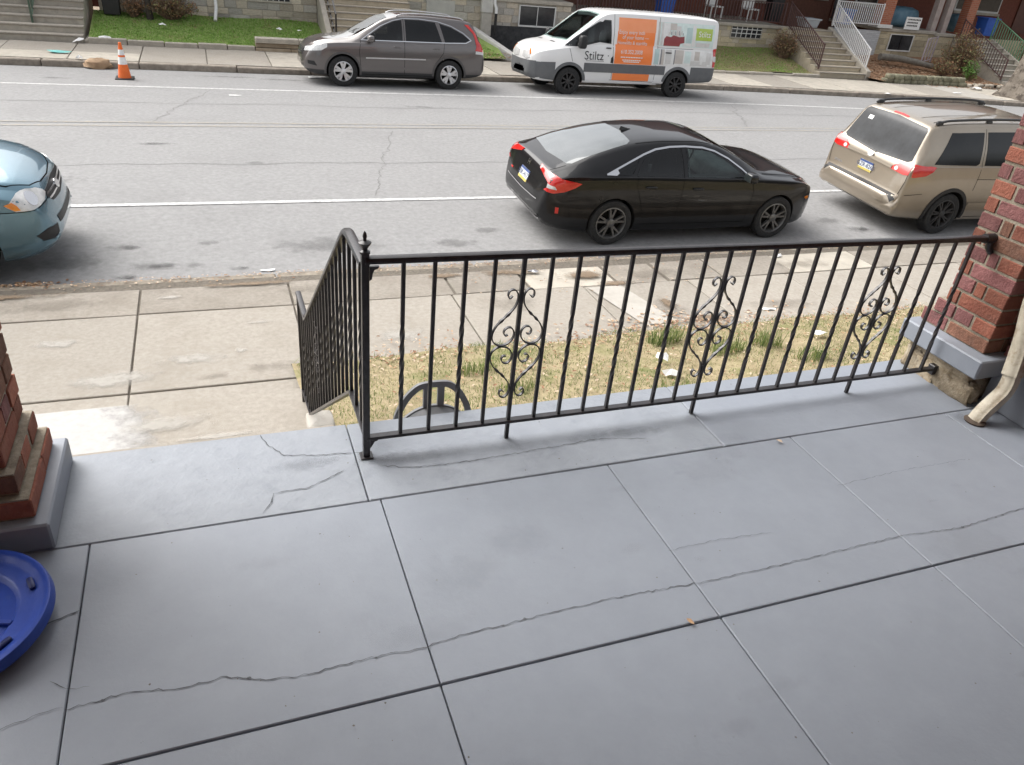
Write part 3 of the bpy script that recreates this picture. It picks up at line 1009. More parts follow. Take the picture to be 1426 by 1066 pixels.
def _planar(pts, hw, hd):
    b = MB()
    vs = []
    k = len(pts)
    for i, p in enumerate(pts):
        t = (pts[min(i + 1, k - 1)] - pts[max(i - 1, 0)]).normalized()
        n = Vector((-t.z, 0, t.x))
        vs += [p - n * hw[i] + Vector((0, -hd, 0)), p + n * hw[i] + Vector((0, -hd, 0)), p + n * hw[i] + Vector((0, hd, 0)), p - n * hw[i] + Vector((0, hd, 0))]
    fs = []
    for i in range(k - 1):
        for j in range(4):
            fs.append((i * 4 + j, i * 4 + (j + 1) % 4, i * 4 + 4 + (j + 1) % 4, i * 4 + 4 + j))
    fs += [(3, 2, 1, 0), tuple((k - 1) * 4 + j for j in range(4))]
    return b.add(vs, fs)


SCM = scroll_mesh().mesh('scroll', iron, smooth=40)
RY = 2.12
rail = thing('porch_railing', 'black wrought iron railing with scroll panels along the porch edge', 'railing', (0.39, RY, PZ))


def ztop(x):
    return 2.722 - 0.012 * (x - 0.39)


def zbot(x):
    return 2.078 - 0.003 * (x - 0.39)


def rail_profile(pts, name, parent, w=0.0158, h=0.0102):
    """moulded handrail: wide flat bar with a rounded crown"""
    b = MB()
    pts = [Vector(p) for p in pts]
    k = len(pts)
    sec = [(-w, -h), (w, -h), (w * 1.08, -h * 0.1), (w * 0.9, h * 0.7), (w * 0.45, h), (-w * 0.45, h), (-w * 0.9, h * 0.7), (-w * 1.08, -h * 0.1)]
    vs = []
    for i, p in enumerate(pts):
        t = (pts[min(i + 1, k - 1)] - pts[max(i - 1, 0)]).normalized()
        s = t.cross(Vector((0, 0, 1))).normalized()
        u = s.cross(t)
        vs += [p + s * a + u * c for a, c in sec]
    fs = []
    n = len(sec)
    for i in range(k - 1):
        for j in range(n):
            fs.append((i * n + j, i * n + (j + 1) % n, i * n + n + (j + 1) % n, i * n + n + j))
    fs += [tuple(range(n - 1, -1, -1)), tuple((k - 1) * n + j for j in range(n))]
    b.add(vs, fs)
    return b.build(name, iron, parent, smooth=40)


rail_profile([(0.39, RY, ztop(0.39)), (1.6, RY, ztop(1.6)), (2.965, RY, ztop(2.965))], 'top_rail', rail)
MB().bar([(0.39, RY, zbot(0.39)), (2.955, RY, zbot(2.955))], 0.014, 0.006).build('bottom_rail', iron, rail, bevel=0.002)
PLAIN = {}


def bal_mesh(key, z0, z1, tw):
    if tw:
        return twisted_bar(z0, z1, z0 + (z1 - z0) * 0.22, z0 + (z1 - z0) * 0.66).mesh('baluster', iron, smooth=50)
    return MB().box(-0.0061, 0.0061, -0.0061, 0.0061, z0, z1).mesh('baluster', iron, bevel=0.0012)


BT, BP = bal_mesh('t', 0, 0.64, True), bal_mesh('p', 0, 0.64, False)
CENT = (5, 13, 21)
TW = {1, 3, 7, 9, 11, 15, 17, 19, 23, 25}
for k in range(1, 26):
    x = 0.408 + 0.0988 * k
    zt_, zb_ = ztop(x) - 0.01, zbot(x) + 0.004
    if k in CENT:
        MB().box(x - 0.0068, x + 0.0068, RY - 0.0068, RY + 0.0068, PZ - 0.004, zt_).build('centre_bar', iron, rail, bevel=0.0012)
        zc = 2.388 - 0.004 * (k // 8)
        for sx, sz in ((1, 1), (-1, 1), (1, -1), (-1, -1)):
            inst('scroll', SCM, rail, (x, RY - 0.001, zc), (0, 0, 0), (sx, 1, sz * 1.1))
    else:
        o = inst('baluster', BT if k in TW else BP, rail, (x, RY, zb_), (0, 0, 0), (1, 1, (zt_ - zb_) / 0.64))
b = MB().box(0.3785, 0.4015, RY - 0.0115, RY + 0.0115, PZ - 0.004, 2.742)
b.box(0.368, 0.412, RY - 0.022, RY + 0.022, PZ + 0.0005, PZ + 0.006)
post = b.build('post', iron, rail, bevel=0.002)
MB().lathe([(0.0, 0.0), (0.016, 0.0), (0.016, 0.006), (0.008, 0.010), (0.008, 0.016), (0.014, 0.024), (0.019, 0.031), (0.020, 0.034), (0.013, 0.038), (0.0055, 0.04), (0.005, 0.045), (0.0068, 0.052), (0.005, 0.061), (0.0, 0.07)], 16, (0.39, RY, 2.742)).build('finial', iron, post, smooth=50)
b = MB()
b.prism([(0.403, 2.700), (0.432, 2.700), (0.427, 2.692), (0.418, 2.690), (0.412, 2.678), (0.410, 2.660), (0.403, 2.655)], 0.012, 'y', RY - 0.006)
b.prism([(0.403, 2.072), (0.432, 2.072), (0.427, 2.064), (0.418, 2.062), (0.412, 2.05), (0.403, 2.035)], 0.012, 'y', RY - 0.006)
b.build('corner_bracket', iron, rail)
b = MB().tube([(2.93, RY, ztop(2.97) - 0.002), (2.982, RY, ztop(2.97) - 0.002)], 0.02, 12)
b.tube([(2.962, RY - 0.002, ztop(2.97) - 0.005), (2.966, RY - 0.006, ztop(2.97) - 0.04), (2.984, RY - 0.01, ztop(2.97) - 0.06)], 0.014, 10)
b.build('wall_flange', iron, rail, smooth=40)
MB().box(2.94, 2.972, RY - 0.018, RY + 0.018, 2.045, 2.09).build('wall_flange', iron, rail, bevel=0.003)

# stair railing: level, sloping down, level again
SXR = 0.392
srail = thing('stair_railing', 'black iron stair railing sloping down from the porch post to the landing', 'railing', (SXR, 4.28, 0.87))


def zst(y):
    return lerp([(2.0, 2.70), (2.45, 2.70), (3.93, 1.63), (4.6, 1.63)], y)


rail_profile([(SXR, 2.14, 2.70), (SXR, 2.40, 2.70), (SXR, 2.45, 2.69), (SXR, 2.50, 2.664), (SXR, 3.88, 1.666), (SXR, 3.93, 1.64), (SXR, 3.98, 1.635), (SXR, 4.30, 1.63)], 'handrail', srail)
MB().bar([(SXR, 2.14, 2.085), (SXR, 2.42, 2.08), (SXR, 3.90, 1.02), (SXR, 4.30, 0.955)], 0.012, 0.006).build('bottom_rail', iron, srail)
MB().box(SXR - 0.012, SXR + 0.012, 4.29 - 0.012, 4.29 + 0.012, 0.866, 1.63).build('post', iron, srail, bevel=0.002)
ns = 20
for k in range(ns):
    y = 2.215 + k * 0.1035
    zb_ = lerp([(2.14, 2.085), (2.42, 2.08), (3.90, 1.02), (4.30, 0.955)], y)
    zt_ = zst(y) - 0.008
    if k == 12:
        inst('baluster', BP, srail, (SXR, y, zb_), (0, 0, 0), (1, 1, (zt_ - zb_) / 0.64))
        for sx, sz in ((1, 1), (-1, 1), (1, -1), (-1, -1)):
            inst('scroll', SCM, srail, (SXR, y, (zb_ + zt_) / 2), (0, 0, pi / 2), (sx, 1, sz))
    else:
        inst('baluster', BT if k % 2 == 0 else BP, srail, (SXR, y, zb_), (0, 0, 0), (1, 1, (zt_ - zb_) / 0.64))

# ------------------------------------------------------------------ downspout
dsm = pm('downspout_paint', (0.40, 0.355, 0.27), (0.54, 0.495, 0.40), scale=14, rough=0.55, c3=(0.24, 0.165, 0.095), scale3=16, lo3=0.5, hi3=0.72, bump=0.2, bscale=60)
ds = thing('downspout', 'dirty cream metal downspout curving onto the porch floor beside the right brick pier', 'downspout', (2.89, 1.8, PZ))


def ribbed(pts, w, d, name, nr=24):
    """rectangular pipe with shallow corrugations"""
    pts = catmull(pts, 8)
    b = MB()
    k = len(pts)
    vs = []
    for i, p in enumerate(pts):
        t = (pts[min(i + 1, k - 1)] - pts[max(i - 1, 0)]).normalized()
        s = t.cross(Vector((0, 1, 0))).normalized()
        u = s.cross(t)
        for j in range(nr):
            g = 2 * pi * j / nr
            e = 0.42
            ca, sa = cos(g), sin(g)
            q = 1 + 0.085 * cos(6 * g)
            vs.append(p + s * (math.copysign(abs(ca) ** e, ca) * w * q) + u * (math.copysign(abs(sa) ** e, sa) * d * q))
    fs = [(i * nr + j, i * nr + (j + 1) % nr, (i + 1) * nr + (j + 1) % nr, (i + 1) * nr + j) for i in range(k - 1) for j in range(nr)]
    fs += [tuple(range(nr - 1, -1, -1)), tuple((k - 1) * nr + j for j in range(nr))]
    b.add(vs, fs)
    return b.build(name, dsm, ds, smooth=60)


ribbed([(2.892, 1.80, 2.0), (2.915, 1.80, 2.045), (2.95, 1.80, 2.09), (2.985, 1.80, 2.135), (3.0, 1.805, 2.18), (3.003, 1.812, 2.215)], 0.022, 0.028, 'elbow')
ribbed([(3.003, 1.811, 2.205), (3.02, 1.84, 2.35), (3.02, 1.88, 2.6), (3.02, 1.885, 3.2), (3.02, 1.885, 4.5)], 0.026, 0.032, 'pipe')
MB().lathe([(0.0, 0.0), (0.042, 0.0), (0.044, 0.006), (0.036, 0.012), (0.0, 0.013)], 18, (2.892, 1.80, PZ + 0.001)).build('rust_collar', pm('rust', (0.06, 0.045, 0.035), (0.11, 0.08, 0.06), scale=40, rough=0.9), ds, smooth=40)

# ------------------------------------------------------------------ hose hanger on the porch wall
hgm = pm('grey_plastic', (0.17, 0.175, 0.185), (0.20, 0.205, 0.215), scale=8, rough=0.5)
HY = 2.27
hh = thing('hose_hanger', 'grey plastic hose hanger with an arched flange mounted below the railing', 'hose hanger', (0.72, HY, 1.7))
# saddle: curved shelf coming out of the wall, with two slots left open
b = MB()
cx0, cz0, rad = 0.70, 1.855, 0.125
vs, fs = [], []
NA = 20
for i in range(NA + 1):
    g = -1.1 + 2.2 * i / NA
    for (yy, rr_) in ((HY, rad), (HY + 0.06, rad), (HY + 0.085, rad + 0.002), (HY + 0.12, rad + 0.014), (HY + 0.12, rad - 0.004), (HY, rad - 0.016)):
        vs.append((cx0 + rr_ * sin(g) * 1.08, yy, cz0 + rr_ * cos(g)))
for i in range(NA):
    slot = i in (4, 5, 6, 13, 14, 15)
    for j in range(6):
        if slot and j == 1:
            continue
        fs.append((i * 6 + j, i * 6 + 6 + j, i * 6 + 6 + (j + 1) % 6, i * 6 + (j + 1) % 6))
b.add(vs, fs)
b.build('saddle', hgm, hh, smooth=50)
# front flange: arched outer frame, two uprights and the rim of the saddle
FY = HY + 0.125
b = MB()
out_ = catmull([(0.552, FY, 1.90), (0.560, FY, 1.965), (0.592, FY, 2.035), (0.632, FY, 2.078), (0.668, FY, 2.090), (0.732, FY, 2.090), (0.768, FY, 2.078), (0.808, FY, 2.035), (0.840, FY, 1.965), (0.848, FY, 1.90)], 5)
t_ = _planar([Vector((p.x, 0, p.z)) for p in out_], [0.012] * len(out_), 0.007)
b.add([(x, y + FY, z) for x, y, z in t_.v], t_.f)
inn = [Vector((cx0 + (rad + 0.008) * sin(g) * 1.08, 0, cz0 + (rad + 0.008) * cos(g))) for g in [-1.25 + 2.5 * i / 24 for i in range(25)]]
t_ = _planar(inn, [0.010] * len(inn), 0.0064)
b.add([(x, y + FY, z) for x, y, z in t_.v], t_.f)
for ux in (0.672, 0.728):
    b.box(ux - 0.013, ux + 0.013, FY - 0.006, FY + 0.006, 1.97, 2.085)
b.build('flange', hgm, hh, smooth=35)
MB().box(0.56, 0.87, HY, HY + 0.012, 1.56, 1.95).build('back_plate', hgm, hh, bevel=0.003)

# ------------------------------------------------------------------ blue lid on the floor
blue = pm('blue_plastic', (0.012, 0.05, 0.33), (0.018, 0.066, 0.40), scale=9, rough=0.42, bump=0.08, coat=0.05, rvar=0.12, c3=(0.07, 0.12, 0.36), scale3=22, lo3=0.6, hi3=0.8, amount3=0.5)
lid = thing('bin_lid', 'round blue plastic bin lid lying upside down on the porch floor at the left', 'lid', (-0.705, 1.63, PZ + 0.03), (radians(3), radians(-4), 0), local=True)
b = MB().lathe([(0.0, 0.004), (0.135, 0.004), (0.142, 0.012), (0.150, 0.016), (0.176, 0.016), (0.186, 0.020), (0.198, 0.024), (0.208, 0.028), (0.216, 0.027), (0.219, 0.02), (0.221, 0.0), (0.212, -0.012), (0.19, -0.006), (0.14, -0.008), (0.0, -0.01)], 56)
lb = b.build('disc', blue, lid, smooth=35, local=True)
dkb = pm('dark_blue_slot', (0.004, 0.014, 0.11), rough=0.5)
for g, l_ in ((0.35, 0.022), (1.3, 0.02), (-0.75, 0.024), (2.4, 0.02), (3.6, 0.02)):
    bb = MB().blob((0, 0, 0), l_, 0.008, 0.006, 0.5, 10)
    o = link('slot', bb.mesh('slot', dkb, smooth=50), lid, None, (0.176 * cos(g), 0.176 * sin(g), 0.021), (0, 0, g + pi / 2))
for g in (-0.35, 1.9, 3.9):
    bb = MB().bar([(0.02 * cos(g), 0.02 * sin(g), 0.008), (0.145 * cos(g), 0.145 * sin(g), 0.012)], 0.006, 0.005)
    bb.build('rib', blue, lid, local=True, bevel=0.002)

# ------------------------------------------------------------------ vehicles
rubber = pm('tyre_rubber', (0.012, 0.012, 0.012), (0.03, 0.03, 0.03), scale=30, rough=0.85, bump=0.3, bscale=80)
black_trim = pm('black_trim', (0.012, 0.012, 0.013), (0.02, 0.02, 0.021), scale=20, rough=0.5)
well_m = pm('wheel_well', (0.006, 0.006, 0.006), rough=0.95)
seam_m = pm('panel_gap', (0.004, 0.004, 0.004), rough=0.9, spec=0.1)
chrome = pm('chrome', (0.72, 0.72, 0.73), rough=0.14, metal=1.0)
alloy = pm('alloy', (0.60, 0.60, 0.61), (0.70, 0.70, 0.71), scale=12, rough=0.3, metal=0.9)
dark_alloy = pm('dark_alloy', (0.15, 0.148, 0.145), (0.20, 0.197, 0.193), scale=12, rough=0.4, metal=0.7)
black_steel = pm('black_steel', (0.02, 0.02, 0.021), (0.05, 0.046, 0.044), scale=12, rough=0.6)
glass_dark = pm('tinted_glass', (0.004, 0.005, 0.006), (0.009, 0.010, 0.011), scale=2, rough=0.03, spec=0.4)
glass_mid = pm('clear_glass', (0.022, 0.028, 0.029), (0.05, 0.058, 0.058), scale=2.2, rough=0.03, spec=0.6)
red_lens = pm('red_lens', (0.50, 0.012, 0.012), (0.62, 0.03, 0.022), scale=9, rough=0.12, coat=1.0)
clear_lens = pm('clear_lens', (0.55, 0.56, 0.56), (0.78, 0.78, 0.77), scale=11, rough=0.1, coat=1.0)
amber_lens = pm('amber_lens', (0.75, 0.20, 0.02), (0.85, 0.30, 0.03), scale=9, rough=0.15, coat=1.0)
plate_m = pm('plate_white', (0.60, 0.63, 0.66), (0.66, 0.68, 0.70), scale=8, rough=0.4)
plate_y = pm('plate_yellow', (0.55, 0.44, 0.10), (0.62, 0.50, 0.14), scale=8, rough=0.4)
plate_b = pm('plate_blue', (0.05, 0.09, 0.25), rough=0.4)
plate_ink = pm('plate_ink', (0.03, 0.05, 0.13), rough=0.5)


cabin_m = pm('cabin_trim', (0.09, 0.092, 0.094), (0.13, 0.132, 0.134), scale=6, rough=0.85)
seat_m = pm('seat_cloth', (0.13, 0.133, 0.137), (0.17, 0.173, 0.177), scale=9, rough=0.95)
clear_g = glass_mat('window_glass', (0.74, 0.87, 0.85))
tint_g = glass_mat('smoked_glass', (0.22, 0.235, 0.245))


class Car:
    """a lofted body with conforming panels, glass, lamps and wheels; x forward from the rear axle, y left, z up"""

    def __init__(s, name, label, loc, heading, roll, P, paint):
        s.P = P
        s.t = thing(name, label, 'van' if P.get('cat') == 'van' else P.get('cat', 'car'), loc, (0, 0, 0), 'parked vehicles', local=True)
        s.t.rotation_euler = (Matrix.Rotation(roll, 3, 'X') @ Matrix.Rotation(heading, 3, 'Z')).to_euler()
        C = {k: pchip(P[k]) for k in ('top', 'belt', 'bot', 'w', 'rw')}
        s.C = C
        x0, x1 = P['top'][0][0], P['top'][-1][0]
        xs = set()
        for k in ('top', 'w', 'bot'):
            xs |= {round(q[0], 3) for q in P[k] if x0 <= q[0] <= x1}
        n = int((x1 - x0) / 0.055)
        xs |= {round(x0 + (x1 - x0) * i / n, 3) for i in range(n + 1)}
        for e, sg in ((x0, 1), (x1, -1)):
            xs |= {round(e + sg * d, 3) for d in (0.008, 0.02, 0.035, 0.055, 0.08, 0.11, 0.15, 0.2)}
        xs = sorted(xs)
        fl = [xs[0]]
        for x in xs[1:]:
            if x - fl[-1] > 0.006:
                fl.append(x)
        xs = fl
        crown = pchip(P['crown'])
        rows = []
        for x in xs:
            zt, zs, zb, w, rw = (C[k](x) for k in ('top', 'belt', 'bot', 'w', 'rw'))
            zs = min(zs, zt - 0.03)
            zb = min(zb, zs - 0.05)
            rw = min(rw, w - 0.06)
            cr = min(crown(x), (zt - zs) * 0.6)
            zr = zt - cr
            h = zs - zb
            tk = P.get('tuck', 0.03)
            half = [(0, zb), (w * 0.6, zb), (w - 0.09, zb), (w - tk - 0.012, zb + 0.03), (w - tk * 0.6, zb + 0.12 * h), (w - tk * 0.25, zb + 0.3 * h), (w - 0.004, zb + 0.48 * h), (w, zb + 0.62 * h), (w - 0.004, zb + 0.76 * h), (w - 0.014, zb + 0.9 * h), (w - 0.032, zs)]
            gx0, gz0 = w - 0.045, zs + 0.008
            bul = P.get('bulge', 0.022)
            gh = zr - gz0
            bul_ = bul * min(1, max(0, gh / 0.3))
            for t in (0.0, 0.2, 0.4, 0.6, 0.8, 0.93):
                half.append((gx0 + (rw - gx0) * t + bul_ * sin(pi * t), gz0 + gh * t))
            half += [(rw, zr), (rw - 0.035, zr + 0.45 * cr), (rw - 0.09, zr + 0.66 * cr), (rw * 0.66, zt - 0.13 * cr), (rw * 0.33, zt - 0.03 * cr), (0, zt)]
            rows.append([(x, y, z) for y, z in half])
        b = MB()
        nh = len(rows[0])
        ring = 2 * nh - 2
        vs = []
        for r in rows:
            vs += [(x, -y, z) for x, y, z in r] + [(x, y, z) for x, y, z in reversed(r[1:-1])]
        fs = []
        for i in range(len(rows) - 1):
            for j in range(ring):
                j2 = (j + 1) % ring
                fs.append((i * ring + j, (i + 1) * ring + j, (i + 1) * ring + j2, i * ring + j2))
        k = len(rows) - 1
        fs += [tuple(range(ring)), tuple(k * ring + j for j in range(ring - 1, -1, -1))]
        b.add(vs, fs)
        MTS = [paint, well_m, cabin_m]
        me = b.mesh('body', MTS, smooth=28)
        bm = bmesh.new()
        bm.from_mesh(me)
        s.bvh = BVHTree.FromBMesh(bm)
        bm.free()
        R = P['R']
        wr = R + P.get('gap', 0.045)
        s.body = link('body', me, s.t)
        cuts = [MB()]
        for ax in (0.0, P['wb']):
            for sg in (-1, 1):
                bb = MB().lathe([(wr, 0), (wr, 0.7)], 40, (ax, 0.52 if sg > 0 else -1.22, R), 'Y')
                cuts[0].add(bb.v, bb.f, 1)
        if 'cabin' in P:
            # hollow cabin, then window openings through its walls
            xa, xb, zf = P['cabin']
            k_ = MB()
            n_ = 26
            vs = []
            for i in range(n_ + 1):
                x = xa + (xb - xa) * i / n_
                zt, zs, w, rw = C['top'](x), C['belt'](x), C['w'](x), C['rw'](x)
                zr = zt - 0.075
                zq = min(zs, zr - 0.02)
                hf = [(w - 0.16, zf), (w - 0.13, zq), (max(0.2, min(rw, w - 0.06) - 0.07), zr - 0.012)]
                vs += [(x, -y, z) for y, z in hf] + [(x, 0, zr)] + [(x, y, z) for y, z in reversed(hf)]
            fs = []
            for i in range(n_):
                for q in range(7):
                    fs.append((i * 7 + q, (i + 1) * 7 + q, (i + 1) * 7 + (q + 1) % 7, i * 7 + (q + 1) % 7))
            fs += [tuple(range(7)), tuple(n_ * 7 + q for q in range(6, -1, -1))]
            cuts.append(k_.add(vs, fs, 2))
            ks, kt = MB(), MB()
            for poly, where in P['holes']:
                if where == 'side':
                    ks.prism(poly, 0.9, 'y', -1.3, 2)
                    ks.prism(poly, 0.9, 'y', 0.4, 2)
                else:
                    kt.prism(poly, 1.3, 'z', P['holez'], 2)
            cuts += [k for k in (ks, kt) if k.v]
        cos_ = []
        for k_ in cuts:
            co = link('cutter', k_.mesh('cutter', MTS), s.t)
            md = s.body.modifiers.new('b', 'BOOLEAN')
            md.operation = 'DIFFERENCE'
            md.solver = 'EXACT'
            md.object = co
            cos_.append(co)
        bpy.context.view_layer.update()
        dg = bpy.context.evaluated_depsgraph_get()
        nm = bpy.data.meshes.new_from_object(s.body.evaluated_get(dg))
        s.body.modifiers.clear()
        for co in cos_:
            bpy.data.objects.remove(co)
        if len(nm.polygons) > 100:
            nm.polygons.foreach_set('use_smooth', [True] * len(nm.polygons))
            nm.set_sharp_from_angle(angle=radians(28))
            nm.name = 'body'
            s.body.data = nm

    def interior(s, fx, rx, zf, wheel=True):
        """front and rear seats, dashboard, steering wheel"""
        for sy in (-0.36, 0.36):
            b = MB().blob((fx, sy, zf + 0.18), 0.26, 0.24, 0.09, 0.5, 14)
            b.blob((fx - 0.27, sy, zf + 0.46), 0.09, 0.23, 0.32, 0.5, 14)
            b.blob((fx - 0.31, sy, zf + 0.83), 0.05, 0.12, 0.09, 0.6, 12)
            b.build('seat', seat_m, s.t, smooth=50, local=True)
        if rx is not None:
            b = MB().blob((rx, 0, zf + 0.18), 0.25, 0.6, 0.09, 0.4, 14)
            b.blob((rx - 0.27, 0, zf + 0.44), 0.09, 0.58, 0.28, 0.4, 14)
            b.build('rear_seat', seat_m, s.t, smooth=50, local=True)
        b = MB().blob((fx + 0.82, 0, zf + 0.38), 0.22, 0.66, 0.14, 0.5, 16)
        b.build('dashboard', seat_m, s.t, smooth=50, local=True)
        ring = [(fx + 0.52 + 0.07 * sin(g), 0.36 + 0.18 * cos(g), zf + 0.50 + 0.17 * sin(g)) for g in [2 * pi * i / 20 for i in range(21)]]
        MB().tube(ring, 0.014, 6, cap=False).build('steering_wheel', black_trim, s.t, smooth=50, local=True)

    def frame(s, az):
        a = radians(az)
        out = Vector((cos(a), sin(a), 0))
        return out, Vector((-sin(a), cos(a), 0)), Vector((0, 0, 1))

    def conform(s, b, mi, poly3, off, az, grid=0.05, skirt=True, zdir=None):
        """poly in (u,v) seen from azimuth az; cut on a grid and laid on the body surface"""
        if az == 'top':
            out, ux, vx = Vector((0, 0, 1)), Vector((1, 0, 0)), Vector((0, 1, 0))
        else:
            out, ux, vx = s.frame(az)
        bm = bmesh.new()
        bm.faces.new([bm.verts.new((u, v, 0)) for u, v in poly3])
        us = [p[0] for p in poly3]
        vv = [p[1] for p in poly3]
        for ax, lo, hi in ((0, min(us), max(us)), (1, min(vv), max(vv))):
            k = int((hi - lo) / grid)
            for i in range(1, k + 1):
                c = lo + i * (hi - lo) / (k + 1)
                co = (c, 0, 0) if ax == 0 else (0, c, 0)
                no = (1, 0, 0) if ax == 0 else (0, 1, 0)
                bmesh.ops.bisect_plane(bm, geom=bm.verts[:] + bm.edges[:] + bm.faces[:], plane_co=co, plane_no=no)
        s._drop(bm, b, mi, off, out, ux, vx, skirt)
        bm.free()

    def _drop(s, bm, b, mi, off, out, ux, vx, skirt=True):
        bm.verts.ensure_lookup_table()
        bm.verts.index_update()
        pos, nrm = [], []
        for v in bm.verts:
            o = ux * v.co.x + vx * v.co.y + out * 4
            h = s.bvh.ray_cast(o, -out, 8)
            if h[0] is None:
                h = s.bvh.find_nearest(ux * v.co.x + vx * v.co.y + out * 1.0)
            n = h[1]
            if n.dot(out) < 0:
                n = -n
            pos.append(h[0] + n * off)
            nrm.append(n)
        o0 = len(b.v)
        b.v += [tuple(p) for p in pos]
        for f in bm.faces:
            b.f.append(tuple(v.index + o0 for v in f.verts))
            b.m.append(mi)
        if skirt:
            o1 = len(b.v)
            b.v += [tuple(p - n * (off + 0.006)) for p, n in zip(pos, nrm)]
            for e in bm.edges:
                if len(e.link_faces) == 1:
                    i, j = e.verts[0].index, e.verts[1].index
                    b.f.append((i + o0, j + o0, j + o1, i + o1))
                    b.m.append(mi)

    def panel(s, name, poly, az, mat, off=0.004, both=False, parent=None, grid=0.05, cat=None):
        b = MB()
        s.conform(b, 0, poly, off, az, grid)
        objs = []
        me = b.mesh(name, mat, smooth=35)
        objs.append(link(name, me, parent or s.t))
        if both:
            b2 = MB()
            b2.v = [(x, -y, z) for x, y, z in b.v]
            b2.f = [tuple(reversed(f)) for f in b.f]
            b2.m = b.m
            objs.append(link(name, b2.mesh(name, mat, smooth=35), parent or s.t))
        return objs

    def line(s, name, pts, w, az, mat, off=0.002, both=True, parent=None, closed=False):
        b = MB()
        if closed:
            pts = list(pts) + [pts[0]]
        for p, q in zip(pts, pts[1:]):
            d = Vector((q[0] - p[0], q[1] - p[1]))
            if d.length < 1e-5:
                continue
            n = Vector((-d.y, d.x)).normalized() * w / 2
            e = d.normalized() * w * 0.3
            s.conform(b, 0, [(p[0] - n.x - e.x, p[1] - n.y - e.y), (q[0] - n.x + e.x, q[1] - n.y + e.y), (q[0] + n.x + e.x, q[1] + n.y + e.y), (p[0] + n.x - e.x, p[1] + n.y - e.y)], off, az, 0.06, skirt=False)
        out = [link(name, b.mesh(name, mat, smooth=35), parent or s.t)]
        if both:
            b2 = MB()
            b2.v = [(x, -y, z) for x, y, z in b.v]
            b2.f = [tuple(reversed(f)) for f in b.f]
            b2.m = b.m
            out.append(link(name, b2.mesh(name, mat, smooth=35), parent or s.t))
        return out

    def text(s, name, txt, u, v, size, az, mat, off=0.006, flip=False, parent=None, align='LEFT', xs=1.0, rot=0.0):
        cu = bpy.data.curves.new(name, 'FONT')
        cu.body = txt
        cu.size = size
        cu.align_x = align
        cu.resolution_u = 3
        o = bpy.data.objects.new(name, cu)
        COL.objects.link(o)
        dg = bpy.context.evaluated_depsgraph_get()
        me = bpy.data.meshes.new_from_object(o.evaluated_get(dg))
        bpy.data.objects.remove(o)
        bpy.data.curves.remove(cu)
        out, ux, vx = s.frame(az)
        bm = bmesh.new()
        bm.from_mesh(me)
        for w in bm.verts:
            x, y = w.co.x * xs, w.co.y
            w.co = Vector((u + x * cos(rot) - y * sin(rot), v + x * sin(rot) + y * cos(rot), 0))
        b = MB()
        s._drop(bm, b, 0, off, out, ux, vx, False)
        bm.free()
        return link(name, b.mesh(name, mat), parent or s.t)

    def wheels(s, rim_mat, style, yw, R=None):
        P = s.P
        R = P['R']
        wd = P.get('tw', 0.21)
        rr_ = R * P.get('rimr', 0.68)
        h = wd / 2
        tyre = MB().lathe([(rr_ - 0.01, -h * 0.75), (rr_ + 0.01, -h * 0.95), (R * 0.86, -h), (R * 0.955, -h * 0.93), (R * 0.99, -h * 0.75), (R, -h * 0.4), (R, h * 0.4), (R * 0.99, h * 0.75), (R * 0.955, h * 0.93), (R * 0.86, h), (rr_ + 0.01, h * 0.95), (rr_ - 0.01, h * 0.75), (rr_ - 0.02, 0)], 48, (0, 0, 0), 'Y', cap=False)
        tm = tyre.mesh('wheel', rubber, smooth=40)
        rb_ = MB()
        # outer face at -y
        rb_.lathe([(rr_ + 0.004, -h * 0.93), (rr_ - 0.012, -h * 0.97), (rr_ - 0.022, -h * 0.8), (rr_ - 0.03, -h * 0.2), (rr_ - 0.04, h * 0.4)], 40, (0, 0, 0), 'Y', cap=False)
        rb_.lathe([(0.0, -h * 0.02), (rr_ * 0.9, -h * 0.02), (rr_ * 0.9, h * 0.1), (0.0, h * 0.1)], 28, (0, 0, 0), 'Y', mi=1)
        n, w0, w1, pair = style
        fy = -h * 0.86
        for k in range(n):
            g0 = 2 * pi * k / n + 0.3
            for dg_ in ((-pair, pair) if pair else (0,)):
                ga, gb = g0 + dg_ * 0.35, g0 + dg_
                a0 = Vector((cos(ga) * 0.045, 0, sin(ga) * 0.045))
                a1 = Vector((cos(gb) * (rr_ - 0.012), 0, sin(gb) * (rr_ - 0.012)))
                d = (a1 - a0).normalized()
                p_ = Vector((-d.z, 0, d.x))
                q = [a0 - p_ * w0, a1 - p_ * w1, a1 + p_ * w1, a0 + p_ * w0]
                vs = [(t.x, fy + 0.012 * (1 if i in (0, 3) else 0), t.z) for i, t in enumerate(q)] + [(t.x, fy + 0.05, t.z) for t in q]
                rb_.add(vs, [(0, 1, 2, 3), (7, 6, 5, 4), (0, 4, 5, 1), (1, 5, 6, 2), (2, 6, 7, 3), (3, 7, 4, 0)])
        rb_.lathe([(0.0, fy - 0.012), (0.03, fy - 0.012), (0.06, fy), (0.062, fy + 0.05), (0.0, fy + 0.05)], 20, (0, 0, 0), 'Y')
        rm = rb_.mesh('rim', [rim_mat, well_m], smooth=35)
        for ax in (0.0, P['wb']):
            for sg in (-1, 1):
                o = link('wheel', tm, s.t, None, (ax, sg * (yw - h), R), (0, 0, 0 if sg < 0 else pi))
                link('rim', rm, o)

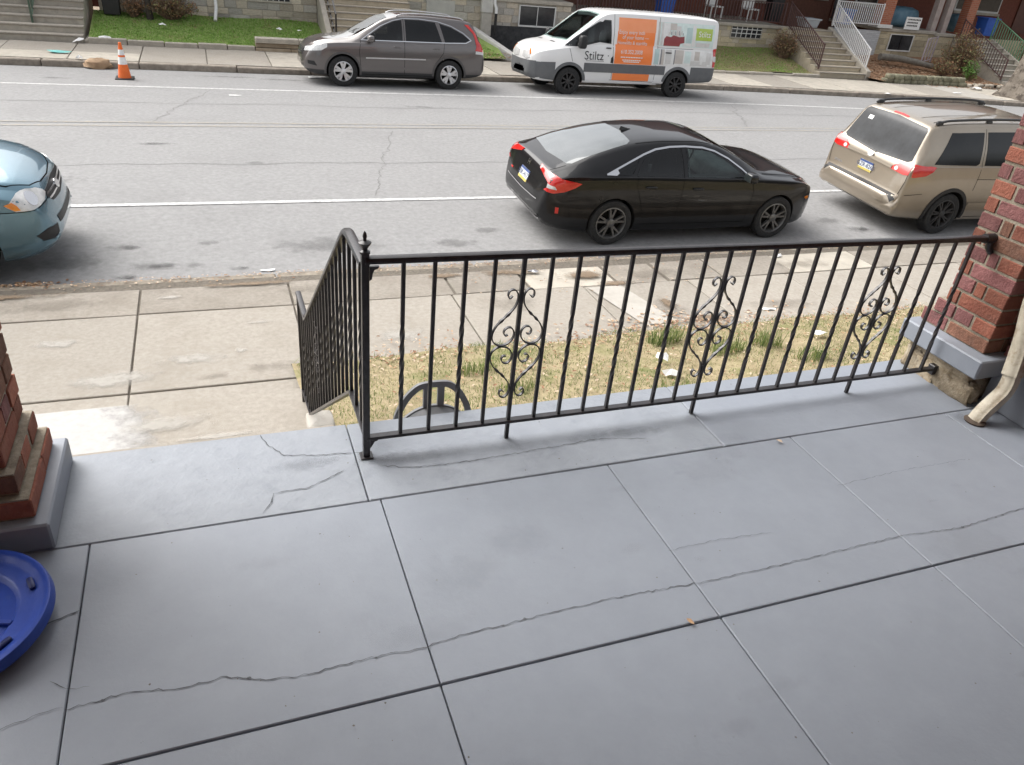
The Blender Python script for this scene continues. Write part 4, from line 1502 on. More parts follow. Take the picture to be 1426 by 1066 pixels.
    def arches(s, mat, width=0.05, off=0.014):
        P = s.P
        R = P['R']
        ri = R + P.get('gap', 0.045) - 0.003
        for ax in (0.0, P['wb']):
            zb = s.C['bot'](ax) + 0.06
            a0 = math.asin(max(-1, min(1, (zb - R) / ri)))
            pts_o, pts_i = [], []
            N_ = 20
            for i in range(N_ + 1):
                g = a0 + (pi - 2 * a0) * i / N_
                pts_i.append((ax + ri * cos(g), R + ri * sin(g)))
                pts_o.append((ax + (ri + width) * cos(g), R + (ri + width) * sin(g)))
            b = MB()
            for i in range(N_):
                s.conform(b, 0, [pts_i[i], pts_o[i], pts_o[i + 1], pts_i[i + 1]], off, -90, 0.2, skirt=True)
            b2 = MB()
            b2.v = [(x, -y, z) for x, y, z in b.v]
            b2.f = [tuple(reversed(f)) for f in b.f]
            b2.m = b.m
            for bb in (b, b2):
                link('wheel_arch', bb.mesh('wheel_arch', mat, smooth=50), s.t)

    def mirrors(s, x, z, mat, y=None, sz=(0.07, 0.10, 0.075)):
        yy = y or (s.C['w'](x) + 0.06)
        for sg in (-1, 1):
            b = MB().blob((x, sg * yy, z), sz[0], sz[1], sz[2], 0.55, 18)
            b.blob((x + 0.02, sg * (yy - sz[1]), z - sz[2] * 0.6), 0.035, 0.06, 0.025, 0.7, 10)
            o = b.build('mirror', mat, s.t, smooth=50, local=True)
            MB().box(x - sz[0] - 0.002, x - sz[0] + 0.006, sg * yy - sz[1] * 0.8, sg * yy + sz[1] * 0.8, z - sz[2] * 0.72, z + sz[2] * 0.72).build('mirror_glass', glass_mid, o, local=True)

    def handle(s, x, z, mat, w=0.09):
        for sg in (-1, 1):
            h = s.bvh.ray_cast(Vector((x, sg * 4, z)), Vector((0, -sg, 0)), 8)
            y = h[0].y
            MB().blob((x, y + sg * 0.016, z), w, 0.014, 0.015, 0.5, 12).build('door_handle', mat, s.t, smooth=50, local=True)

    def plate(s, u, v, az, w=0.15, h=0.075, off=0.012, txt='', parent=None):
        o = s.panel('number_plate', [(u - w, v - h), (u + w, v - h), (u + w, v + h), (u - w, v + h)], az, plate_m, off)[0]
        s.panel('plate_band', [(u - w, v - h), (u + w, v - h), (u + w, v - h * 0.55), (u - w, v - h * 0.55)], az, plate_y, off + 0.002, parent=o)
        s.panel('plate_band', [(u - w, v + h * 0.6), (u + w, v + h * 0.6), (u + w, v + h), (u - w, v + h)], az, plate_b, off + 0.002, parent=o)
        if txt:
            s.text('plate_text', txt, u, v - h * 0.38, h * 1.25, az, plate_ink, off + 0.003, parent=o, align='CENTER')


def m2(pts):
    """mirror 2D points given for u>=0"""
    return list(pts) + [(-u, v) for u, v in reversed(pts) if abs(u) > 1e-6]


ROLLN, ROLLF = radians(2.9), radians(-2.6)

# ---- black sedan
CIV = dict(wb=2.74, R=0.325, tw=0.215, rimr=0.70, gap=0.04, cat='sedan', tuck=0.04, bulge=0.03,
           top=[(-1.045, 0.50), (-1.04, 0.60), (-1.02, 0.70), (-0.985, 0.80), (-0.955, 0.89), (-0.935, 0.955), (-0.90, 0.99), (-0.80, 1.022), (-0.66, 1.072), (-0.35, 1.185), (0.05, 1.297), (0.40, 1.36), (0.85, 1.39), (1.25, 1.386), (1.65, 1.325), (2.05, 1.17), (2.45, 0.985), (2.62, 0.955), (3.0, 0.92), (3.3, 0.85), (3.5, 0.765), (3.58, 0.68), (3.62, 0.58)],
           belt=[(-1.045, 0.45), (-0.98, 0.75), (-0.93, 0.90), (-0.5, 0.97), (0.4, 0.962), (1.4, 0.935), (2.3, 0.91), (3.0, 0.86), (3.35, 0.77), (3.55, 0.62), (3.62, 0.5)],
           bot=[(-1.045, 0.40), (-0.98, 0.30), (-0.8, 0.24), (-0.4, 0.19), (2.8, 0.17), (3.35, 0.18), (3.55, 0.22), (3.62, 0.30)],
           w=[(-1.045, 0.56), (-1.03, 0.66), (-0.98, 0.755), (-0.90, 0.81), (-0.7, 0.86), (-0.3, 0.895), (0.5, 0.90), (1.5, 0.905), (2.4, 0.90), (2.9, 0.885), (3.25, 0.82), (3.45, 0.71), (3.56, 0.58), (3.62, 0.42)],
           rw=[(-1.045, 0.45), (-0.93, 0.63), (-0.6, 0.665), (-0.2, 0.645), (0.3, 0.595), (0.9, 0.575), (1.4, 0.58), (2.0, 0.645), (2.45, 0.715), (2.8, 0.72), (3.2, 0.66), (3.5, 0.5), (3.62, 0.3)],
           crown=[(-1.0, 0.03), (-0.5, 0.04), (0.0, 0.06), (0.8, 0.065), (1.6, 0.055), (2.4, 0.05), (3.0, 0.055), (3.6, 0.03)])
CW_R = [(0.28, 0.983), (1.0, 0.965), (1.02, 1.285), (0.80, 1.276), (0.58, 1.230), (0.42, 1.171), (0.34, 1.088)]
CW_F = [(1.10, 0.960), (2.12, 0.935), (1.95, 1.047), (1.72, 1.171), (1.52, 1.249), (1.35, 1.276), (1.11, 1.290)]
CW_S = [(1.62, -0.52), (2.38, -0.62), (2.44, 0), (2.38, 0.62), (1.62, 0.52), (1.58, 0)]


def shrink(poly, k=0.94):
    cx = sum(p[0] for p in poly) / len(poly)
    cy = sum(p[1] for p in poly) / len(poly)
    return [(cx + (x - cx) * k, cy + (y - cy) * k) for x, y in poly]


CIV['cabin'] = (-0.15, 2.3, 0.42)
CIV['holes'] = [(shrink(CW_R), 'side'), (shrink(CW_F), 'side'), (shrink(CW_S, 0.92), 'top')]
CIV['holez'] = 0.96
black_paint = pm('black_car_paint', (0.004, 0.004, 0.0045), (0.006, 0.006, 0.007), scale=3, rough=0.3, coat=0.8, spec=0.08)
c = Car('black_sedan', 'black four door sedan with red wraparound tail lamps parked behind the railing', (5.07, 9.93, -0.055), 0.0, ROLLN, CIV, black_paint)
c.wheels(dark_alloy, (5, 0.017, 0.012, 0.2), 0.895)
c.panel('side_window', CW_R, -90, tint_g, both=True)
c.panel('side_window', CW_F, -90, clear_g, both=True)
c.panel('quarter_window', [(-0.02, 0.997), (0.20, 0.988), (0.33, 1.130), (0.20, 1.088)], -90, glass_dark, both=True)
ch = [(-0.16, 1.001), (-0.02, 1.056), (0.2, 1.139), (0.42, 1.218), (0.62, 1.274), (0.85, 1.301), (1.1, 1.308), (1.38, 1.295), (1.58, 1.253), (1.8, 1.166), (2.02, 1.042), (2.16, 0.945)]
c.line('window_trim', ch, 0.02, -90, chrome, 0.006)
c.panel('trim_corner', [(-0.17, 0.995), (-0.02, 0.988), (0.02, 1.015), (0.0, 1.056)], -90, chrome, 0.006, both=True)
c.panel('rear_window', m2([(0.0, 0), (0, 0)])[:0] + [(-0.66, -0.56), (-0.60, -0.61), (-0.1, -0.565), (0.22, -0.52), (0.30, -0.45), (0.345, 0), (0.30, 0.45), (0.22, 0.52), (-0.1, 0.565), (-0.60, 0.61), (-0.66, 0.56), (-0.72, 0)], 'top', pm('rear_glass', (0.045, 0.055, 0.055), (0.09, 0.10, 0.10), scale=2.5, rough=0.03, spec=0.8, coat=1.0), 0.003)  # base colour lightened to imitate sky reflected in the rear glass
c.panel('windscreen', CW_S, 'top', clear_g, 0.003)
c.interior(1.25, 0.35, 0.42)
for pts in ([(1.03, 1.30), (1.035, 0.96), (1.02, 0.62), (0.98, 0.30)], [(0.31, 0.98), (0.30, 0.85), (0.38, 0.66), (0.44, 0.5)], [(2.17, 0.95), (2.24, 0.75), (2.2, 0.3)], [(0.45, 0.30), (2.2, 0.29)], [(0.23, 1.01), (0.36, 1.19)]):
    c.line('door_gap', pts, 0.007, -90, seam_m, 0.002)
c.line('boot_gap', [(-0.68, -0.60), (-0.89, -0.57)], 0.007, 'top', seam_m, 0.002)
c.handle(0.52, 0.835, black_paint)
c.handle(1.28, 0.805, black_paint)
c.mirrors(2.07, 0.985, black_paint, 0.985, (0.075, 0.095, 0.065))
# wraparound lamps seen from the rear corner
c.panel('tail_lamp', [(-0.40, 0.985), (-0.12, 0.955), (0.05, 0.93), (0.24, 0.89), (0.17, 0.83), (0.06, 0.775), (-0.06, 0.745), (-0.22, 0.755), (-0.15, 0.81), (-0.165, 0.86), (-0.40, 0.945)], -135, red_lens, 0.01, both=True)
c.panel('reversing_lens', [(-0.165, 0.80), (-0.03, 0.795), (-0.06, 0.835), (-0.16, 0.85)], -135, clear_lens, 0.013, both=True)
c.panel('bumper_reflector', [(-0.02, 0.475), (0.02, 0.475), (0.02, 0.555), (-0.02, 0.56)], -135, red_lens, 0.008, both=True)
c.panel('side_marker', [(3.28, 0.60), (3.42, 0.585), (3.42, 0.625), (3.28, 0.63)], -90, amber_lens, 0.008, both=True)
c.panel('headlight', [(0.30, 0.69), (0.62, 0.745), (0.60, 0.68), (0.32, 0.635)], 0, clear_lens, 0.006, both=True)
c.panel('front_grille', m2([(0.0, 0.42), (0.42, 0.44), (0.40, 0.56), (0.0, 0.55)]), 0, black_trim, 0.004)
c.line('rear_chrome', [(-0.66, 0.345), (-0.4, 0.325), (0, 0.315), (0.4, 0.325), (0.66, 0.345)], 0.022, 180, chrome, 0.01, both=False)
c.line('bumper_edge', [(-0.56, 0.585), (0, 0.565), (0.56, 0.585)], 0.016, 180, chrome, 0.008, both=False)
c.plate(0.0, 0.735, 180, txt='LBK-4172')
c.panel('badge', [(-0.035, 0.875), (-0.022, 0.875), (-0.022, 0.898), (0.022, 0.898), (0.022, 0.875), (0.035, 0.875), (0.038, 0.94), (0.024, 0.94), (0.023, 0.912), (-0.023, 0.912), (-0.024, 0.94), (-0.038, 0.94)], 180, chrome, 0.008, grid=0.2)
c.panel('boot_badge', [(-0.50, 0.68), (-0.42, 0.68), (-0.42, 0.70), (-0.50, 0.70)], 180, red_lens, 0.006)
b = MB()
b.add([(0.36, -0.03, 1.335), (0.36, 0.03, 1.335), (0.56, 0.012, 1.365), (0.56, -0.012, 1.365), (0.375, -0.008, 1.41), (0.375, 0.008, 1.41)], [(0, 1, 5, 4), (0, 4, 3), (1, 2, 5), (4, 5, 2, 3), (0, 3, 2, 1)])
b.build('antenna_fin', black_paint, c.t, smooth=40, local=True)
c.line('roof_gap', [(0.35, -0.53), (1.55, -0.525)], 0.012, 'top', seam_m, 0.003)
c.line('bonnet_gap', [(2.45, -0.70), (3.1, -0.66), (3.42, -0.5)], 0.007, 'top', seam_m, 0.002)
c.line('wiper', [(2.40, -0.5), (2.30, -0.05)], 0.016, 'top', black_trim, 0.012, both=False)
c.line('wiper', [(2.42, 0.0), (2.30, 0.45)], 0.016, 'top', black_trim, 0.012, both=False)

# ---- gold minivan
SIE = dict(wb=3.03, R=0.345, tw=0.22, rimr=0.70, gap=0.05, cat='minivan', tuck=0.035, bulge=0.03,
           top=[(-1.10, 0.50), (-1.095, 0.57), (-1.075, 0.615), (-1.03, 0.635), (-0.985, 0.65), (-0.975, 0.74), (-0.965, 0.95), (-0.945, 1.05), (-0.90, 1.13), (-0.76, 1.47), (-0.69, 1.62), (-0.62, 1.68), (-0.5, 1.71), (0.1, 1.75), (1.1, 1.765), (1.8, 1.73), (2.2, 1.65), (2.6, 1.45), (3.1, 1.17), (3.3, 1.10), (3.7, 0.98), (3.9, 0.85), (3.97, 0.72), (4.0, 0.6)],
           belt=[(-1.10, 0.45), (-0.98, 0.60), (-0.965, 0.92), (-0.92, 1.11), (0, 1.12), (1.5, 1.10), (2.8, 1.0), (3.4, 0.92), (3.8, 0.78), (4.0, 0.52)],
           bot=[(-1.10, 0.36), (-1.0, 0.30), (-0.6, 0.26), (0, 0.22), (3.0, 0.2), (3.6, 0.2), (3.9, 0.28), (4.0, 0.38)],
           w=[(-1.10, 0.70), (-1.085, 0.80), (-1.04, 0.89), (-0.98, 0.905), (-0.8, 0.945), (-0.3, 0.98), (1.0, 0.985), (2.6, 0.98), (3.2, 0.95), (3.6, 0.85), (3.85, 0.68), (4.0, 0.45)],
           rw=[(-1.10, 0.62), (-0.97, 0.86), (-0.92, 0.83), (-0.75, 0.745), (-0.6, 0.71), (0, 0.72), (1.5, 0.72), (2.3, 0.74), (3.1, 0.80), (3.5, 0.74), (3.9, 0.45), (4.0, 0.32)],
           crown=[(-1.0, 0.02), (-0.7, 0.05), (0, 0.06), (1.5, 0.06), (3.0, 0.06), (4.0, 0.03)])
gold = pm('gold_paint', (0.305, 0.258, 0.20), (0.335, 0.285, 0.222), scale=2, rough=0.28, metal=0.55, coat=1.0)
c = Car('gold_minivan', 'beige gold minivan with roof rails and dark wheels parked next to the right brick pier', (11.07, 9.87, -0.055), 0.0, ROLLN, SIE, gold)
c.wheels(black_steel, (7, 0.014, 0.010, 0.13), 0.975)
c.arches(black_trim, 0.055)
c.panel('rear_window', m2([(0.0, 1.085), (0.70, 1.125), (0.765, 1.16), (0.68, 1.59), (0.63, 1.63), (0.0, 1.66)]), 180, pm('rear_tint', (0.006, 0.007, 0.009), (0.03, 0.033, 0.037), scale=2.2, rough=0.05, spec=0.2), 0.004)
c.panel('side_window', [(-0.56, 1.155), (0.32, 1.14), (0.38, 1.17), (0.40, 1.615), (-0.27, 1.60)], -90, glass_dark, both=True)
c.panel('side_window', [(0.50, 1.14), (1.60, 1.125), (1.60, 1.63), (0.48, 1.62)], -90, glass_dark, both=True)
c.panel('side_window', [(1.68, 1.125), (2.62, 1.08), (2.35, 1.33), (2.05, 1.57), (1.68, 1.63)], -90, glass_dark, both=True)
c.panel('windscreen', [(2.25, -0.60), (3.05, -0.70), (3.12, 0), (3.05, 0.70), (2.25, 0.60), (2.2, 0)], 'top', glass_mid, 0.003)
c.panel('tail_lamp', [(-0.02, 1.135), (0.0, 1.137), (0.30, 1.118), (0.275, 1.05), (0.19, 0.985), (0.02, 0.95), (-0.01, 0.955)], -135, red_lens, 0.01, both=True)
c.panel('tail_lamp', [(0.62, 1.085), (0.80, 1.12), (0.855, 1.125), (0.87, 0.97), (0.78, 0.95), (0.48, 0.96), (0.53, 1.03)], 180, red_lens, 0.01, both=True)
for u in (0.60, -0.60):
    c.panel('reversing_lens', [(u + 0.038 * cos(g * 0.524), 1.0 + 0.032 * sin(g * 0.524)) for g in range(12)], 180, clear_lens, 0.014)
c.line('tailgate_gap', [(-0.83, 0.66), (-0.865, 0.86), (-0.86, 1.12)], 0.008, 180, seam_m, 0.003)
c.line('tailgate_trim', [(-0.50, 0.99), (0, 1.0), (0.50, 0.99)], 0.045, 180, gold, 0.022, both=False)
c.panel('badge', [(0.06 * cos(g * 0.45), 1.035 + 0.038 * sin(g * 0.45)) for g in range(14)], 180, chrome, 0.026)
c.plate(0.0, 0.84, 180, txt='GZR-8265')
c.text('model_script', 'SIENNA', -0.72, 0.715, 0.055, 180, chrome, 0.006)
c.panel('bumper_step', [(-1.06, -0.80), (-1.02, -0.84), (-1.0, -0.80), (-1.0, 0.80), (-1.02, 0.84), (-1.06, 0.80), (-1.075, 0)], 'top', black_trim, 0.008)
c.line('bumper_crease', [(-0.78, 0.50), (0, 0.475), (0.78, 0.50)], 0.02, 180, gold, 0.014, both=False)
c.line('wiper', [(0.05, 1.09), (-0.42, 1.12)], 0.022, 180, black_trim, 0.014, both=False)
c.panel('window_sticker', [(-0.52, 1.47), (-0.42, 1.47), (-0.42, 1.53), (-0.52, 1.53)], 180, paper, 0.007)
c.panel('brake_lamp', m2([(0.0, 1.672), (0.16, 1.668), (0.16, 1.685), (0.0, 1.69)]), 180, red_lens, 0.006)
for pts in ([(0.44, 1.66), (0.44, 1.12), (0.42, 0.75)], [(1.64, 1.62), (1.64, 0.3)], [(0.42, 0.93), (1.64, 0.91)], [(2.68, 1.02), (2.64, 0.3)], [(-0.62, 0.70), (-0.98, 0.66)], [(0.5, 0.29), (2.6, 0.28)]):
    c.line('door_gap', pts, 0.008, -90, seam_m, 0.002)
c.line('side_moulding', [(0.45, 0.52), (2.6, 0.5)], 0.05, -90, gold, 0.012)
c.handle(1.5, 0.86, gold)
c.handle(1.8, 0.86, gold)
c.mirrors(2.5, 1.08, gold, 1.07, (0.08, 0.11, 0.085))
rail_m = pm('roof_rail_black', (0.02, 0.02, 0.021), (0.03, 0.03, 0.031), scale=15, rough=0.45)
for sg in (-1, 1):
    pts = [(-0.55, sg * 0.655, 1.70), (-0.42, sg * 0.65, 1.735), (-0.2, sg * 0.645, 1.758), (0.6, sg * 0.645, 1.785), (1.4, sg * 0.645, 1.785), (1.75, sg * 0.645, 1.765), (1.9, sg * 0.645, 1.72)]
    b = MB().tube(catmull(pts, 6), 0.02, 8)
    for x in (-0.48, 0.55, 1.8):
        b.blob((x, sg * 0.645, 1.735 if x > 0 else 1.71), 0.07, 0.026, 0.04, 0.6, 10)
    b.build('roof_rail', rail_m, c.t, smooth=50, local=True)
c.line('roof_groove', [(-0.5, -0.30), (1.6, -0.30)], 0.03, 'top', gold, 0.006)
c.line('roof_groove', [(-0.5, -0.55), (1.7, -0.56)], 0.012, 'top', seam_m, 0.003)
c.panel('headlight', [(0.32, 0.70), (0.66, 0.80), (0.62, 0.66), (0.36, 0.62)], 0, clear_lens, 0.006, both=True)

# ---- blue compact SUV at the left edge
RAV = dict(wb=2.66, R=0.36, tw=0.22, rimr=0.66, gap=0.05, cat='suv', tuck=0.04, bulge=0.03,
           top=[(-1.02, 0.55), (-1.0, 0.70), (-0.95, 1.0), (-0.86, 1.15), (-0.68, 1.52), (-0.55, 1.63), (0, 1.68), (0.9, 1.69), (1.4, 1.65), (1.65, 1.57), (2.35, 1.19), (2.5, 1.15), (2.9, 1.11), (3.2, 1.05), (3.38, 0.98), (3.48, 0.90), (3.53, 0.80), (3.56, 0.70), (3.585, 0.60), (3.59, 0.52)],
           belt=[(-1.02, 0.5), (-0.95, 0.9), (-0.8, 1.06), (0, 1.06), (1.2, 1.03), (2.3, 1.01), (2.9, 0.98), (3.25, 0.90), (3.45, 0.76), (3.59, 0.47)],
           bot=[(-1.02, 0.45), (-0.8, 0.32), (0, 0.25), (2.6, 0.24), (3.2, 0.25), (3.45, 0.30), (3.55, 0.36), (3.59, 0.42)],
           w=[(-1.02, 0.66), (-0.93, 0.80), (-0.5, 0.91), (0.5, 0.925), (2.3, 0.925), (2.8, 0.92), (3.05, 0.89), (3.25, 0.835), (3.4, 0.76), (3.5, 0.66), (3.56, 0.54), (3.59, 0.38)],
           rw=[(-1.02, 0.5), (-0.8, 0.68), (-0.5, 0.66), (1.4, 0.66), (1.7, 0.67), (2.35, 0.74), (2.8, 0.76), (3.1, 0.72), (3.35, 0.60), (3.5, 0.46), (3.59, 0.25)],
           crown=[(-1.0, 0.03), (0, 0.06), (2.0, 0.06), (2.6, 0.07), (3.3, 0.075), (3.59, 0.03)])
blu = pm('pale_blue_paint', (0.12, 0.225, 0.285), (0.135, 0.245, 0.31), scale=2, rough=0.26, metal=0.55, coat=1.0)
c = Car('blue_suv', 'light blue compact suv with only its front corner showing at the left edge', (-5.20, 9.58, -0.072), 0.0, ROLLN, RAV, blu)
c.wheels(alloy, (5, 0.03, 0.03, 0), 0.915)
c.panel('windscreen', [(1.62, -0.56), (2.30, -0.66), (2.36, 0), (2.30, 0.66), (1.62, 0.56), (1.57, 0)], 'top', glass_mid, 0.003)
c.panel('side_window', [(0.9, 1.07), (2.05, 1.05), (1.75, 1.35), (1.45, 1.53), (0.9, 1.57)], -90, glass_dark, both=True)
c.panel('side_window', [(-0.1, 1.08), (0.82, 1.07), (0.82, 1.57), (0.0, 1.55)], -90, glass_dark, both=True)
c.panel('headlight', [(1.51, 0.85), (1.58, 0.905), (1.68, 0.935), (1.80, 0.945), (1.92, 0.925), (2.0, 0.885), (2.02, 0.855), (1.95, 0.805), (1.85, 0.785), (1.72, 0.775), (1.58, 0.79)], -42, clear_lens, 0.008, both=True)
c.panel('indicator_lens', [(1.50, 0.865), (1.57, 0.885), (1.60, 0.85), (1.62, 0.80), (1.57, 0.80)], -42, amber_lens, 0.012, both=True)
c.panel('lamp_bowl', [(1.79 + 0.07 * cos(g * 0.524), 0.865 + 0.062 * sin(g * 0.524)) for g in range(12)], -42, chrome, 0.012, both=True)
c.panel('grille', m2([(0.0, 0.70), (0.34, 0.735), (0.44, 0.80), (0.48, 0.865), (0.0, 0.885)]), 0, black_trim, 0.006)
for v in (0.765, 0.815):
    c.line('grille_bar', [(-0.42, v + 0.02), (0, v), (0.42, v + 0.02)], 0.018, 0, chrome, 0.012, both=False)
c.panel('badge', [(0.075 * cos(g * 0.45), 0.80 + 0.05 * sin(g * 0.45)) for g in range(14)], 0, chrome, 0.022)
c.panel('lower_grille', m2([(0.0, 0.50), (0.42, 0.52), (0.44, 0.60), (0.0, 0.59)]), 0, black_trim, 0.006)
c.panel('fog_lamp_recess', [(1.70, 0.50), (1.84, 0.55), (2.0, 0.545), (1.99, 0.45), (1.90, 0.415), (1.76, 0.43)], -42, black_trim, 0.006, both=True)
c.line('fog_trim', [(1.76, 0.425), (1.90, 0.405), (2.0, 0.45)], 0.022, -42, blu, 0.016)
c.line('bumper_gap', [(1.40, 0.80), (1.55, 0.785), (1.76, 0.768), (1.97, 0.79), (2.12, 0.83)], 0.008, -42, seam_m, 0.003)
c.line('bonnet_gap', [(2.35, -0.78), (2.9, -0.76), (3.2, -0.66), (3.38, -0.50), (3.45, -0.3), (3.47, 0)], 0.009, 'top', seam_m, 0.003)
c.line('door_gap', [(0.86, 1.6), (0.86, 0.35)], 0.008, -90, seam_m, 0.002)
c.line('door_gap', [(2.15, 1.04), (2.2, 0.35)], 0.008, -90, seam_m, 0.002)
c.handle(0.98, 0.9, blu)
c.mirrors(1.98, 1.11, blu, 1.02, (0.08, 0.11, 0.085))

# ---- grey SUV across the street
CRV = dict(wb=2.63, R=0.345, tw=0.22, rimr=0.64, gap=0.05, cat='suv', tuck=0.04, bulge=0.03,
           top=[(-0.985, 0.55), (-0.98, 0.70), (-0.955, 0.90), (-0.90, 1.03), (-0.80, 1.22), (-0.66, 1.48), (-0.55, 1.575), (-0.4, 1.605), (0, 1.635), (0.7, 1.655), (1.2, 1.635), (1.55, 1.56), (2.0, 1.33), (2.35, 1.15), (2.5, 1.11), (2.95, 1.05), (3.25, 0.97), (3.42, 0.87), (3.50, 0.75), (3.545, 0.62), (3.55, 0.55)],
           belt=[(-0.985, 0.5), (-0.93, 0.85), (-0.78, 1.06), (0, 1.045), (1.0, 1.02), (2.0, 0.995), (2.4, 0.985), (2.95, 0.95), (3.3, 0.84), (3.55, 0.5)],
           bot=[(-0.985, 0.45), (-0.9, 0.36), (-0.6, 0.29), (0, 0.25), (2.6, 0.23), (3.15, 0.24), (3.42, 0.30), (3.55, 0.42)],
           w=[(-0.985, 0.62), (-0.95, 0.74), (-0.85, 0.83), (-0.5, 0.895), (0.2, 0.91), (2.2, 0.91), (2.75, 0.90), (3.1, 0.85), (3.35, 0.74), (3.48, 0.60), (3.55, 0.42)],
           rw=[(-0.985, 0.5), (-0.8, 0.68), (-0.5, 0.64), (0.8, 0.635), (1.5, 0.645), (2.35, 0.73), (2.8, 0.74), (3.2, 0.64), (3.55, 0.3)],
           crown=[(-1.0, 0.03), (0, 0.06), (1.5, 0.06), (2.5, 0.06), (3.55, 0.03)])
VW_F = [(1.18, 1.075), (2.12, 1.06), (1.92, 1.20), (1.62, 1.385), (1.36, 1.49), (1.18, 1.525)]
VW_S = [(1.52, -0.56), (2.28, -0.64), (2.34, 0), (2.28, 0.64), (1.52, 0.56), (1.47, 0)]
CRV['cabin'] = (-0.3, 2.2, 0.5)
CRV['holes'] = [(shrink(VW_F), 'side'), (shrink(VW_S, 0.92), 'top')]
CRV['holez'] = 1.12
gry = two_tone('grey_paint', (0.145, 0.132, 0.128), (0.035, 0.035, 0.036), 0.36, metal=0.55, rough=0.28)
gryp = pm('grey_panel_paint', (0.145, 0.132, 0.128), rough=0.28, metal=0.55, coat=1.0)
c = Car('grey_suv', 'taupe grey suv with silver wheels parked across the street in front of the steps', (5.76, 20.52, -0.085), pi, ROLLF, CRV, gry)
c.wheels(alloy, (5, 0.024, 0.032, 0.22), 0.905)
c.arches(pm('grey_cladding', (0.075, 0.07, 0.069), (0.09, 0.085, 0.083), scale=6, rough=0.5), 0.05, 0.01)
c.panel('side_window', VW_F, -90, tint_g, both=True)
c.panel('side_window', [(0.20, 1.085), (1.10, 1.075), (1.10, 1.535), (0.75, 1.54), (0.35, 1.51)], -90, glass_dark, both=True)
c.panel('quarter_window', [(-0.52, 1.165), (-0.40, 1.11), (0.12, 1.09), (0.24, 1.49), (-0.05, 1.42), (-0.34, 1.29)], -90, glass_dark, both=True)
c.line('window_trim', [(2.18, 1.055), (1.1, 1.067), (0.1, 1.078), (-0.42, 1.095), (-0.56, 1.16), (-0.36, 1.31), (-0.05, 1.45), (0.3, 1.535), (0.75, 1.565), (1.15, 1.555), (1.4, 1.50), (1.7, 1.37), (2.0, 1.175), (2.18, 1.055)], 0.016, -90, chrome, 0.006)
c.panel('windscreen', VW_S, 'top', clear_g, 0.003)
c.interior(1.2, 0.3, 0.52)
c.panel('tail_lamp', [(0.12, 1.50), (0.19, 1.50), (0.10, 1.30), (0.10, 1.05), (0.14, 0.93), (-0.08, 0.90), (-0.10, 1.0), (0.02, 1.15), (0.04, 1.32)], -135, red_lens, 0.01, both=True)
c.panel('reversing_lens', [(0.13, 0.925), (0.14, 0.86), (-0.08, 0.83), (-0.08, 0.90)], -135, clear_lens, 0.01, both=True)
c.panel('rear_window', m2([(0, 1.10), (0.58, 1.12), (0.5, 1.47), (0, 1.5)]), 180, glass_dark, 0.004)
c.panel('headlight', [(2.98, 0.955), (3.22, 0.885), (3.36, 0.82), (3.30, 0.765), (3.12, 0.785), (2.99, 0.86)], -90, clear_lens, 0.008, both=True)
c.panel('headlight', [(0.42, 0.82), (0.75, 0.88), (0.75, 0.76), (0.45, 0.73)], 0, clear_lens, 0.008, both=True)
c.panel('grille', m2([(0, 0.62), (0.40, 0.64), (0.42, 0.80), (0, 0.80)]), 0, black_trim, 0.006)
for v in (0.67, 0.72, 0.77):
    c.line('grille_bar', [(-0.38, v), (0.38, v)], 0.016, 0, chrome, 0.011, both=False)
c.panel('fog_lamp_recess', [(1.72, 0.44), (1.95, 0.47), (1.95, 0.55), (1.78, 0.54)], -45, black_trim, 0.008, both=True)
for pts in ([(1.14, 1.55), (1.14, 0.30)], [(2.2, 1.04), (2.24, 0.8), (2.2, 0.32)], [(0.14, 1.08), (0.16, 0.85), (0.36, 0.6)], [(0.42, 0.30), (2.2, 0.30)]):
    c.line('door_gap', pts, 0.009, -90, seam_m, 0.002)
c.line('side_moulding', [(0.62, 0.685), (2.08, 0.67)], 0.03, -90, alloy, 0.012)
c.line('side_crease', [(0.5, 0.47), (2.0, 0.45)], 0.05, -90, gryp, 0.010)
c.handle(1.32, 0.935, gryp)
c.handle(0.34, 0.945, gryp)
c.mirrors(1.98, 1.10, gryp, 1.01, (0.08, 0.11, 0.075))
for sg in (-1, 1):
    MB().tube(catmull([(-0.4, sg * 0.60, 1.60), (-0.2, sg * 0.60, 1.645), (0.6, sg * 0.60, 1.675), (1.1, sg * 0.6, 1.655), (1.3, sg * 0.61, 1.60)], 6), 0.014, 8).build('roof_rail', alloy, c.t, smooth=50, local=True)
c.plate(0, 0.95, 180)

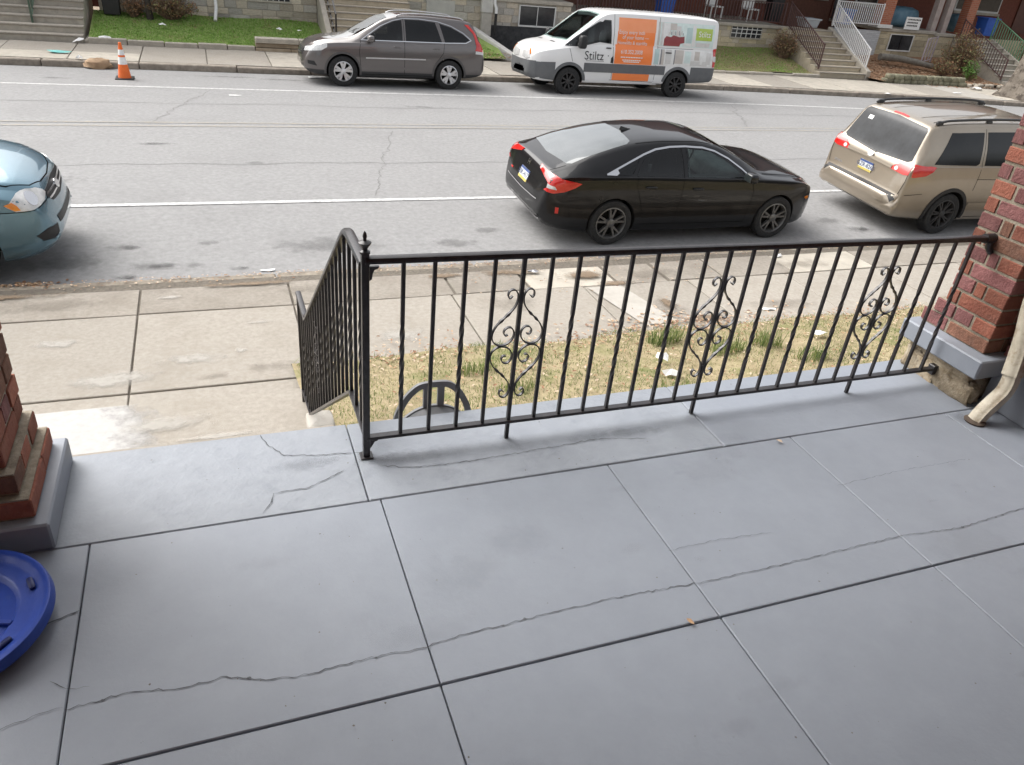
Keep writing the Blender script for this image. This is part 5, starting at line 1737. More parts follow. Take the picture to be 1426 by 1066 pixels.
# ---- white wrapped van
VAN = dict(wb=3.26, R=0.345, tw=0.22, rimr=0.62, gap=0.06, cat='van', tuck=0.03, bulge=0.03,
           top=[(-1.23, 0.62), (-1.225, 0.72), (-1.20, 0.78), (-1.195, 1.2), (-1.18, 1.7), (-1.155, 1.95), (-1.10, 2.03), (-0.95, 2.065), (-0.3, 2.09), (1.4, 2.10), (2.0, 2.085), (2.25, 2.05), (2.42, 1.98), (2.75, 1.75), (3.15, 1.46), (3.38, 1.31), (3.5, 1.275), (3.85, 1.215), (4.05, 1.155), (4.15, 1.11), (4.215, 1.055), (4.25, 0.97), (4.27, 0.80), (4.28, 0.62)],
           belt=[(-1.23, 0.55), (-1.19, 1.1), (-1.12, 1.22), (0, 1.26), (2.3, 1.26), (3.0, 1.2), (3.5, 1.13), (3.9, 1.06), (4.15, 0.98), (4.25, 0.88), (4.28, 0.58)],
           bot=[(-1.23, 0.50), (-1.1, 0.44), (-0.5, 0.40), (0, 0.36), (1.0, 0.34), (3.2, 0.32), (3.8, 0.32), (4.15, 0.35), (4.28, 0.45)],
           w=[(-1.23, 0.86), (-1.21, 0.92), (-1.15, 0.965), (-0.9, 0.995), (0, 1.015), (2.2, 1.015), (3.0, 1.01), (3.5, 0.98), (3.85, 0.94), (4.04, 0.88), (4.15, 0.81), (4.22, 0.73), (4.26, 0.66), (4.28, 0.58)],
           rw=[(-1.23, 0.8), (-1.15, 0.87), (-0.9, 0.885), (2.0, 0.88), (2.4, 0.86), (3.0, 0.85), (3.4, 0.86), (3.8, 0.80), (4.1, 0.68), (4.28, 0.48)],
           crown=[(-1.2, 0.05), (-0.8, 0.07), (2.0, 0.07), (2.6, 0.06), (3.4, 0.06), (4.28, 0.03)])
TW_F = [(2.12, 1.30), (2.46, 1.33), (2.98, 1.20), (3.42, 1.20), (3.12, 1.42), (2.78, 1.64), (2.52, 1.80), (2.35, 1.86), (2.17, 1.86)]
TW_S = [(2.40, -0.70), (3.34, -0.78), (3.40, 0), (3.34, 0.78), (2.40, 0.70), (2.36, 0)]
VAN['cabin'] = (1.5, 3.25, 0.75)
VAN['holes'] = [(shrink([(2.14, 1.32), (2.46, 1.34), (2.95, 1.24), (3.15, 1.36), (2.78, 1.62), (2.52, 1.78), (2.35, 1.84), (2.18, 1.84)], 0.97), 'side'), (shrink(TW_S, 0.92), 'top')]
VAN['holez'] = 1.25
grey_clad = pm('grey_van_cladding', (0.115, 0.12, 0.125), (0.135, 0.14, 0.145), scale=5, rough=0.6)
vw = pm('van_white', (0.78, 0.78, 0.77), (0.80, 0.80, 0.79), scale=3, rough=0.3, coat=0.6)
c = Car('white_van', 'white cargo van with orange advertising wrap parked across the street', (12.22, 20.42, -0.10), pi, ROLLF, VAN, vw)
c.wheels(black_steel, (8, 0.02, 0.02, 0), 1.0)
c.arches(grey_clad, 0.075, 0.016)
# window, mirror, cladding (the side towards the road is the left one)
c.panel('side_window', TW_F, -90, tint_g, both=True)
c.panel('windscreen', TW_S, 'top', clear_g, 0.003)
c.interior(2.3, None, 0.80)
c.panel('bonnet_vent', [(3.55, 0.30), (3.60, 0.30), (3.60, 0.56), (3.55, 0.56)], 'top', black_trim, 0.005, both=True)
c.panel('side_cladding', [(0.42, 0.60), (2.86, 0.60), (2.86, 0.82), (0.42, 0.82)], -90, grey_clad, 0.014, both=True)
c.panel('rear_bumper', [(-1.19, 0.46), (-0.40, 0.42), (-0.40, 0.82), (-1.19, 0.82)], -90, grey_clad, 0.014, both=True)
c.panel('rear_bumper', m2([(0, 0.5), (0.84, 0.5), (0.84, 0.72), (0, 0.72)]), 180, grey_clad, 0.014)
c.panel('front_bumper', [(3.66, 0.36), (4.18, 0.40), (4.22, 0.78), (3.66, 0.80)], -90, grey_clad, 0.012, both=True)
c.panel('front_bumper', m2([(0, 0.46), (0.62, 0.46), (0.64, 0.76), (0, 0.76)]), 0, grey_clad, 0.012)
c.panel('front_bumper', [(2.36, 0.38), (2.90, 0.40), (3.16, 0.44), (3.30, 0.48), (3.30, 0.765), (3.16, 0.77), (2.36, 0.80)], -45, grey_clad, 0.018, both=True)
c.panel('lower_intake', m2([(0, 0.52), (0.40, 0.53), (0.40, 0.62), (0, 0.62)]), 0, black_trim, 0.02)
gr_ = c.panel('grille', m2([(0, 0.80), (0.44, 0.82), (0.48, 1.05), (0, 1.075)]), 0, black_trim, 0.010)[0]
for v in (0.85, 0.91, 0.97, 1.03):
    c.line('grille_bar', [(-0.42, v), (0.42, v)], 0.014, 0, alloy, 0.016, both=False)
c.panel('badge', [(0.09 * cos(g * 0.45), 0.925 + 0.05 * sin(g * 0.45)) for g in range(14)], 0, chrome, 0.026)
c.panel('headlight', [(2.56, 0.86), (2.62, 1.05), (2.76, 1.03), (2.90, 0.98), (2.92, 0.84), (2.72, 0.80)], -45, clear_lens, 0.012, both=True)
c.panel('indicator_lens', [(2.535, 0.95), (2.60, 1.08), (2.62, 1.05), (2.575, 0.93)], -45, amber_lens, 0.015, both=True)
c.panel('tail_lamp', [(-1.19, 0.84), (-1.10, 0.84), (-1.06, 1.30), (-1.16, 1.32)], -90, red_lens, 0.012, both=True)
c.panel('tail_lamp_lens', [(-1.18, 0.98), (-1.09, 0.98), (-1.07, 1.12), (-1.17, 1.12)], -90, clear_lens, 0.016, both=True)
for sg in (-1, 1):
    b = MB().blob((3.02, sg * 1.13, 1.32), 0.10, 0.11, 0.16, 0.5, 16)
    b.blob((3.05, sg * 1.02, 1.24), 0.06, 0.06, 0.04, 0.7, 10)
    b.build('mirror', black_trim, c.t, smooth=50, local=True)
MB().box(0.6, 2.8, -0.97, -0.93, 0.33, 0.365).build('running_board', alloy, c.t, local=True, bevel=0.006)
MB().box(0.6, 2.8, 0.93, 0.97, 0.33, 0.365).build('running_board', alloy, c.t, local=True, bevel=0.006)
for pts in ([(2.08, 2.0), (2.06, 1.28), (2.02, 0.42)], [(3.30, 1.16), (3.20, 0.84)], [(0.72, 2.0), (0.72, 0.42)], [(-0.40, 1.27), (0.72, 1.27)], [(2.07, 0.42), (0.75, 0.40)]):
    c.line('door_gap', pts, 0.010, -90, seam_m, 0.002)
c.handle(2.2, 1.20, black_trim, 0.08)
c.handle(0.38, 1.16, black_trim, 0.10)
c.panel('fuel_flap', [(2.02, 0.84), (2.10, 0.84), (2.10, 0.96), (2.04, 1.02), (2.02, 0.92)], -90, black_trim, 0.006, both=True)
# printed wrap on the road side; u runs forwards seen from the left, so text uses azimuth 90 (u = -x)
orange_v = pm('orange_print', (0.90, 0.215, 0.04), (0.92, 0.24, 0.05), scale=3, rough=0.3, coat=0.5)
orange_l = pm('orange_print_light', (0.90, 0.30, 0.11), (0.92, 0.33, 0.14), scale=3, rough=0.3, coat=0.5)
pr = {'grey': (0.58, 0.57, 0.55), 'warm': (0.50, 0.46, 0.42), 'teal': (0.42, 0.55, 0.54), 'sofa': (0.26, 0.045, 0.05), 'green': (0.38, 0.50, 0.07), 'mint': (0.60, 0.70, 0.67), 'pale': (0.70, 0.70, 0.68), 'dark': (0.20, 0.2, 0.21)}
pmt = {k: pm('print_' + k, v, tuple(min(1, q * 1.15) for q in v), scale=7, rough=0.3, coat=0.5) for k, v in pr.items()}


def vp(x0, x1, z0, z1, mat, off=0.004, skew=0.0, name='wrap_print'):
    """printed rectangle on the left side given in van x"""
    c.panel(name, [(-x1 - skew, z1), (-x1 + skew * 0, z0), (-x0 + skew * 0, z0), (-x0 - skew, z1)][::-1], 90, mat, off, grid=0.08)


vp(0.86, 2.0, 0.83, 1.30, orange_v)
vp(0.84, 1.96, 1.30, 1.62, orange_v)
vp(0.83, 1.95, 1.62, 1.94, orange_l)
vp(0.88, 2.0, 0.42, 0.595, orange_v)
vp(-1.06, 0.80, 0.84, 1.24, pmt['pale'])
vp(-1.02, 0.76, 1.32, 1.90, pmt['mint'])
vp(0.66, 0.80, 0.86, 1.24, pmt['teal'], 0.006)
vp(0.50, 0.58, 0.86, 1.24, pmt['warm'], 0.006)
vp(0.28, 0.46, 0.88, 1.24, pmt['grey'], 0.006)
vp(-0.1, 0.16, 0.9, 1.24, pmt['warm'], 0.006)
vp(0.70, 0.76, 1.34, 1.90, pmt['warm'], 0.006)
vp(0.40, 0.60, 1.34, 1.88, pmt['pale'], 0.006)
vp(0.06, 0.20, 1.34, 1.82, pmt['grey'], 0.006)
vp(-0.30, -0.12, 1.34, 1.80, pmt['teal'], 0.006)
c.panel('wrap_print', [(-u, v) for u, v in [(0.56, 1.33), (0.56, 1.50), (0.50, 1.57), (0.36, 1.55), (0.28, 1.60), (0.10, 1.56), (-0.06, 1.58), (-0.08, 1.42), (0.04, 1.40), (0.06, 1.33)]], 90, pmt['sofa'], 0.008)
vp(-0.30, -0.05, 1.34, 1.42, pmt['pale'], 0.009)
for (q0, q1, q2, q3, qm) in ((0.60, 0.66, 1.34, 1.9, 'grey'), (0.20, 0.40, 1.72, 1.88, 'warm'), (-0.12, 0.04, 1.60, 1.86, 'mint'), (-0.42, -0.32, 1.34, 1.86, 'pale'), (-0.9, -0.45, 1.34, 1.44, 'grey'), (0.58, 0.62, 0.86, 1.24, 'dark'), (0.16, 0.19, 0.88, 1.24, 'dark'), (-0.34, -0.14, 0.92, 1.22, 'mint'), (-0.62, -0.46, 1.0, 1.22, 'warm'), (-1.0, -0.85, 0.9, 1.2, 'grey')):
    vp(q0, q1, q2, q3, pmt[qm], 0.0075)
for q in range(12):
    vp(-0.02 + 0.04 * q, 0.0 + 0.04 * q, 1.60 + 0.02 * sin(q * 2.1), 1.66 + 0.05 * abs(sin(q * 1.7)), pmt['dark' if q % 3 == 0 else 'warm'], 0.0085)
for q in range(14):
    vp(2.30 + 0.038 * q, 2.325 + 0.038 * q, 0.865, 0.878, pmt['dark'], 0.006, name='door_lettering')
vp(-0.95, -0.42, 1.50, 1.80, pmt['green'], 0.008)
vp(-0.9, -0.35, 0.86, 0.98, pmt['grey'], 0.006)
vp(-0.74, -0.66, 0.9, 1.1, pmt['pale'], 0.008)
wtx = pm('white_print', (0.80, 0.80, 0.79), rough=0.3)
c.text('wrap_lettering', 'Stiltz', 0.50, 1.59, 0.20, 90, wtx, 0.012)
c.text('wrap_lettering', 'Enjoy every inch', -1.93, 1.56, 0.135, 90, wtx, 0.008, xs=0.86)
c.text('wrap_lettering', 'of your home \u2014', -1.82, 1.44, 0.135, 90, wtx, 0.008, xs=0.86)
c.text('wrap_lettering', 'Homelifts & stairlifts', -1.95, 1.31, 0.125, 90, wtx, 0.009, xs=0.86)
c.text('wrap_lettering', '610.352.2008', -1.83, 1.085, 0.14, 90, wtx, 0.008, xs=0.86)
for z_, a0, a1 in ((1.0, -1.82, -1.14), (0.93, -1.76, -1.2), (0.89, -1.72, -1.24)):
    for q in range(9):
        u0 = a0 + (a1 - a0) * q / 9
        vp(-u0 - (a1 - a0) / 9 * 0.8, -u0, z_ - 0.012, z_ + 0.012, wtx, 0.008, name='wrap_lettering')
ink = pm('black_print', (0.02, 0.02, 0.022), rough=0.35)
c.text('door_lettering', 'Stiltz', -2.88, 0.90, 0.30, 90, ink, 0.006, xs=0.95)
c.panel('door_lettering', [(-2.20, 1.0), (-2.175, 1.0), (-2.175, 1.025), (-2.20, 1.025)], 90, ink, 0.006)

# ------------------------------------------------------------------ far pavement
FZ = 0.02
rf = random.Random(99)
b = strip(lambda x: far_curb(x) + 0.2, lambda x: far_curb(x) + 4.0, 0, 1, XS, lambda x, y: FZ - 0.025)
fwalk = struct('far_pavement', b, joint_mat, fixn=False)
x = -9.2
k = 0
while x < 31:
    L_ = 1.55
    for (a, c_) in ((0.22, 1.25), (1.25, 2.62)) if x < -2 else ((0.22, 2.62),):
        g = 0.012
        q = [(x + g, far_curb(x) + a + g), (x + L_ - g, far_curb(x + L_) + a + g), (x + L_ - g, far_curb(x + L_) + c_ - g), (x + g, far_curb(x) + c_ - g)]
        h = [FZ + rf.uniform(-0.008, 0.008) for _ in range(4)]
        bb = MB()
        bb.add([(u, v, FZ - 0.06) for u, v in q] + [(u, v, hh_) for (u, v), hh_ in zip(q, h)], [(0, 3, 2, 1), (4, 5, 6, 7), (0, 1, 5, 4), (1, 2, 6, 5), (2, 3, 7, 6), (3, 0, 4, 7)])
        bb.build('slab', pale_conc if k in (22,) else (concrete if rf.random() < 0.6 else old_conc), fwalk, bevel=0.006)
    x += L_
    k += 1
fk = struct('far_kerb', strip(lambda x: far_curb(x) + 0.1, lambda x: far_curb(x) + 0.2, 0, 1, XS, lambda x, y: -0.2), joint_mat, fixn=False)
kdark = pm('stained_kerb', (0.20, 0.17, 0.14), (0.33, 0.29, 0.24), scale=5, rough=0.9, bump=0.4, bscale=50, rand=0.1)
x = -9.0
while x < 32:
    L_ = rf.uniform(1.6, 2.6)
    o_ = rf.uniform(-0.02, 0.01)
    q = [(x + 0.01, far_curb(x) + o_), (x + L_ - 0.01, far_curb(x + L_) + o_), (x + L_ - 0.01, far_curb(x + L_) + 0.21), (x + 0.01, far_curb(x) + 0.21)]
    bb = MB()
    z1 = FZ - 0.005 + rf.uniform(-0.015, 0.005)
    bb.add([(u, v, -0.3) for u, v in q] + [(u, v, z1) for u, v in q], [(0, 3, 2, 1), (4, 5, 6, 7), (0, 1, 5, 4), (1, 2, 6, 5), (2, 3, 7, 6), (3, 0, 4, 7)])
    bb.build('kerb_stone', kdark, fk, bevel=0.02)
    x += L_

# ------------------------------------------------------------------ far front yards
GY = 26.5


def zyard(x, y):
    t = max(0, min(1, (y - 24.1) / 2.4))
    return 0.10 + 0.46 * t + 0.02 * sin(2.1 * x + 1.3 * y)


soil2 = pm('yard_soil', (0.18, 0.26, 0.07), (0.24, 0.31, 0.095), scale=4, rough=1, c3=(0.26, 0.19, 0.10), scale3=1.3, lo3=0.55, hi3=0.7)
mulch = pm('mulch', (0.22, 0.12, 0.07), (0.30, 0.18, 0.10), scale=20, rough=1, bump=0.9, bscale=30)


def yard(name, x0, x1, y0, mat, zoff=0.0):
    n = max(2, int((x1 - x0) / 0.4))
    b = MB()
    vs = [(x0 + (x1 - x0) * i / n, y0 + (GY - y0) * j / 6, zyard(x0 + (x1 - x0) * i / n, y0 + (GY - y0) * j / 6) + zoff) for i in range(n + 1) for j in range(7)]
    b.add(vs, [(i * 7 + j, (i + 1) * 7 + j, (i + 1) * 7 + j + 1, i * 7 + j + 1) for i in range(n) for j in range(6)])
    return struct(name, b, mat, fixn=False, smooth=60)


yard('far_lawn_ground', -2.75, 3.45, 24.12, soil2)
yard('far_lawn_ground', 6.4, 8.9, 24.12, soil2)
yard('far_lawn_ground', 15.6, 20.75, 23.75, pm('patchy_yard', (0.17, 0.165, 0.07), (0.24, 0.22, 0.10), scale=3, rough=1, c3=(0.27, 0.20, 0.12), scale3=0.9, lo3=0.48, hi3=0.66))
yard('planting_bed', 23.0, 29.6, 23.0, mulch)
yard('planting_bed', 31.6, 46.0, 22.8, mulch)
gm2 = [gm[1], grass_mat('dry_grass2', (0.30, 0.26, 0.12), (0.36, 0.30, 0.16)), grass_mat('lush_grass', (0.26, 0.43, 0.095), (0.32, 0.50, 0.125)), grass_mat('lush_grass_dark', (0.20, 0.34, 0.075), (0.25, 0.40, 0.095))]
for lab, reg, n_, fn in (('lush green grass on the sloping lawn behind the traffic cone', (-2.7, 3.4, 24.15, 26.45), 12000, lambda x, y: 0.93 + 0.1 * mnoise.noise(Vector((x, y, 0)))),
                         ('green and brown grass on the small bank between the grey suv and white van', (6.45, 8.9, 24.15, 26.4), 5500, lambda x, y: None if x > 9.3 - (y - 24.1) * 0.42 - 0.35 else 0.75 - 0.5 * max(0, (24.8 - y)) + 0.4 * mnoise.noise(Vector((x, y, 0)))),
                         ('rough green and tan grass beside the white van rear and the far steps', (15.7, 20.7, 23.8, 26.4), 10000, lambda x, y: 0.45 + 0.9 * mnoise.noise(Vector((x * 0.8, y, 4))))):
    b = MB()
    blades(b, n_, reg, zyard, 0.02, 0.05, 0.009, fn, rf, 2.2)
    o = b.build('yard_grass', gm2, None, fixn=False)
    o['kind'] = 'stuff'
    tag(o, lab, 'grass')

e3 = thing('lawn_edging', 'low worn concrete edging in front of the patchy yard behind the white van', 'edging', (18, 23.7, 0))
x = 15.6
while x < 20.7:
    L_ = rf.uniform(0.8, 1.3)
    MB().box(x, min(x + L_ - 0.02, 20.8), 23.62 + rf.uniform(-0.02, 0.02), 23.82, -0.05, 0.10 + rf.uniform(-0.025, 0.015)).build('edging_stone', old_conc, e3, bevel=0.015)
    x += L_

# low edging walls
edge = thing('lawn_edging', 'low tan stone edging at the foot of the green lawn across the street', 'edging', (0, 24.1, 0))
x = -2.75
while x < 1.35:
    L_ = rf.uniform(0.7, 1.2)
    MB().box(x, min(x + L_ - 0.02, 1.4), 24.0 + rf.uniform(-0.02, 0.02), 24.17, -0.05, 0.15 + rf.uniform(-0.02, 0.02)).build('edging_stone', old_conc, edge, bevel=0.015)
    x += L_
tw = thing('stacked_edging', 'stacked flat stone edging slabs at the lawn corner left of the grey suv', 'edging', (2.3, 24.1, 0))
tanst = pm('tan_edging', (0.30, 0.235, 0.165), (0.40, 0.33, 0.24), scale=4, rough=0.9, rand=0.15, bump=0.3)
for k, (z0, z1, y0, mt) in enumerate(((-0.05, 0.10, 24.0, tanst), (0.11, 0.22, 24.05, tanst), (0.23, 0.36, 23.98, old_conc))):
    xx = 1.42
    while xx < 3.3:
        L_ = rf.uniform(0.8, 1.3)
        MB().box(xx, min(xx + L_ - 0.015, 3.4), y0, 24.3, z0, z1).build('edging_slab', mt, tw, bevel=0.012)
        xx += L_

# ------------------------------------------------------------------ stone walls and houses across the street
st_a = pm('wall_stone', (0.40, 0.35, 0.28), (0.52, 0.465, 0.38), scale=6, rough=0.95, bump=0.8, bscale=16, rand=0.28)
st_b = pm('wall_stone_grey', (0.35, 0.33, 0.295), (0.46, 0.435, 0.39), scale=6, rough=0.95, bump=0.8, bscale=16, rand=0.25)
st_c = pm('wall_stone_yellow', (0.42, 0.36, 0.24), (0.53, 0.46, 0.33), scale=6, rough=0.95, bump=0.8, bscale=16, rand=0.2)
mort2 = pm('wall_mortar', (0.34, 0.31, 0.265), (0.42, 0.385, 0.33), scale=12, rough=1)
_sm = MB().box(-0.5, 0.5, -0.5, 0.5, -0.5, 0.5)
STM = {}
for kk, m_ in (('a', st_a), ('b', st_b), ('c', st_c)):
    STM[kk] = _sm.mesh('stone', m_, bevel=0.045)


def stone_wall(parent, x0, x1, y, z0, z1, kinds='ab', holes=(), rowh=(0.17, 0.26), ln=(0.28, 0.62), thick=0.3):
    MB().box(x0, x1, y + 0.012, y + thick, z0, z1).build('wall', mort2, parent)
    z = z0
    while z < z1 - 0.04:
        h = min(rf.uniform(*rowh), z1 - z)
        x = x0
        while x < x1 - 0.02:
            l = min(rf.uniform(*ln), x1 - x)
            if x1 - x - l < 0.15:
                l = x1 - x
            segs = [(x, x + l)]
            for (hx0, hx1, hz0, hz1) in holes:
                ns_ = []
                for (a, e) in segs:
                    if z + h < hz0 + 0.02 or z > hz1 - 0.02 or e < hx0 or a > hx1:
                        ns_.append((a, e))
                    else:
                        if hx0 - a > 0.05:
                            ns_.append((a, hx0))
                        if e - hx1 > 0.05:
                            ns_.append((hx1, e))
                segs = ns_
            for (a, e) in segs:
                g = 0.012
                inst('stone', STM[rf.choice(kinds)], parent, ((a + e) / 2, y + 0.05, z + h / 2), (0, 0, 0), (e - a - g, 0.11 + rf.uniform(-0.02, 0.025), h - g))
            x += l
        z += h


pane = pm('house_pane', (0.02, 0.022, 0.025), (0.05, 0.05, 0.052), scale=1.5, rough=0.12)
frame_w = pm('frame_white', (0.62, 0.62, 0.60), (0.70, 0.70, 0.68), scale=9, rough=0.6)
hb1 = pm('far_brick_red', (0.16, 0.055, 0.04), (0.22, 0.08, 0.055), scale=10, rough=0.9, bump=0.4, bscale=30)
hb2 = pm('far_brick_brown', (0.13, 0.06, 0.045), (0.18, 0.085, 0.06), scale=10, rough=0.9, bump=0.4, bscale=30)


def brick_tex(name, base, alt, mort, scale=1.0):
    m = pm(name, base, alt, rough=0.9)
    N, L = m.node_tree.nodes, m.node_tree.links
    tc = N.new('ShaderNodeTexCoord')
    mp = N.new('ShaderNodeMapping')
    mp.inputs['Rotation'].default_value = (pi / 2, 0, 0)
    L.new(tc.outputs['Object'], mp.inputs[0])
    br = N.new('ShaderNodeTexBrick')
    br.inputs['Color1'].default_value = (*base, 1)
    br.inputs['Color2'].default_value = (*alt, 1)
    br.inputs['Mortar'].default_value = (*mort, 1)
    br.inputs['Scale'].default_value = 1.0
    br.inputs['Brick Width'].default_value = 0.21
    br.inputs['Row Height'].default_value = 0.07
    br.inputs['Mortar Size'].default_value = 0.006
    L.new(mp.outputs[0], br.inputs['Vector'])
    L.new(br.outputs[0], N['Principled BSDF'].inputs['Base Color'])
    return m


far_brick = brick_tex('porch_column_brick', (0.33, 0.10, 0.055), (0.40, 0.145, 0.08), (0.34, 0.26, 0.20))
white_brick = brick_tex('whitewashed_brick', (0.50, 0.51, 0.52), (0.42, 0.43, 0.44), (0.33, 0.33, 0.34))


def house(label, x0, x1, wallz0, cap, kinds='ab', holes=(), brick=hb1, front=True, capmat=None, px0=None, px1=None):
    t = thing('row_house', label, 'house', ((x0 + x1) / 2, GY, 0), group='row houses across the street')
    if front:
        stone_wall(t, px0 if px0 is not None else x0, px1 if px1 is not None else x1, GY, wallz0, cap - 0.12, kinds, holes)
    MB().box((px0 if px0 is not None else x0) - 0.03, (px1 if px1 is not None else x1) + 0.03, GY - 0.07, GY + 3.0, cap - 0.12, cap).build('porch_floor', capmat or old_conc, t, bevel=0.02)
    MB().box(x0 + 0.02, x1 - 0.02, GY + 3.0, GY + 3.4, 0.3, 8.5).build('house_wall', brick, t)
    w = (x1 - x0)
    for (fx, fw, z0, z1) in ((0.22, 0.16, cap + 0.75, cap + 2.2), (0.66, 0.22, cap + 0.65, cap + 2.2)):
        if w < 3:
            continue
        a = x0 + fx * w
        wd_ = MB().box(a, a + fw * w, GY + 2.94, GY + 3.0, z0, z1).build('window', frame_w, t)
        MB().box(a + 0.08, a + fw * w - 0.08, GY + 2.92, GY + 2.95, z0 + 0.08, z1 - 0.08).build('pane', pane, wd_)
        MB().box(a - 0.05, a + fw * w + 0.05, GY + 2.86, GY + 3.0, z0 - 0.1, z0 - 0.002).build('sill', old_conc, wd_)
    d0 = x0 + 0.45 * w
    d = MB().box(d0, d0 + 0.95, GY + 2.93, GY + 3.0, cap, cap + 2.1).build('door', pm('door_brown', (0.10, 0.035, 0.022), (0.13, 0.045, 0.03), scale=5, rough=0.5), t)
    MB().blob((d0 + 0.85, GY + 2.9, cap + 1.0), 0.03, 0.03, 0.03, 1, 8).build('handle', chrome, d, smooth=60)
    MB().box(x0, x1, GY - 0.3, GY + 3.0, cap + 2.75, cap + 2.95).build('porch_roof', pm('far_roof', (0.09, 0.085, 0.085), (0.13, 0.12, 0.12), scale=5, rough=0.9), t)
    return t


def barred_window(t, x0, x1, z0, z1, nv, nh, white=True):
    w = MB().box(x0, x1, GY - 0.012, GY + 0.02, z0, z1).build('window', pane, t)
    fm = frame_w if white else iron
    b = MB()
    b.box(x0 - 0.03, x1 + 0.03, GY - 0.04, GY - 0.004, z0 - 0.05, z0)
    b.box(x0 - 0.03, x1 + 0.03, GY - 0.04, GY - 0.004, z1, z1 + 0.03)
    b.box(x0 - 0.03, x0 + 0.012, GY - 0.038, GY - 0.003, z0, z1)
    b.box(x1 - 0.012, x1 + 0.03, GY - 0.038, GY - 0.003, z0, z1)
    b.build('frame', old_conc if nv > 2 else frame_w, w)
    for i in range(1, nv):
        xx = x0 + (x1 - x0) * i / nv
        MB().box(xx - 0.011, xx + 0.011, GY - 0.045, GY - 0.025, z0, z1).build('bar', fm, w)
    for i in range(1, nh):
        zz = z0 + (z1 - z0) * i / nh
        MB().box(x0, x1, GY - 0.05, GY - 0.03, zz - 0.012, zz + 0.012).build('bar', fm, w)
    return w


h1 = house('stone fronted row house with a barred basement window above the green lawn', -2.6, 3.45, 0.45, 1.75, 'ab', [(1.5, 2.66, 1.05, 1.5)])
barred_window(h1, 1.5, 2.66, 1.08, 1.5, 7, 1)
h0 = house('row house at the top of the wide steps at the far left', -9.5, -2.62, 0.4, 1.9, 'ab', px1=-7.2)
h2 = house('stone row house with a two pane basement window behind the white van', 6.3, 12.0, 0.45, 1.62, 'ab', [(10.1, 11.42, 0.82, 1.42)])
barred_window(h2, 10.12, 11.4, 0.84, 1.42, 2, 1)
MB().box(8.95, 14.5, GY - 0.02, GY + 0.01, 0.05, 0.78).build('black_plinth', pm('black_masonry', (0.025, 0.026, 0.028), (0.06, 0.06, 0.062), scale=5, rough=0.8, bump=0.4, bscale=20), h2)
MB().box(6.9, 7.85, GY - 0.03, GY + 0.02, 0.62, 1.42).build('cover_panel', pm('grey_panel', (0.42, 0.41, 0.39), (0.50, 0.49, 0.46), scale=4, rough=0.8), h2)
MB().box(8.75, 9.1, GY - 0.16, GY + 0.05, 0.45, 1.15).build('pier', st_b, h2, bevel=0.02)
MB().box(8.73, 9.12, GY - 0.18, GY + 0.05, 1.15, 2.2).build('pier', pm('pale_render', (0.50, 0.49, 0.46), (0.58, 0.57, 0.54), scale=5, rough=0.9), h2, bevel=0.02)
h3a = house('row house with a black iron porch railing above the white van roof', 12.0, 17.6, 0.4, 1.35, 'ab', brick=hb2)
h3 = house('tan stone row house with a barred basement window right of the white van', 17.6, 23.0, 0.5, 1.36, 'ac', [(18.62, 19.98, 0.86, 1.30)], px1=20.95)
barred_window(h3, 18.62, 19.98, 0.88, 1.30, 6, 3)
h4 = house('row house with a white porch railing and orange brick column', 23.0, 28.6, 0.5, 1.55, 'c', [(26.3, 27.5, 0.75, 1.35)], px0=25.6, brick=hb2)
barred_window(h4, 26.3, 27.5, 0.77, 1.33, 2, 1, False)
MB().box(23.25, 25.6, GY - 0.12, GY + 0.15, 0.45, 1.43).build('whitewashed_wall', white_brick, h4)
MB().box(25.35, 26.1, GY - 0.16, GY + 0.4, 1.55, 1.68).build('column_cap', frame_w, h4, bevel=0.01)
MB().box(25.45, 26.0, GY - 0.1, GY + 0.35, 1.68, 4.3).build('column', far_brick, h4)
h5 = house('row house behind the bushes with a brick column and pale porch posts', 28.6, 46, 0.4, 1.5, 'c', px0=28.6, px1=29.7, brick=hb1)
MB().box(30.15, 30.6, GY + 0.1, GY + 0.5, 1.5, 4.3).build('column', far_brick, h5)
for xx in (28.35, 28.95):
    MB().box(xx, xx + 0.26, GY + 0.05, GY + 0.3, 1.5, 4.3).build('porch_post', pm('mauve_post', (0.33, 0.27, 0.25), (0.42, 0.36, 0.33), scale=4, rough=0.8), h5)
MB().box(31.4, 46, GY, GY + 0.3, 0.3, 1.4).build('wall', st_c, h5)

# ------------------------------------------------------------------ far steps


def far_steps(label, x0, x1, y0, z0, n, rise, tread, mat=old_conc, cheeks=None):
    t = thing('front_steps', label, 'steps', ((x0 + x1) / 2, y0, z0), group='front steps across the street')
    for i in range(n):
        MB().box(x0, x1, y0 + tread * i, y0 + tread * (i + 1) + (0.0 if i < n - 1 else 0.4), -0.1, z0 + rise * (i + 1)).build('step', mat, t, bevel=0.012)
        MB().box(x0 - 0.005, x1 + 0.005, y0 + tread * i - 0.035, y0 + tread * i + 0.06, z0 + rise * (i + 1) - 0.035, z0 + rise * (i + 1) + 0.004).build('nosing', concrete, t, bevel=0.008)
    if cheeks:
        for (a, e) in cheeks:
            poly = [(y0 - 0.05, -0.1), (y0 - 0.05, z0 + rise + 0.1), (y0 + tread * n, z0 + rise * n + 0.12), (y0 + tread * n, -0.1)]
            MB().prism(poly, e - a, 'x', a).build('cheek', old_conc, t, bevel=0.015)
    return t


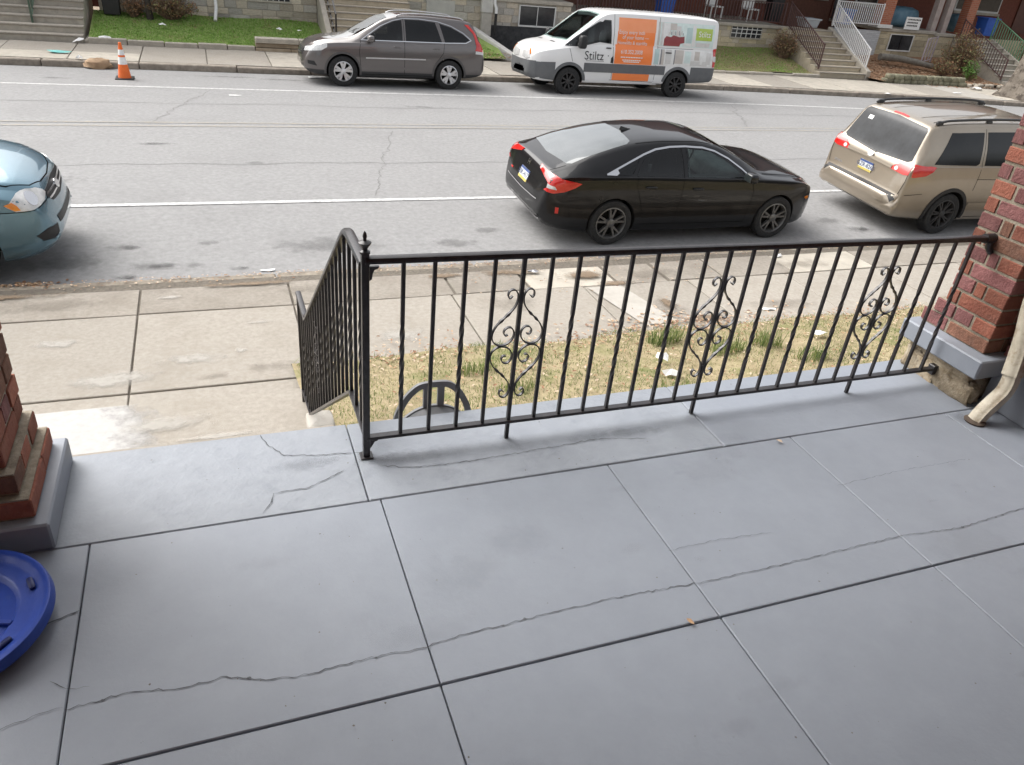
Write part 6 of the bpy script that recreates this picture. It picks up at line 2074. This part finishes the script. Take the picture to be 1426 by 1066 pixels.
tan_step = pm('tan_step', (0.42, 0.36, 0.27), (0.54, 0.475, 0.365), scale=4, rough=0.9, bump=0.3, rand=0.1, c3=(0.2, 0.17, 0.13), scale3=2.0, lo3=0.55, hi3=0.75, amount3=0.6)
far_steps('wide grey concrete steps at the top left corner across the street', -8.0, -2.86, 24.15, 0.02, 9, 0.17, 0.33, old_conc)
MB().box(-2.85, -2.68, 24.1, 26.6, -0.1, 0.1).build('cheek_kerb', old_conc, bpy.data.objects['front_steps'], bevel=0.02).location.z += 0
far_steps('tan steps with a black handrail rising behind the grey suv', 3.62, 6.28, 24.2, 0.02, 10, 0.16, 0.28, tan_step, [(3.46, 3.62)])
far_steps('tan stone steps between black and white railings right of the white van', 20.85, 22.95, 23.75, 0.02, 8, 0.165, 0.33, tan_step, [(22.95, 23.15)])
far_steps('narrow grey steps with a green railing at the upper right', 29.75, 31.5, 23.3, 0.02, 8, 0.165, 0.36, old_conc, [(31.5, 31.62)])


def picket(label, pts, h, mat, step=0.13, r=0.011, name='iron_railing', group='railings across the street', post=True):
    """railing following a polyline of ground points"""
    t = thing(name, label, 'railing', pts[0], group=group)
    pts = [Vector(p) for p in pts]
    for zz in (h, 0.1):
        MB().bar([p + Vector((0, 0, zz)) for p in pts], 0.02, 0.013).build('rail', mat, t)
    me = MB().box(-r, r, -r, r, 0, 1).mesh('baluster', mat)
    pm_ = MB().box(-0.022, 0.022, -0.022, 0.022, 0, 1).mesh('post', mat)
    for p, q in zip(pts, pts[1:]):
        n = max(1, int((q - p).length / step))
        for i in range(n + 1):
            w = p.lerp(q, i / n)
            if i in (0, n) and post:
                inst('post', pm_, t, w, (0, 0, 0), (1, 1, h + 0.04))
            else:
                inst('baluster', me, t, w + Vector((0, 0, 0.1)), (0, 0, 0), (1, 1, h - 0.1))
    return t


white_iron = pm('white_iron', (0.68, 0.68, 0.68), (0.74, 0.74, 0.74), scale=9, rough=0.5)
green_iron = pm('green_iron', (0.10, 0.24, 0.13), (0.16, 0.32, 0.19), scale=9, rough=0.5)
rust_iron = pm('maroon_iron', (0.06, 0.03, 0.03), (0.11, 0.06, 0.055), scale=9, rough=0.6)
picket('white iron stair railing beside the tan stone steps', [(23.05, 23.95, 0.2), (23.05, 26.3, 1.5)], 0.8, white_iron, 0.11, 0.014)
picket('white iron porch railing left of the orange brick column', [(23.1, 26.38, 1.56), (25.4, 26.38, 1.56)], 0.82, white_iron, 0.10, 0.014)
picket('black iron stair railing on the left of the tan stone steps', [(20.9, 23.95, 0.25), (20.9, 26.3, 1.38)], 0.82, rust_iron, 0.11, 0.012)
picket('maroon iron porch railing above the barred basement window', [(17.75, 26.55, 1.37), (20.9, 26.55, 1.37)], 0.75, rust_iron, 0.13, 0.011)
picket('black iron porch railing above the white van roof', [(12.2, 26.5, 1.36), (17.4, 26.5, 1.36)], 0.8, rust_iron, 0.12, 0.011)
picket('green iron railing along the narrow grey steps', [(31.55, 23.5, 0.2), (31.55, 26.3, 1.4)], 0.85, green_iron, 0.13, 0.013)
picket('white iron railing on the left of the narrow grey steps', [(29.7, 23.6, 0.2), (29.7, 26.2, 1.35)], 0.75, rust_iron, 0.13, 0.011)['label'] = 'dark iron railing on the left of the narrow grey steps'
t = picket('single black handrail post at the left of the steps behind the grey suv', [(3.72, 24.5, 0.2), (3.72, 26.8, 1.5)], 0.8, iron, 2.0, 0.014)
t = picket('dark green centre handrail on the wide steps at the top left', [(-4.05, 24.75, 0.36), (-4.05, 26.9, 1.5)], 0.75, pm('dark_green_iron', (0.05, 0.09, 0.06), (0.09, 0.13, 0.09), scale=9, rough=0.6), 0.35, 0.02)
picket('mauve metal crowd barrier leaning in the yard below the porch posts', [(27.2, 25.4, 0.4), (28.2, 25.9, 0.45)], 0.95, pm('mauve_iron', (0.40, 0.34, 0.38), (0.48, 0.42, 0.45), scale=9, rough=0.5), 0.3, 0.014)

# sloping coping wall between bank and driveway
cw = thing('wing_wall', 'pale sloping coping wall between the grass bank and the dark driveway', 'wall', (9.0, 25.0, 0))
MB().add([(8.35, 26.35, -0.1), (8.55, 26.35, -0.1), (9.45, 24.02, -0.1), (9.25, 24.02, -0.1), (8.35, 26.35, 0.72), (8.55, 26.35, 0.72), (9.45, 24.02, 0.12), (9.25, 24.02, 0.12)], [(0, 3, 2, 1), (4, 5, 6, 7), (0, 1, 5, 4), (1, 2, 6, 5), (2, 3, 7, 6), (3, 0, 4, 7)]).build('coping', pm('pale_coping', (0.46, 0.45, 0.43), (0.55, 0.54, 0.51), scale=4, rough=0.9), cw, bevel=0.02)
b = MB().add([(9.4, 24.05, FZ + 0.004), (15.6, 23.9, FZ + 0.004), (15.6, 26.5, 0.06), (8.6, 26.5, 0.06)], [(0, 1, 2, 3)])
struct('driveway', b, pm('dark_drive', (0.05, 0.05, 0.052), (0.09, 0.09, 0.09), scale=5, rough=0.9), fixn=False)

# house downspouts
for (label, x, zb, ztop_, kick, dk) in (('white downspout running down onto the green lawn across the street', 0.52, 0.46, 3.5, 0.35, False), ('white downspout with a black lower pipe beside the pale wall pier', 9.22, 0.5, 3.2, 0.0, True)):
    t = thing('house_downspout', label, 'downspout', (x, 26.3, zb))
    if dk:
        MB().tube([(x, 26.3, 1.15), (x, 26.3, 1.3), (x - 0.05, 26.35, 1.45), (x - 0.05, 26.35, ztop_)], 0.05, 10).build('pipe', white_paint, t, smooth=50)
        MB().tube([(x, 26.3, zb), (x, 26.3, 1.18)], 0.045, 10).build('lower_pipe', black_trim, t, smooth=50)
    else:
        MB().tube([(x - 0.06, 26.0, zb + 0.04), (x, 26.3, zb + 0.35), (x, 26.34, zb + 0.6), (x - 0.02, 26.34, ztop_)], 0.05, 10).build('pipe', white_paint, t, smooth=50)

# ------------------------------------------------------------------ plants and tree
twig_m = pm('twig', (0.15, 0.10, 0.07), (0.22, 0.15, 0.10), scale=12, rough=1)


def shrub(name, label, x, y, z, r, h, ntw, nlf, cols, seed, group='shrubs across the street'):
    rnd = random.Random(seed)
    t = thing(name, label, 'shrub', (x, y, z), group=group)
    b, lv = MB(), MB()
    for _ in range(ntw):
        a, e = rnd.uniform(0, 6.28), rnd.uniform(0.25, 1.0)
        px, py = x + cos(a) * r * 0.25 * rnd.random(), y + sin(a) * r * 0.25 * rnd.random()
        qx, qy, qz = x + cos(a) * r * e, y + sin(a) * r * e, z + h * rnd.uniform(0.55, 1.0) * sqrt(max(0.05, 1.1 - e * e * 0.8))
        mid = ((px + qx) / 2 + rnd.uniform(-0.08, 0.08), (py + qy) / 2 + rnd.uniform(-0.08, 0.08), z + (qz - z) * 0.6)
        b.tube([(px, py, z - 0.03), mid, (qx, qy, qz)], [0.012, 0.007, 0.003], 4, cap=False)
        for _ in range(max(1, nlf // ntw)):
            s_ = rnd.uniform(0.35, 1.05)
            lx, ly, lz = px + (qx - px) * s_ + rnd.gauss(0, 0.07), py + (qy - py) * s_ + rnd.gauss(0, 0.07), z + (qz - z) * s_ + rnd.gauss(0, 0.06)
            q = rnd.uniform(0.022, 0.05)
            u = Vector((rnd.gauss(0, 1), rnd.gauss(0, 1), rnd.gauss(0, 1))).normalized() * q
            w = Vector((rnd.gauss(0, 1), rnd.gauss(0, 1), rnd.gauss(0, 1))).normalized() * q * 0.6
            c0 = Vector((lx, ly, max(lz, z + 0.02)))
            lv.add([c0 - u, c0 + w, c0 + u, c0 - w], [(0, 1, 2, 3)], rnd.randrange(len(cols)))
    b.build('stems', twig_m, t, fixn=False)
    lv.build('foliage', cols, t, fixn=False)
    return t


br1, br2, gr1, gr2, ol = (pm('leaf_dark_brown', (0.13, 0.085, 0.05), (0.19, 0.13, 0.08), scale=5, rough=0.9), pm('leaf_rust', (0.24, 0.13, 0.07), (0.30, 0.17, 0.09), scale=5, rough=0.9), pm('leaf_green', (0.06, 0.13, 0.025), (0.10, 0.19, 0.04), scale=5, rough=0.7),
                          pm('leaf_bright', (0.11, 0.24, 0.04), (0.15, 0.30, 0.06), scale=5, rough=0.7), pm('leaf_olive', (0.16, 0.15, 0.06), (0.22, 0.20, 0.09), scale=5, rough=0.8))
shrub('bare_shrub', 'bare brown rounded shrub left of the black stair railing', 20.45, 25.5, 0.4, 0.62, 1.0, 240, 1500, [br1, br1, ol, br2], 1)
shrub('brown_shrub', 'tall rusty brown shrub in front of the narrow grey steps', 28.4, 24.6, 0.3, 0.85, 1.5, 300, 3200, [br1, br2, ol, ol], 2)
shrub('green_shrub', 'small bright green plant at the foot of the tall brown shrub', 28.0, 23.6, 0.15, 0.28, 0.75, 70, 900, [gr2, gr1], 3)
shrub('dry_shrub', 'low dry brown hedge against the stone wall above the green lawn', -0.7, 26.05, 0.5, 0.75, 0.7, 220, 1500, [br1, ol, br2], 4)
shrub('dry_shrub', 'small dry shrub beside the dark trunk near the black bin', -1.7, 26.1, 0.5, 0.4, 0.6, 100, 600, [br1, br2], 5)
shrub('green_shrub', 'green and yellow bush behind the green stair railing', 33.2, 25.2, 0.4, 0.9, 1.5, 200, 2600, [gr1, ol, gr1, br2], 6)
shrub('dry_shrub', 'straggly brown weeds below the narrow grey steps', 27.2, 24.2, 0.25, 0.6, 0.55, 120, 900, [br1, br2, ol], 7)
tk = thing('small_tree', 'dark thin tree trunk against the wall above the green lawn', 'tree', (-1.28, 25.95, 0.5))
MB().tube([(-1.28, 25.95, 0.4), (-1.3, 25.98, 1.1), (-1.25, 26.0, 2.0), (-1.3, 26.0, 3.0)], [0.10, 0.075, 0.065, 0.05], 10).build('trunk', pm('dark_bark', (0.035, 0.028, 0.024), (0.06, 0.05, 0.04), scale=9, rough=1, bump=0.8, bscale=20), tk, smooth=60)
b = MB()
for i in range(26):
    a = rf.uniform(0, 6.28)
    z0 = rf.uniform(1.9, 3.0)
    b.tube([(-1.28, 26.0, z0), (-1.28 + cos(a) * 0.5, 26 + sin(a) * 0.5, z0 + 0.6), (-1.28 + cos(a) * 0.9, 26 + sin(a) * 0.9, z0 + 1.4)], [0.025, 0.014, 0.004], 5)
b.build('crown', twig_m, tk, fixn=False)

bark = pm('sycamore_bark', (0.16, 0.135, 0.108), (0.26, 0.225, 0.185), scale=2.6, rough=0.95, bump=1.0, bscale=11, c3=(0.075, 0.06, 0.048), scale3=4, lo3=0.48, hi3=0.62)
tr = thing('street_tree', 'thick mottled street tree trunk at the far kerb on the right edge', 'tree', (27.6, 20.95, 0))
b = MB()
nseg, nz_ = 30, 22
vs = []
for i in range(nz_ + 1):
    z = -0.15 + 5.2 * (i / nz_) ** 1.3
    rr_ = 0.42 - 0.03 * z + 0.42 * math.exp(-max(z, 0) / 0.38)
    for j in range(nseg):
        g = 2 * pi * j / nseg
        fl = 1 + (0.16 * math.exp(-max(z, 0) / 0.5) + 0.03) * sin(5 * g + 0.6) + 0.05 * sin(3 * g + z * 1.1) + 0.03 * sin(9 * g + z * 3)
        vs.append((27.6 + rr_ * fl * cos(g) + 0.03 * z, 20.95 + rr_ * fl * sin(g), z))
b.add(vs, [(i * nseg + j, i * nseg + (j + 1) % nseg, (i + 1) * nseg + (j + 1) % nseg, (i + 1) * nseg + j) for i in range(nz_) for j in range(nseg)])
b.build('trunk', bark, tr, smooth=60, fixn=False)
b = MB()
for i in range(7):
    a = i * 0.9 + 0.3
    e = rf.uniform(1.6, 2.6)
    p1 = (27.75 + cos(a) * 0.8, 20.95 + sin(a) * 0.8, 6.2 + rf.random())
    p2 = (27.75 + cos(a) * e, 20.95 + sin(a) * e, 8.5 + rf.random())
    b.tube([(27.74, 20.95, 4.6), p1, p2, (27.75 + cos(a) * e * 1.5, 20.95 + sin(a) * e * 1.5, 10.5)], [0.2, 0.13, 0.07, 0.02], 8)
    for q in range(9):
        g = rf.uniform(0, 6.28)
        l = rf.uniform(0.5, 1.2)
        b.tube([p2, (p2[0] + cos(g) * l, p2[1] + sin(g) * l, p2[2] + l), (p2[0] + cos(g) * l * 1.6, p2[1] + sin(g) * l * 1.6, p2[2] + l * 1.7)], [0.03, 0.015, 0.004], 5)
b.build('crown', bark, tr, fixn=False)
MB().tube(catmull([(24.9, 25.3, 0.62), (25.8, 25.2, 0.60), (26.7, 24.9, 0.5), (27.5, 24.5, 0.38)], 5), [0.13] * 5 + [0.12] * 5 + [0.10] * 6, 9).build('log', pm('old_log', (0.12, 0.11, 0.095), (0.2, 0.185, 0.16), scale=8, rough=1, bump=0.8), None, smooth=50)
tag(bpy.data.objects['log'], 'grey weathered log lying in the mulch bed right of the white railing', 'log')

# planter wall of rough stones at the pavement
pl = thing('planter_wall', 'low mossy stone planter wall right of the tan stone steps', 'wall', (25, 23.3, 0))
moss = pm('mossy_stone', (0.17, 0.17, 0.11), (0.27, 0.25, 0.18), scale=7, rough=1, bump=0.8, bscale=20, rand=0.2)
for row in range(2):
    x = 23.25 + row * 0.1
    while x < 26.9:
        L_ = rf.uniform(0.22, 0.42)
        MB().blob((x + L_ / 2, 23.12 + rf.uniform(-0.03, 0.03) - 0.05 * (x - 23.2), 0.08 + row * 0.16), L_ * 0.52, 0.13, 0.095, 0.45, 10, jit=0.05).build('stone', moss, pl, smooth=60)
        x += L_
for i in range(9):
    MB().blob((27.2 + i * 0.27 + rf.uniform(-0.1, 0.1), 22.85 + rf.uniform(-0.15, 0.3) - 0.02 * i, 0.07), rf.uniform(0.06, 0.14), 0.09, 0.07, 0.6, 10, jit=0.1).build('stone', st_a, pl, smooth=60)
b = MB()
for _ in range(1500):
    x = rf.uniform(23.2, 29.5)
    y = rf.uniform(23.2, 26.2)
    leaf(b, x, y, zyard(x, y) + 0.01, rf.uniform(0.03, 0.07), rf)
for _ in range(300):
    leaf(b, rf.uniform(25, 31), rf.uniform(22.4, 23.2), FZ + 0.02, rf.uniform(0.03, 0.06), rf)
for _ in range(150):
    x, y = rf.uniform(6.5, 9.3), rf.uniform(24.0, 24.5)
    leaf(b, x, y, zyard(x, y) + 0.03, rf.uniform(0.03, 0.06), rf)
o = b.build('fallen_leaves', lm, None, fixn=False)
o['kind'] = 'stuff'
tag(o, 'brown leaves over the planting beds across the street', 'leaves')

# ------------------------------------------------------------------ porch clutter across the street
blue_bin = pm('bin_blue', (0.02, 0.09, 0.42), (0.03, 0.12, 0.5), scale=6, rough=0.5)


def bin_(label, x, y, z, w, h, mat, name='recycling_bin'):
    t = thing(name, label, 'bin', (x, y, z), group=None)
    b = MB().add([(x - w * 0.42, y - w * 0.35, z), (x + w * 0.42, y - w * 0.35, z), (x + w * 0.42, y + w * 0.35, z), (x - w * 0.42, y + w * 0.35, z), (x - w * 0.5, y - w * 0.42, z + h), (x + w * 0.5, y - w * 0.42, z + h), (x + w * 0.5, y + w * 0.42, z + h), (x - w * 0.5, y + w * 0.42, z + h)], [(0, 3, 2, 1), (4, 5, 6, 7), (0, 1, 5, 4), (1, 2, 6, 5), (2, 3, 7, 6), (3, 0, 4, 7)])
    b.build('tub', mat, t, bevel=0.02)
    MB().box(x - w * 0.54, x + w * 0.54, y - w * 0.46, y + w * 0.46, z + h - 0.05, z + h + 0.002).build('rim', mat, t, bevel=0.01)
    return t


bin_('blue recycling tub on the porch above the white van roof', 15.9, 27.0, 1.35, 0.62, 0.75, blue_bin)
bin_('blue recycling tub behind the white iron porch railing', 24.15, 26.95, 1.55, 0.55, 0.55, blue_bin)
bin_('blue tub beside the green railing at the upper right', 31.9, 27.0, 1.5, 0.7, 0.7, blue_bin)
bin_('black plastic bin against the wall beside the top left steps', -2.25, 26.2, 0.5, 0.5, 1.0, black_trim, 'black_bin')
bin_('black wheeled bin on the porch behind the maroon railing', 21.6, 28.2, 1.36, 0.6, 1.0, black_trim, 'black_bin')
bin_('pale grey storage box at the top of the tan stone steps', 22.2, 26.7, 1.37, 0.7, 0.32, pm('box_grey', (0.36, 0.39, 0.41), (0.42, 0.45, 0.47), scale=4, rough=0.7), 'storage_box')
b = MB().box(26.75, 27.55, 26.38, 26.42, 1.56, 2.02)
o = b.build('yard_sign', paper, None, bevel=0.004)
tag(o, 'white notice board standing on the porch edge right of the orange brick column', 'sign')
sgn = o
for zz, wq in ((1.93, 0.6), (1.82, 0.5), (1.71, 0.55)):
    xx = 26.83
    while xx < 26.83 + wq:
        l = rf.uniform(0.03, 0.07)
        MB().box(xx, xx + l, 26.37, 26.378, zz - 0.025, zz + 0.025).build('sign_mark', ink, sgn)
        xx += l + 0.03
tarp = pm('blue_tarp', (0.09, 0.19, 0.27), (0.15, 0.26, 0.33), scale=5, rough=0.6, bump=0.6, bscale=10)
for (label, x, y, z, a, c_, h) in (('teal tarp heaped on the porch behind the white notice', 27.6, 27.7, 1.55, 0.8, 0.5, 0.75), ('grey blue covered chair beside the right brick column', 31.0, 27.8, 1.5, 0.45, 0.4, 0.7)):
    b = MB().blob((x, y, z + h * 0.5), a, c_, h * 0.5, 0.6, 20, jit=0.08)
    tag(b.build('tarp_heap', tarp, None, smooth=50), label, 'tarp')


def porch_chair(label, x, y, z, mat):
    t = thing('porch_chair', label, 'chair', (x, y, z), group='porch chairs across the street')
    MB().box(x - 0.27, x + 0.27, y - 0.25, y + 0.25, z + 0.40, z + 0.45).build('seat', mat, t, bevel=0.01)
    MB().box(x - 0.27, x + 0.27, y + 0.22, y + 0.27, z + 0.45, z + 0.95).build('backrest', mat, t, bevel=0.01)
    for sx in (-0.24, 0.24):
        for sy in (-0.22, 0.22):
            MB().box(x + sx - 0.02, x + sx + 0.02, y + sy - 0.02, y + sy + 0.02, z, z + 0.4).build('leg', mat, t)


porch_chair('white plastic chair on the porch behind the maroon railing, left one', 18.4, 27.6, 1.36, frame_w)
porch_chair('white plastic chair on the porch behind the maroon railing, right one', 20.0, 27.5, 1.36, frame_w)
porch_chair('dark brown chair on the porch above the white van roof', 13.6, 27.8, 1.36, pm('chair_brown', (0.10, 0.05, 0.03), rough=0.6))
porch_chair('dark chair on the porch behind the white iron railing', 25.0, 28.2, 1.55, pm('chair_dark', (0.03, 0.03, 0.033), rough=0.6))

# ------------------------------------------------------------------ traffic cone and litter
cn = thing('traffic_cone', 'orange traffic cone with two white bands standing in the far parking lane', 'traffic cone', (-1.66, 19.8, zroad(-1.66, 19.8)))
co_ = pm('cone_orange', (0.80, 0.14, 0.02), (0.86, 0.18, 0.03), scale=6, rough=0.5)
zc = zroad(-1.66, 19.8)


def cr_(z):
    return 0.135 - (0.135 - 0.028) * z / 0.72


MB().lathe([(cr_(z), z + 0.03) for z in (0.0, 0.15, 0.28)], 24, (-1.66, 19.8, zc), cap=False).build('cone', co_, cn, smooth=50)
MB().lathe([(cr_(0.28), 0.31), (cr_(0.43), 0.46)], 24, (-1.66, 19.8, zc), cap=False).build('band', paper, cn, smooth=50)
MB().lathe([(cr_(0.43), 0.46), (cr_(0.47), 0.50)], 24, (-1.66, 19.8, zc), cap=False).build('cone', co_, cn, smooth=50)
MB().lathe([(cr_(0.47), 0.50), (cr_(0.58), 0.61)], 24, (-1.66, 19.8, zc), cap=False).build('band', paper, cn, smooth=50)
MB().lathe([(cr_(0.58), 0.61), (cr_(0.72), 0.75), (0.018, 0.755), (0.016, 0.6)], 24, (-1.66, 19.8, zc), cap=False).build('cone', co_, cn, smooth=50)
MB().box(-1.66 - 0.19, -1.66 + 0.19, 19.8 - 0.19, 19.8 + 0.19, zc + 0.002, zc + 0.035).build('base', black_trim, cn, bevel=0.012)

white_l = paper


def scrap(name, label, x, y, z, a, c_, mat, seed, h=0.02, cat='litter'):
    rnd = random.Random(seed)
    b = MB()
    n = 9
    po = irregular(0, 0, a, c_, seed, n, 0.4)
    vs = [(x + u, y + v, z + rnd.uniform(0.003, h)) for u, v in po] + [(x, y, z + h * rnd.uniform(0.8, 1.6)), (x + a * 0.3, y - c_ * 0.2, z + h * 0.4)]
    fs = [(i, (i + 1) % n, n) for i in range(n)]
    b.add(vs, fs)
    tag(b.build(name, mat, None, fixn=False), label, cat)


teal = pm('teal_wrap', (0.10, 0.42, 0.40), (0.16, 0.5, 0.47), scale=9, rough=0.5)
brownp = pm('brown_paper', (0.34, 0.22, 0.13), (0.45, 0.31, 0.19), scale=9, rough=0.8)
foil = pm('foil', (0.6, 0.6, 0.62), rough=0.3, metal=0.8)
gl = [('teal_wrapper', 'teal and white wrapper on the far pavement at the left', -3.25, 22.4, FZ + 0.012, 0.25, 0.12, teal, 0.05),
      ('paper_scrap', 'white scrap beside the brown bag in the far gutter', -2.72, 21.6, FZ, 0.07, 0.06, paper, 0.07),
      ('paper_scrap', 'crushed white cup at the broken corner of the wide steps', -2.95, 24.0, FZ + 0.012, 0.14, 0.08, paper, 0.12),
      ('paper_scrap', 'white paper on the lawn edging above the traffic cone', -2.35, 24.1, 0.15, 0.14, 0.05, paper, 0.05),
      ('paper_scrap', 'white scrap lying in the middle of the far green lawn', -0.95, 25.2, 0.40, 0.09, 0.07, paper, 0.05),
      ('paper_scrap', 'white scrap on the lawn right of the downspout, left one of two', 2.2, 25.3, 0.42, 0.07, 0.06, paper, 0.06),
      ('paper_scrap', 'white scrap on the lawn right of the downspout, right one of two', 2.75, 25.2, 0.42, 0.08, 0.06, paper, 0.06),
      ('paper_scrap', 'white paper lying in the gutter in front of the grey suv', 2.6, 20.95, -0.10, 0.2, 0.08, paper, 0.03),
      ('paper_scrap', 'white scrap on the far pavement near the tree', 25.0, 21.3, FZ + 0.012, 0.22, 0.1, paper, 0.03),
      ('paper_scrap', 'white scrap at the kerb right of the tan stone steps', 21.3, 20.8, FZ, 0.15, 0.08, paper, 0.03),
      ('paper_scrap', 'white litter beside the foot of the street tree', 27.0, 22.3, FZ + 0.02, 0.22, 0.16, paper, 0.08),
      ('paper_scrap', 'white scrap in the road near the far lane line', 0.55, 18.0, zroad(0.5, 18.0) + 0.004, 0.14, 0.04, paper, 0.01),
      ('paper_scrap', 'crumpled white paper at the porch edge near the middle of the railing', 3.58, 4.88, 0.36, 0.075, 0.05, paper, 0.05),
      ('paper_scrap', 'white paper caught in the grass behind the middle scroll', 3.72, 5.25, 0.31, 0.07, 0.05, paper, 0.05),
      ('paper_scrap', 'white scrap in the dry grass between middle and right scrolls', 5.77, 5.5, 0.25, 0.09, 0.06, paper, 0.05),
      ('paper_scrap', 'white scrap on the pavement edge above the dry grass', 5.91, 6.49, SWZ + 0.008, 0.09, 0.035, paper, 0.02),
      ('paper_scrap', 'small white scrap on the front pavement slabs near the kerb', 7.18, 8.0, SWZ + 0.004, 0.06, 0.035, paper, 0.03),
      ('foil_scrap', 'shiny foil scrap on the pavement above the left scroll', 3.49, 7.93, SWZ + 0.006, 0.06, 0.035, foil, 0.03),
      ('foil_scrap', 'flattened can in the near gutter left of the railing', -1.42, 8.5, -0.11, 0.06, 0.03, foil, 0.03),
      ('paper_scrap', 'pale flattened wrapper in the road left of the stair railing', 0.47, 8.75, -0.108, 0.08, 0.03, paper, 0.015)]
for i, (nm, lb_, x, y, z, a, c_, mt, h) in enumerate(gl):
    scrap(nm, lb_, x, y, z, a, c_, mt, 300 + i, h)
b = MB().blob((-2.32, 21.36, -0.02), 0.30, 0.16, 0.12, 0.9, 16, jit=0.2)
tag(b.build('paper_bag', brownp, None, smooth=60), 'crumpled brown paper bag in the far gutter left of the cone', 'litter')
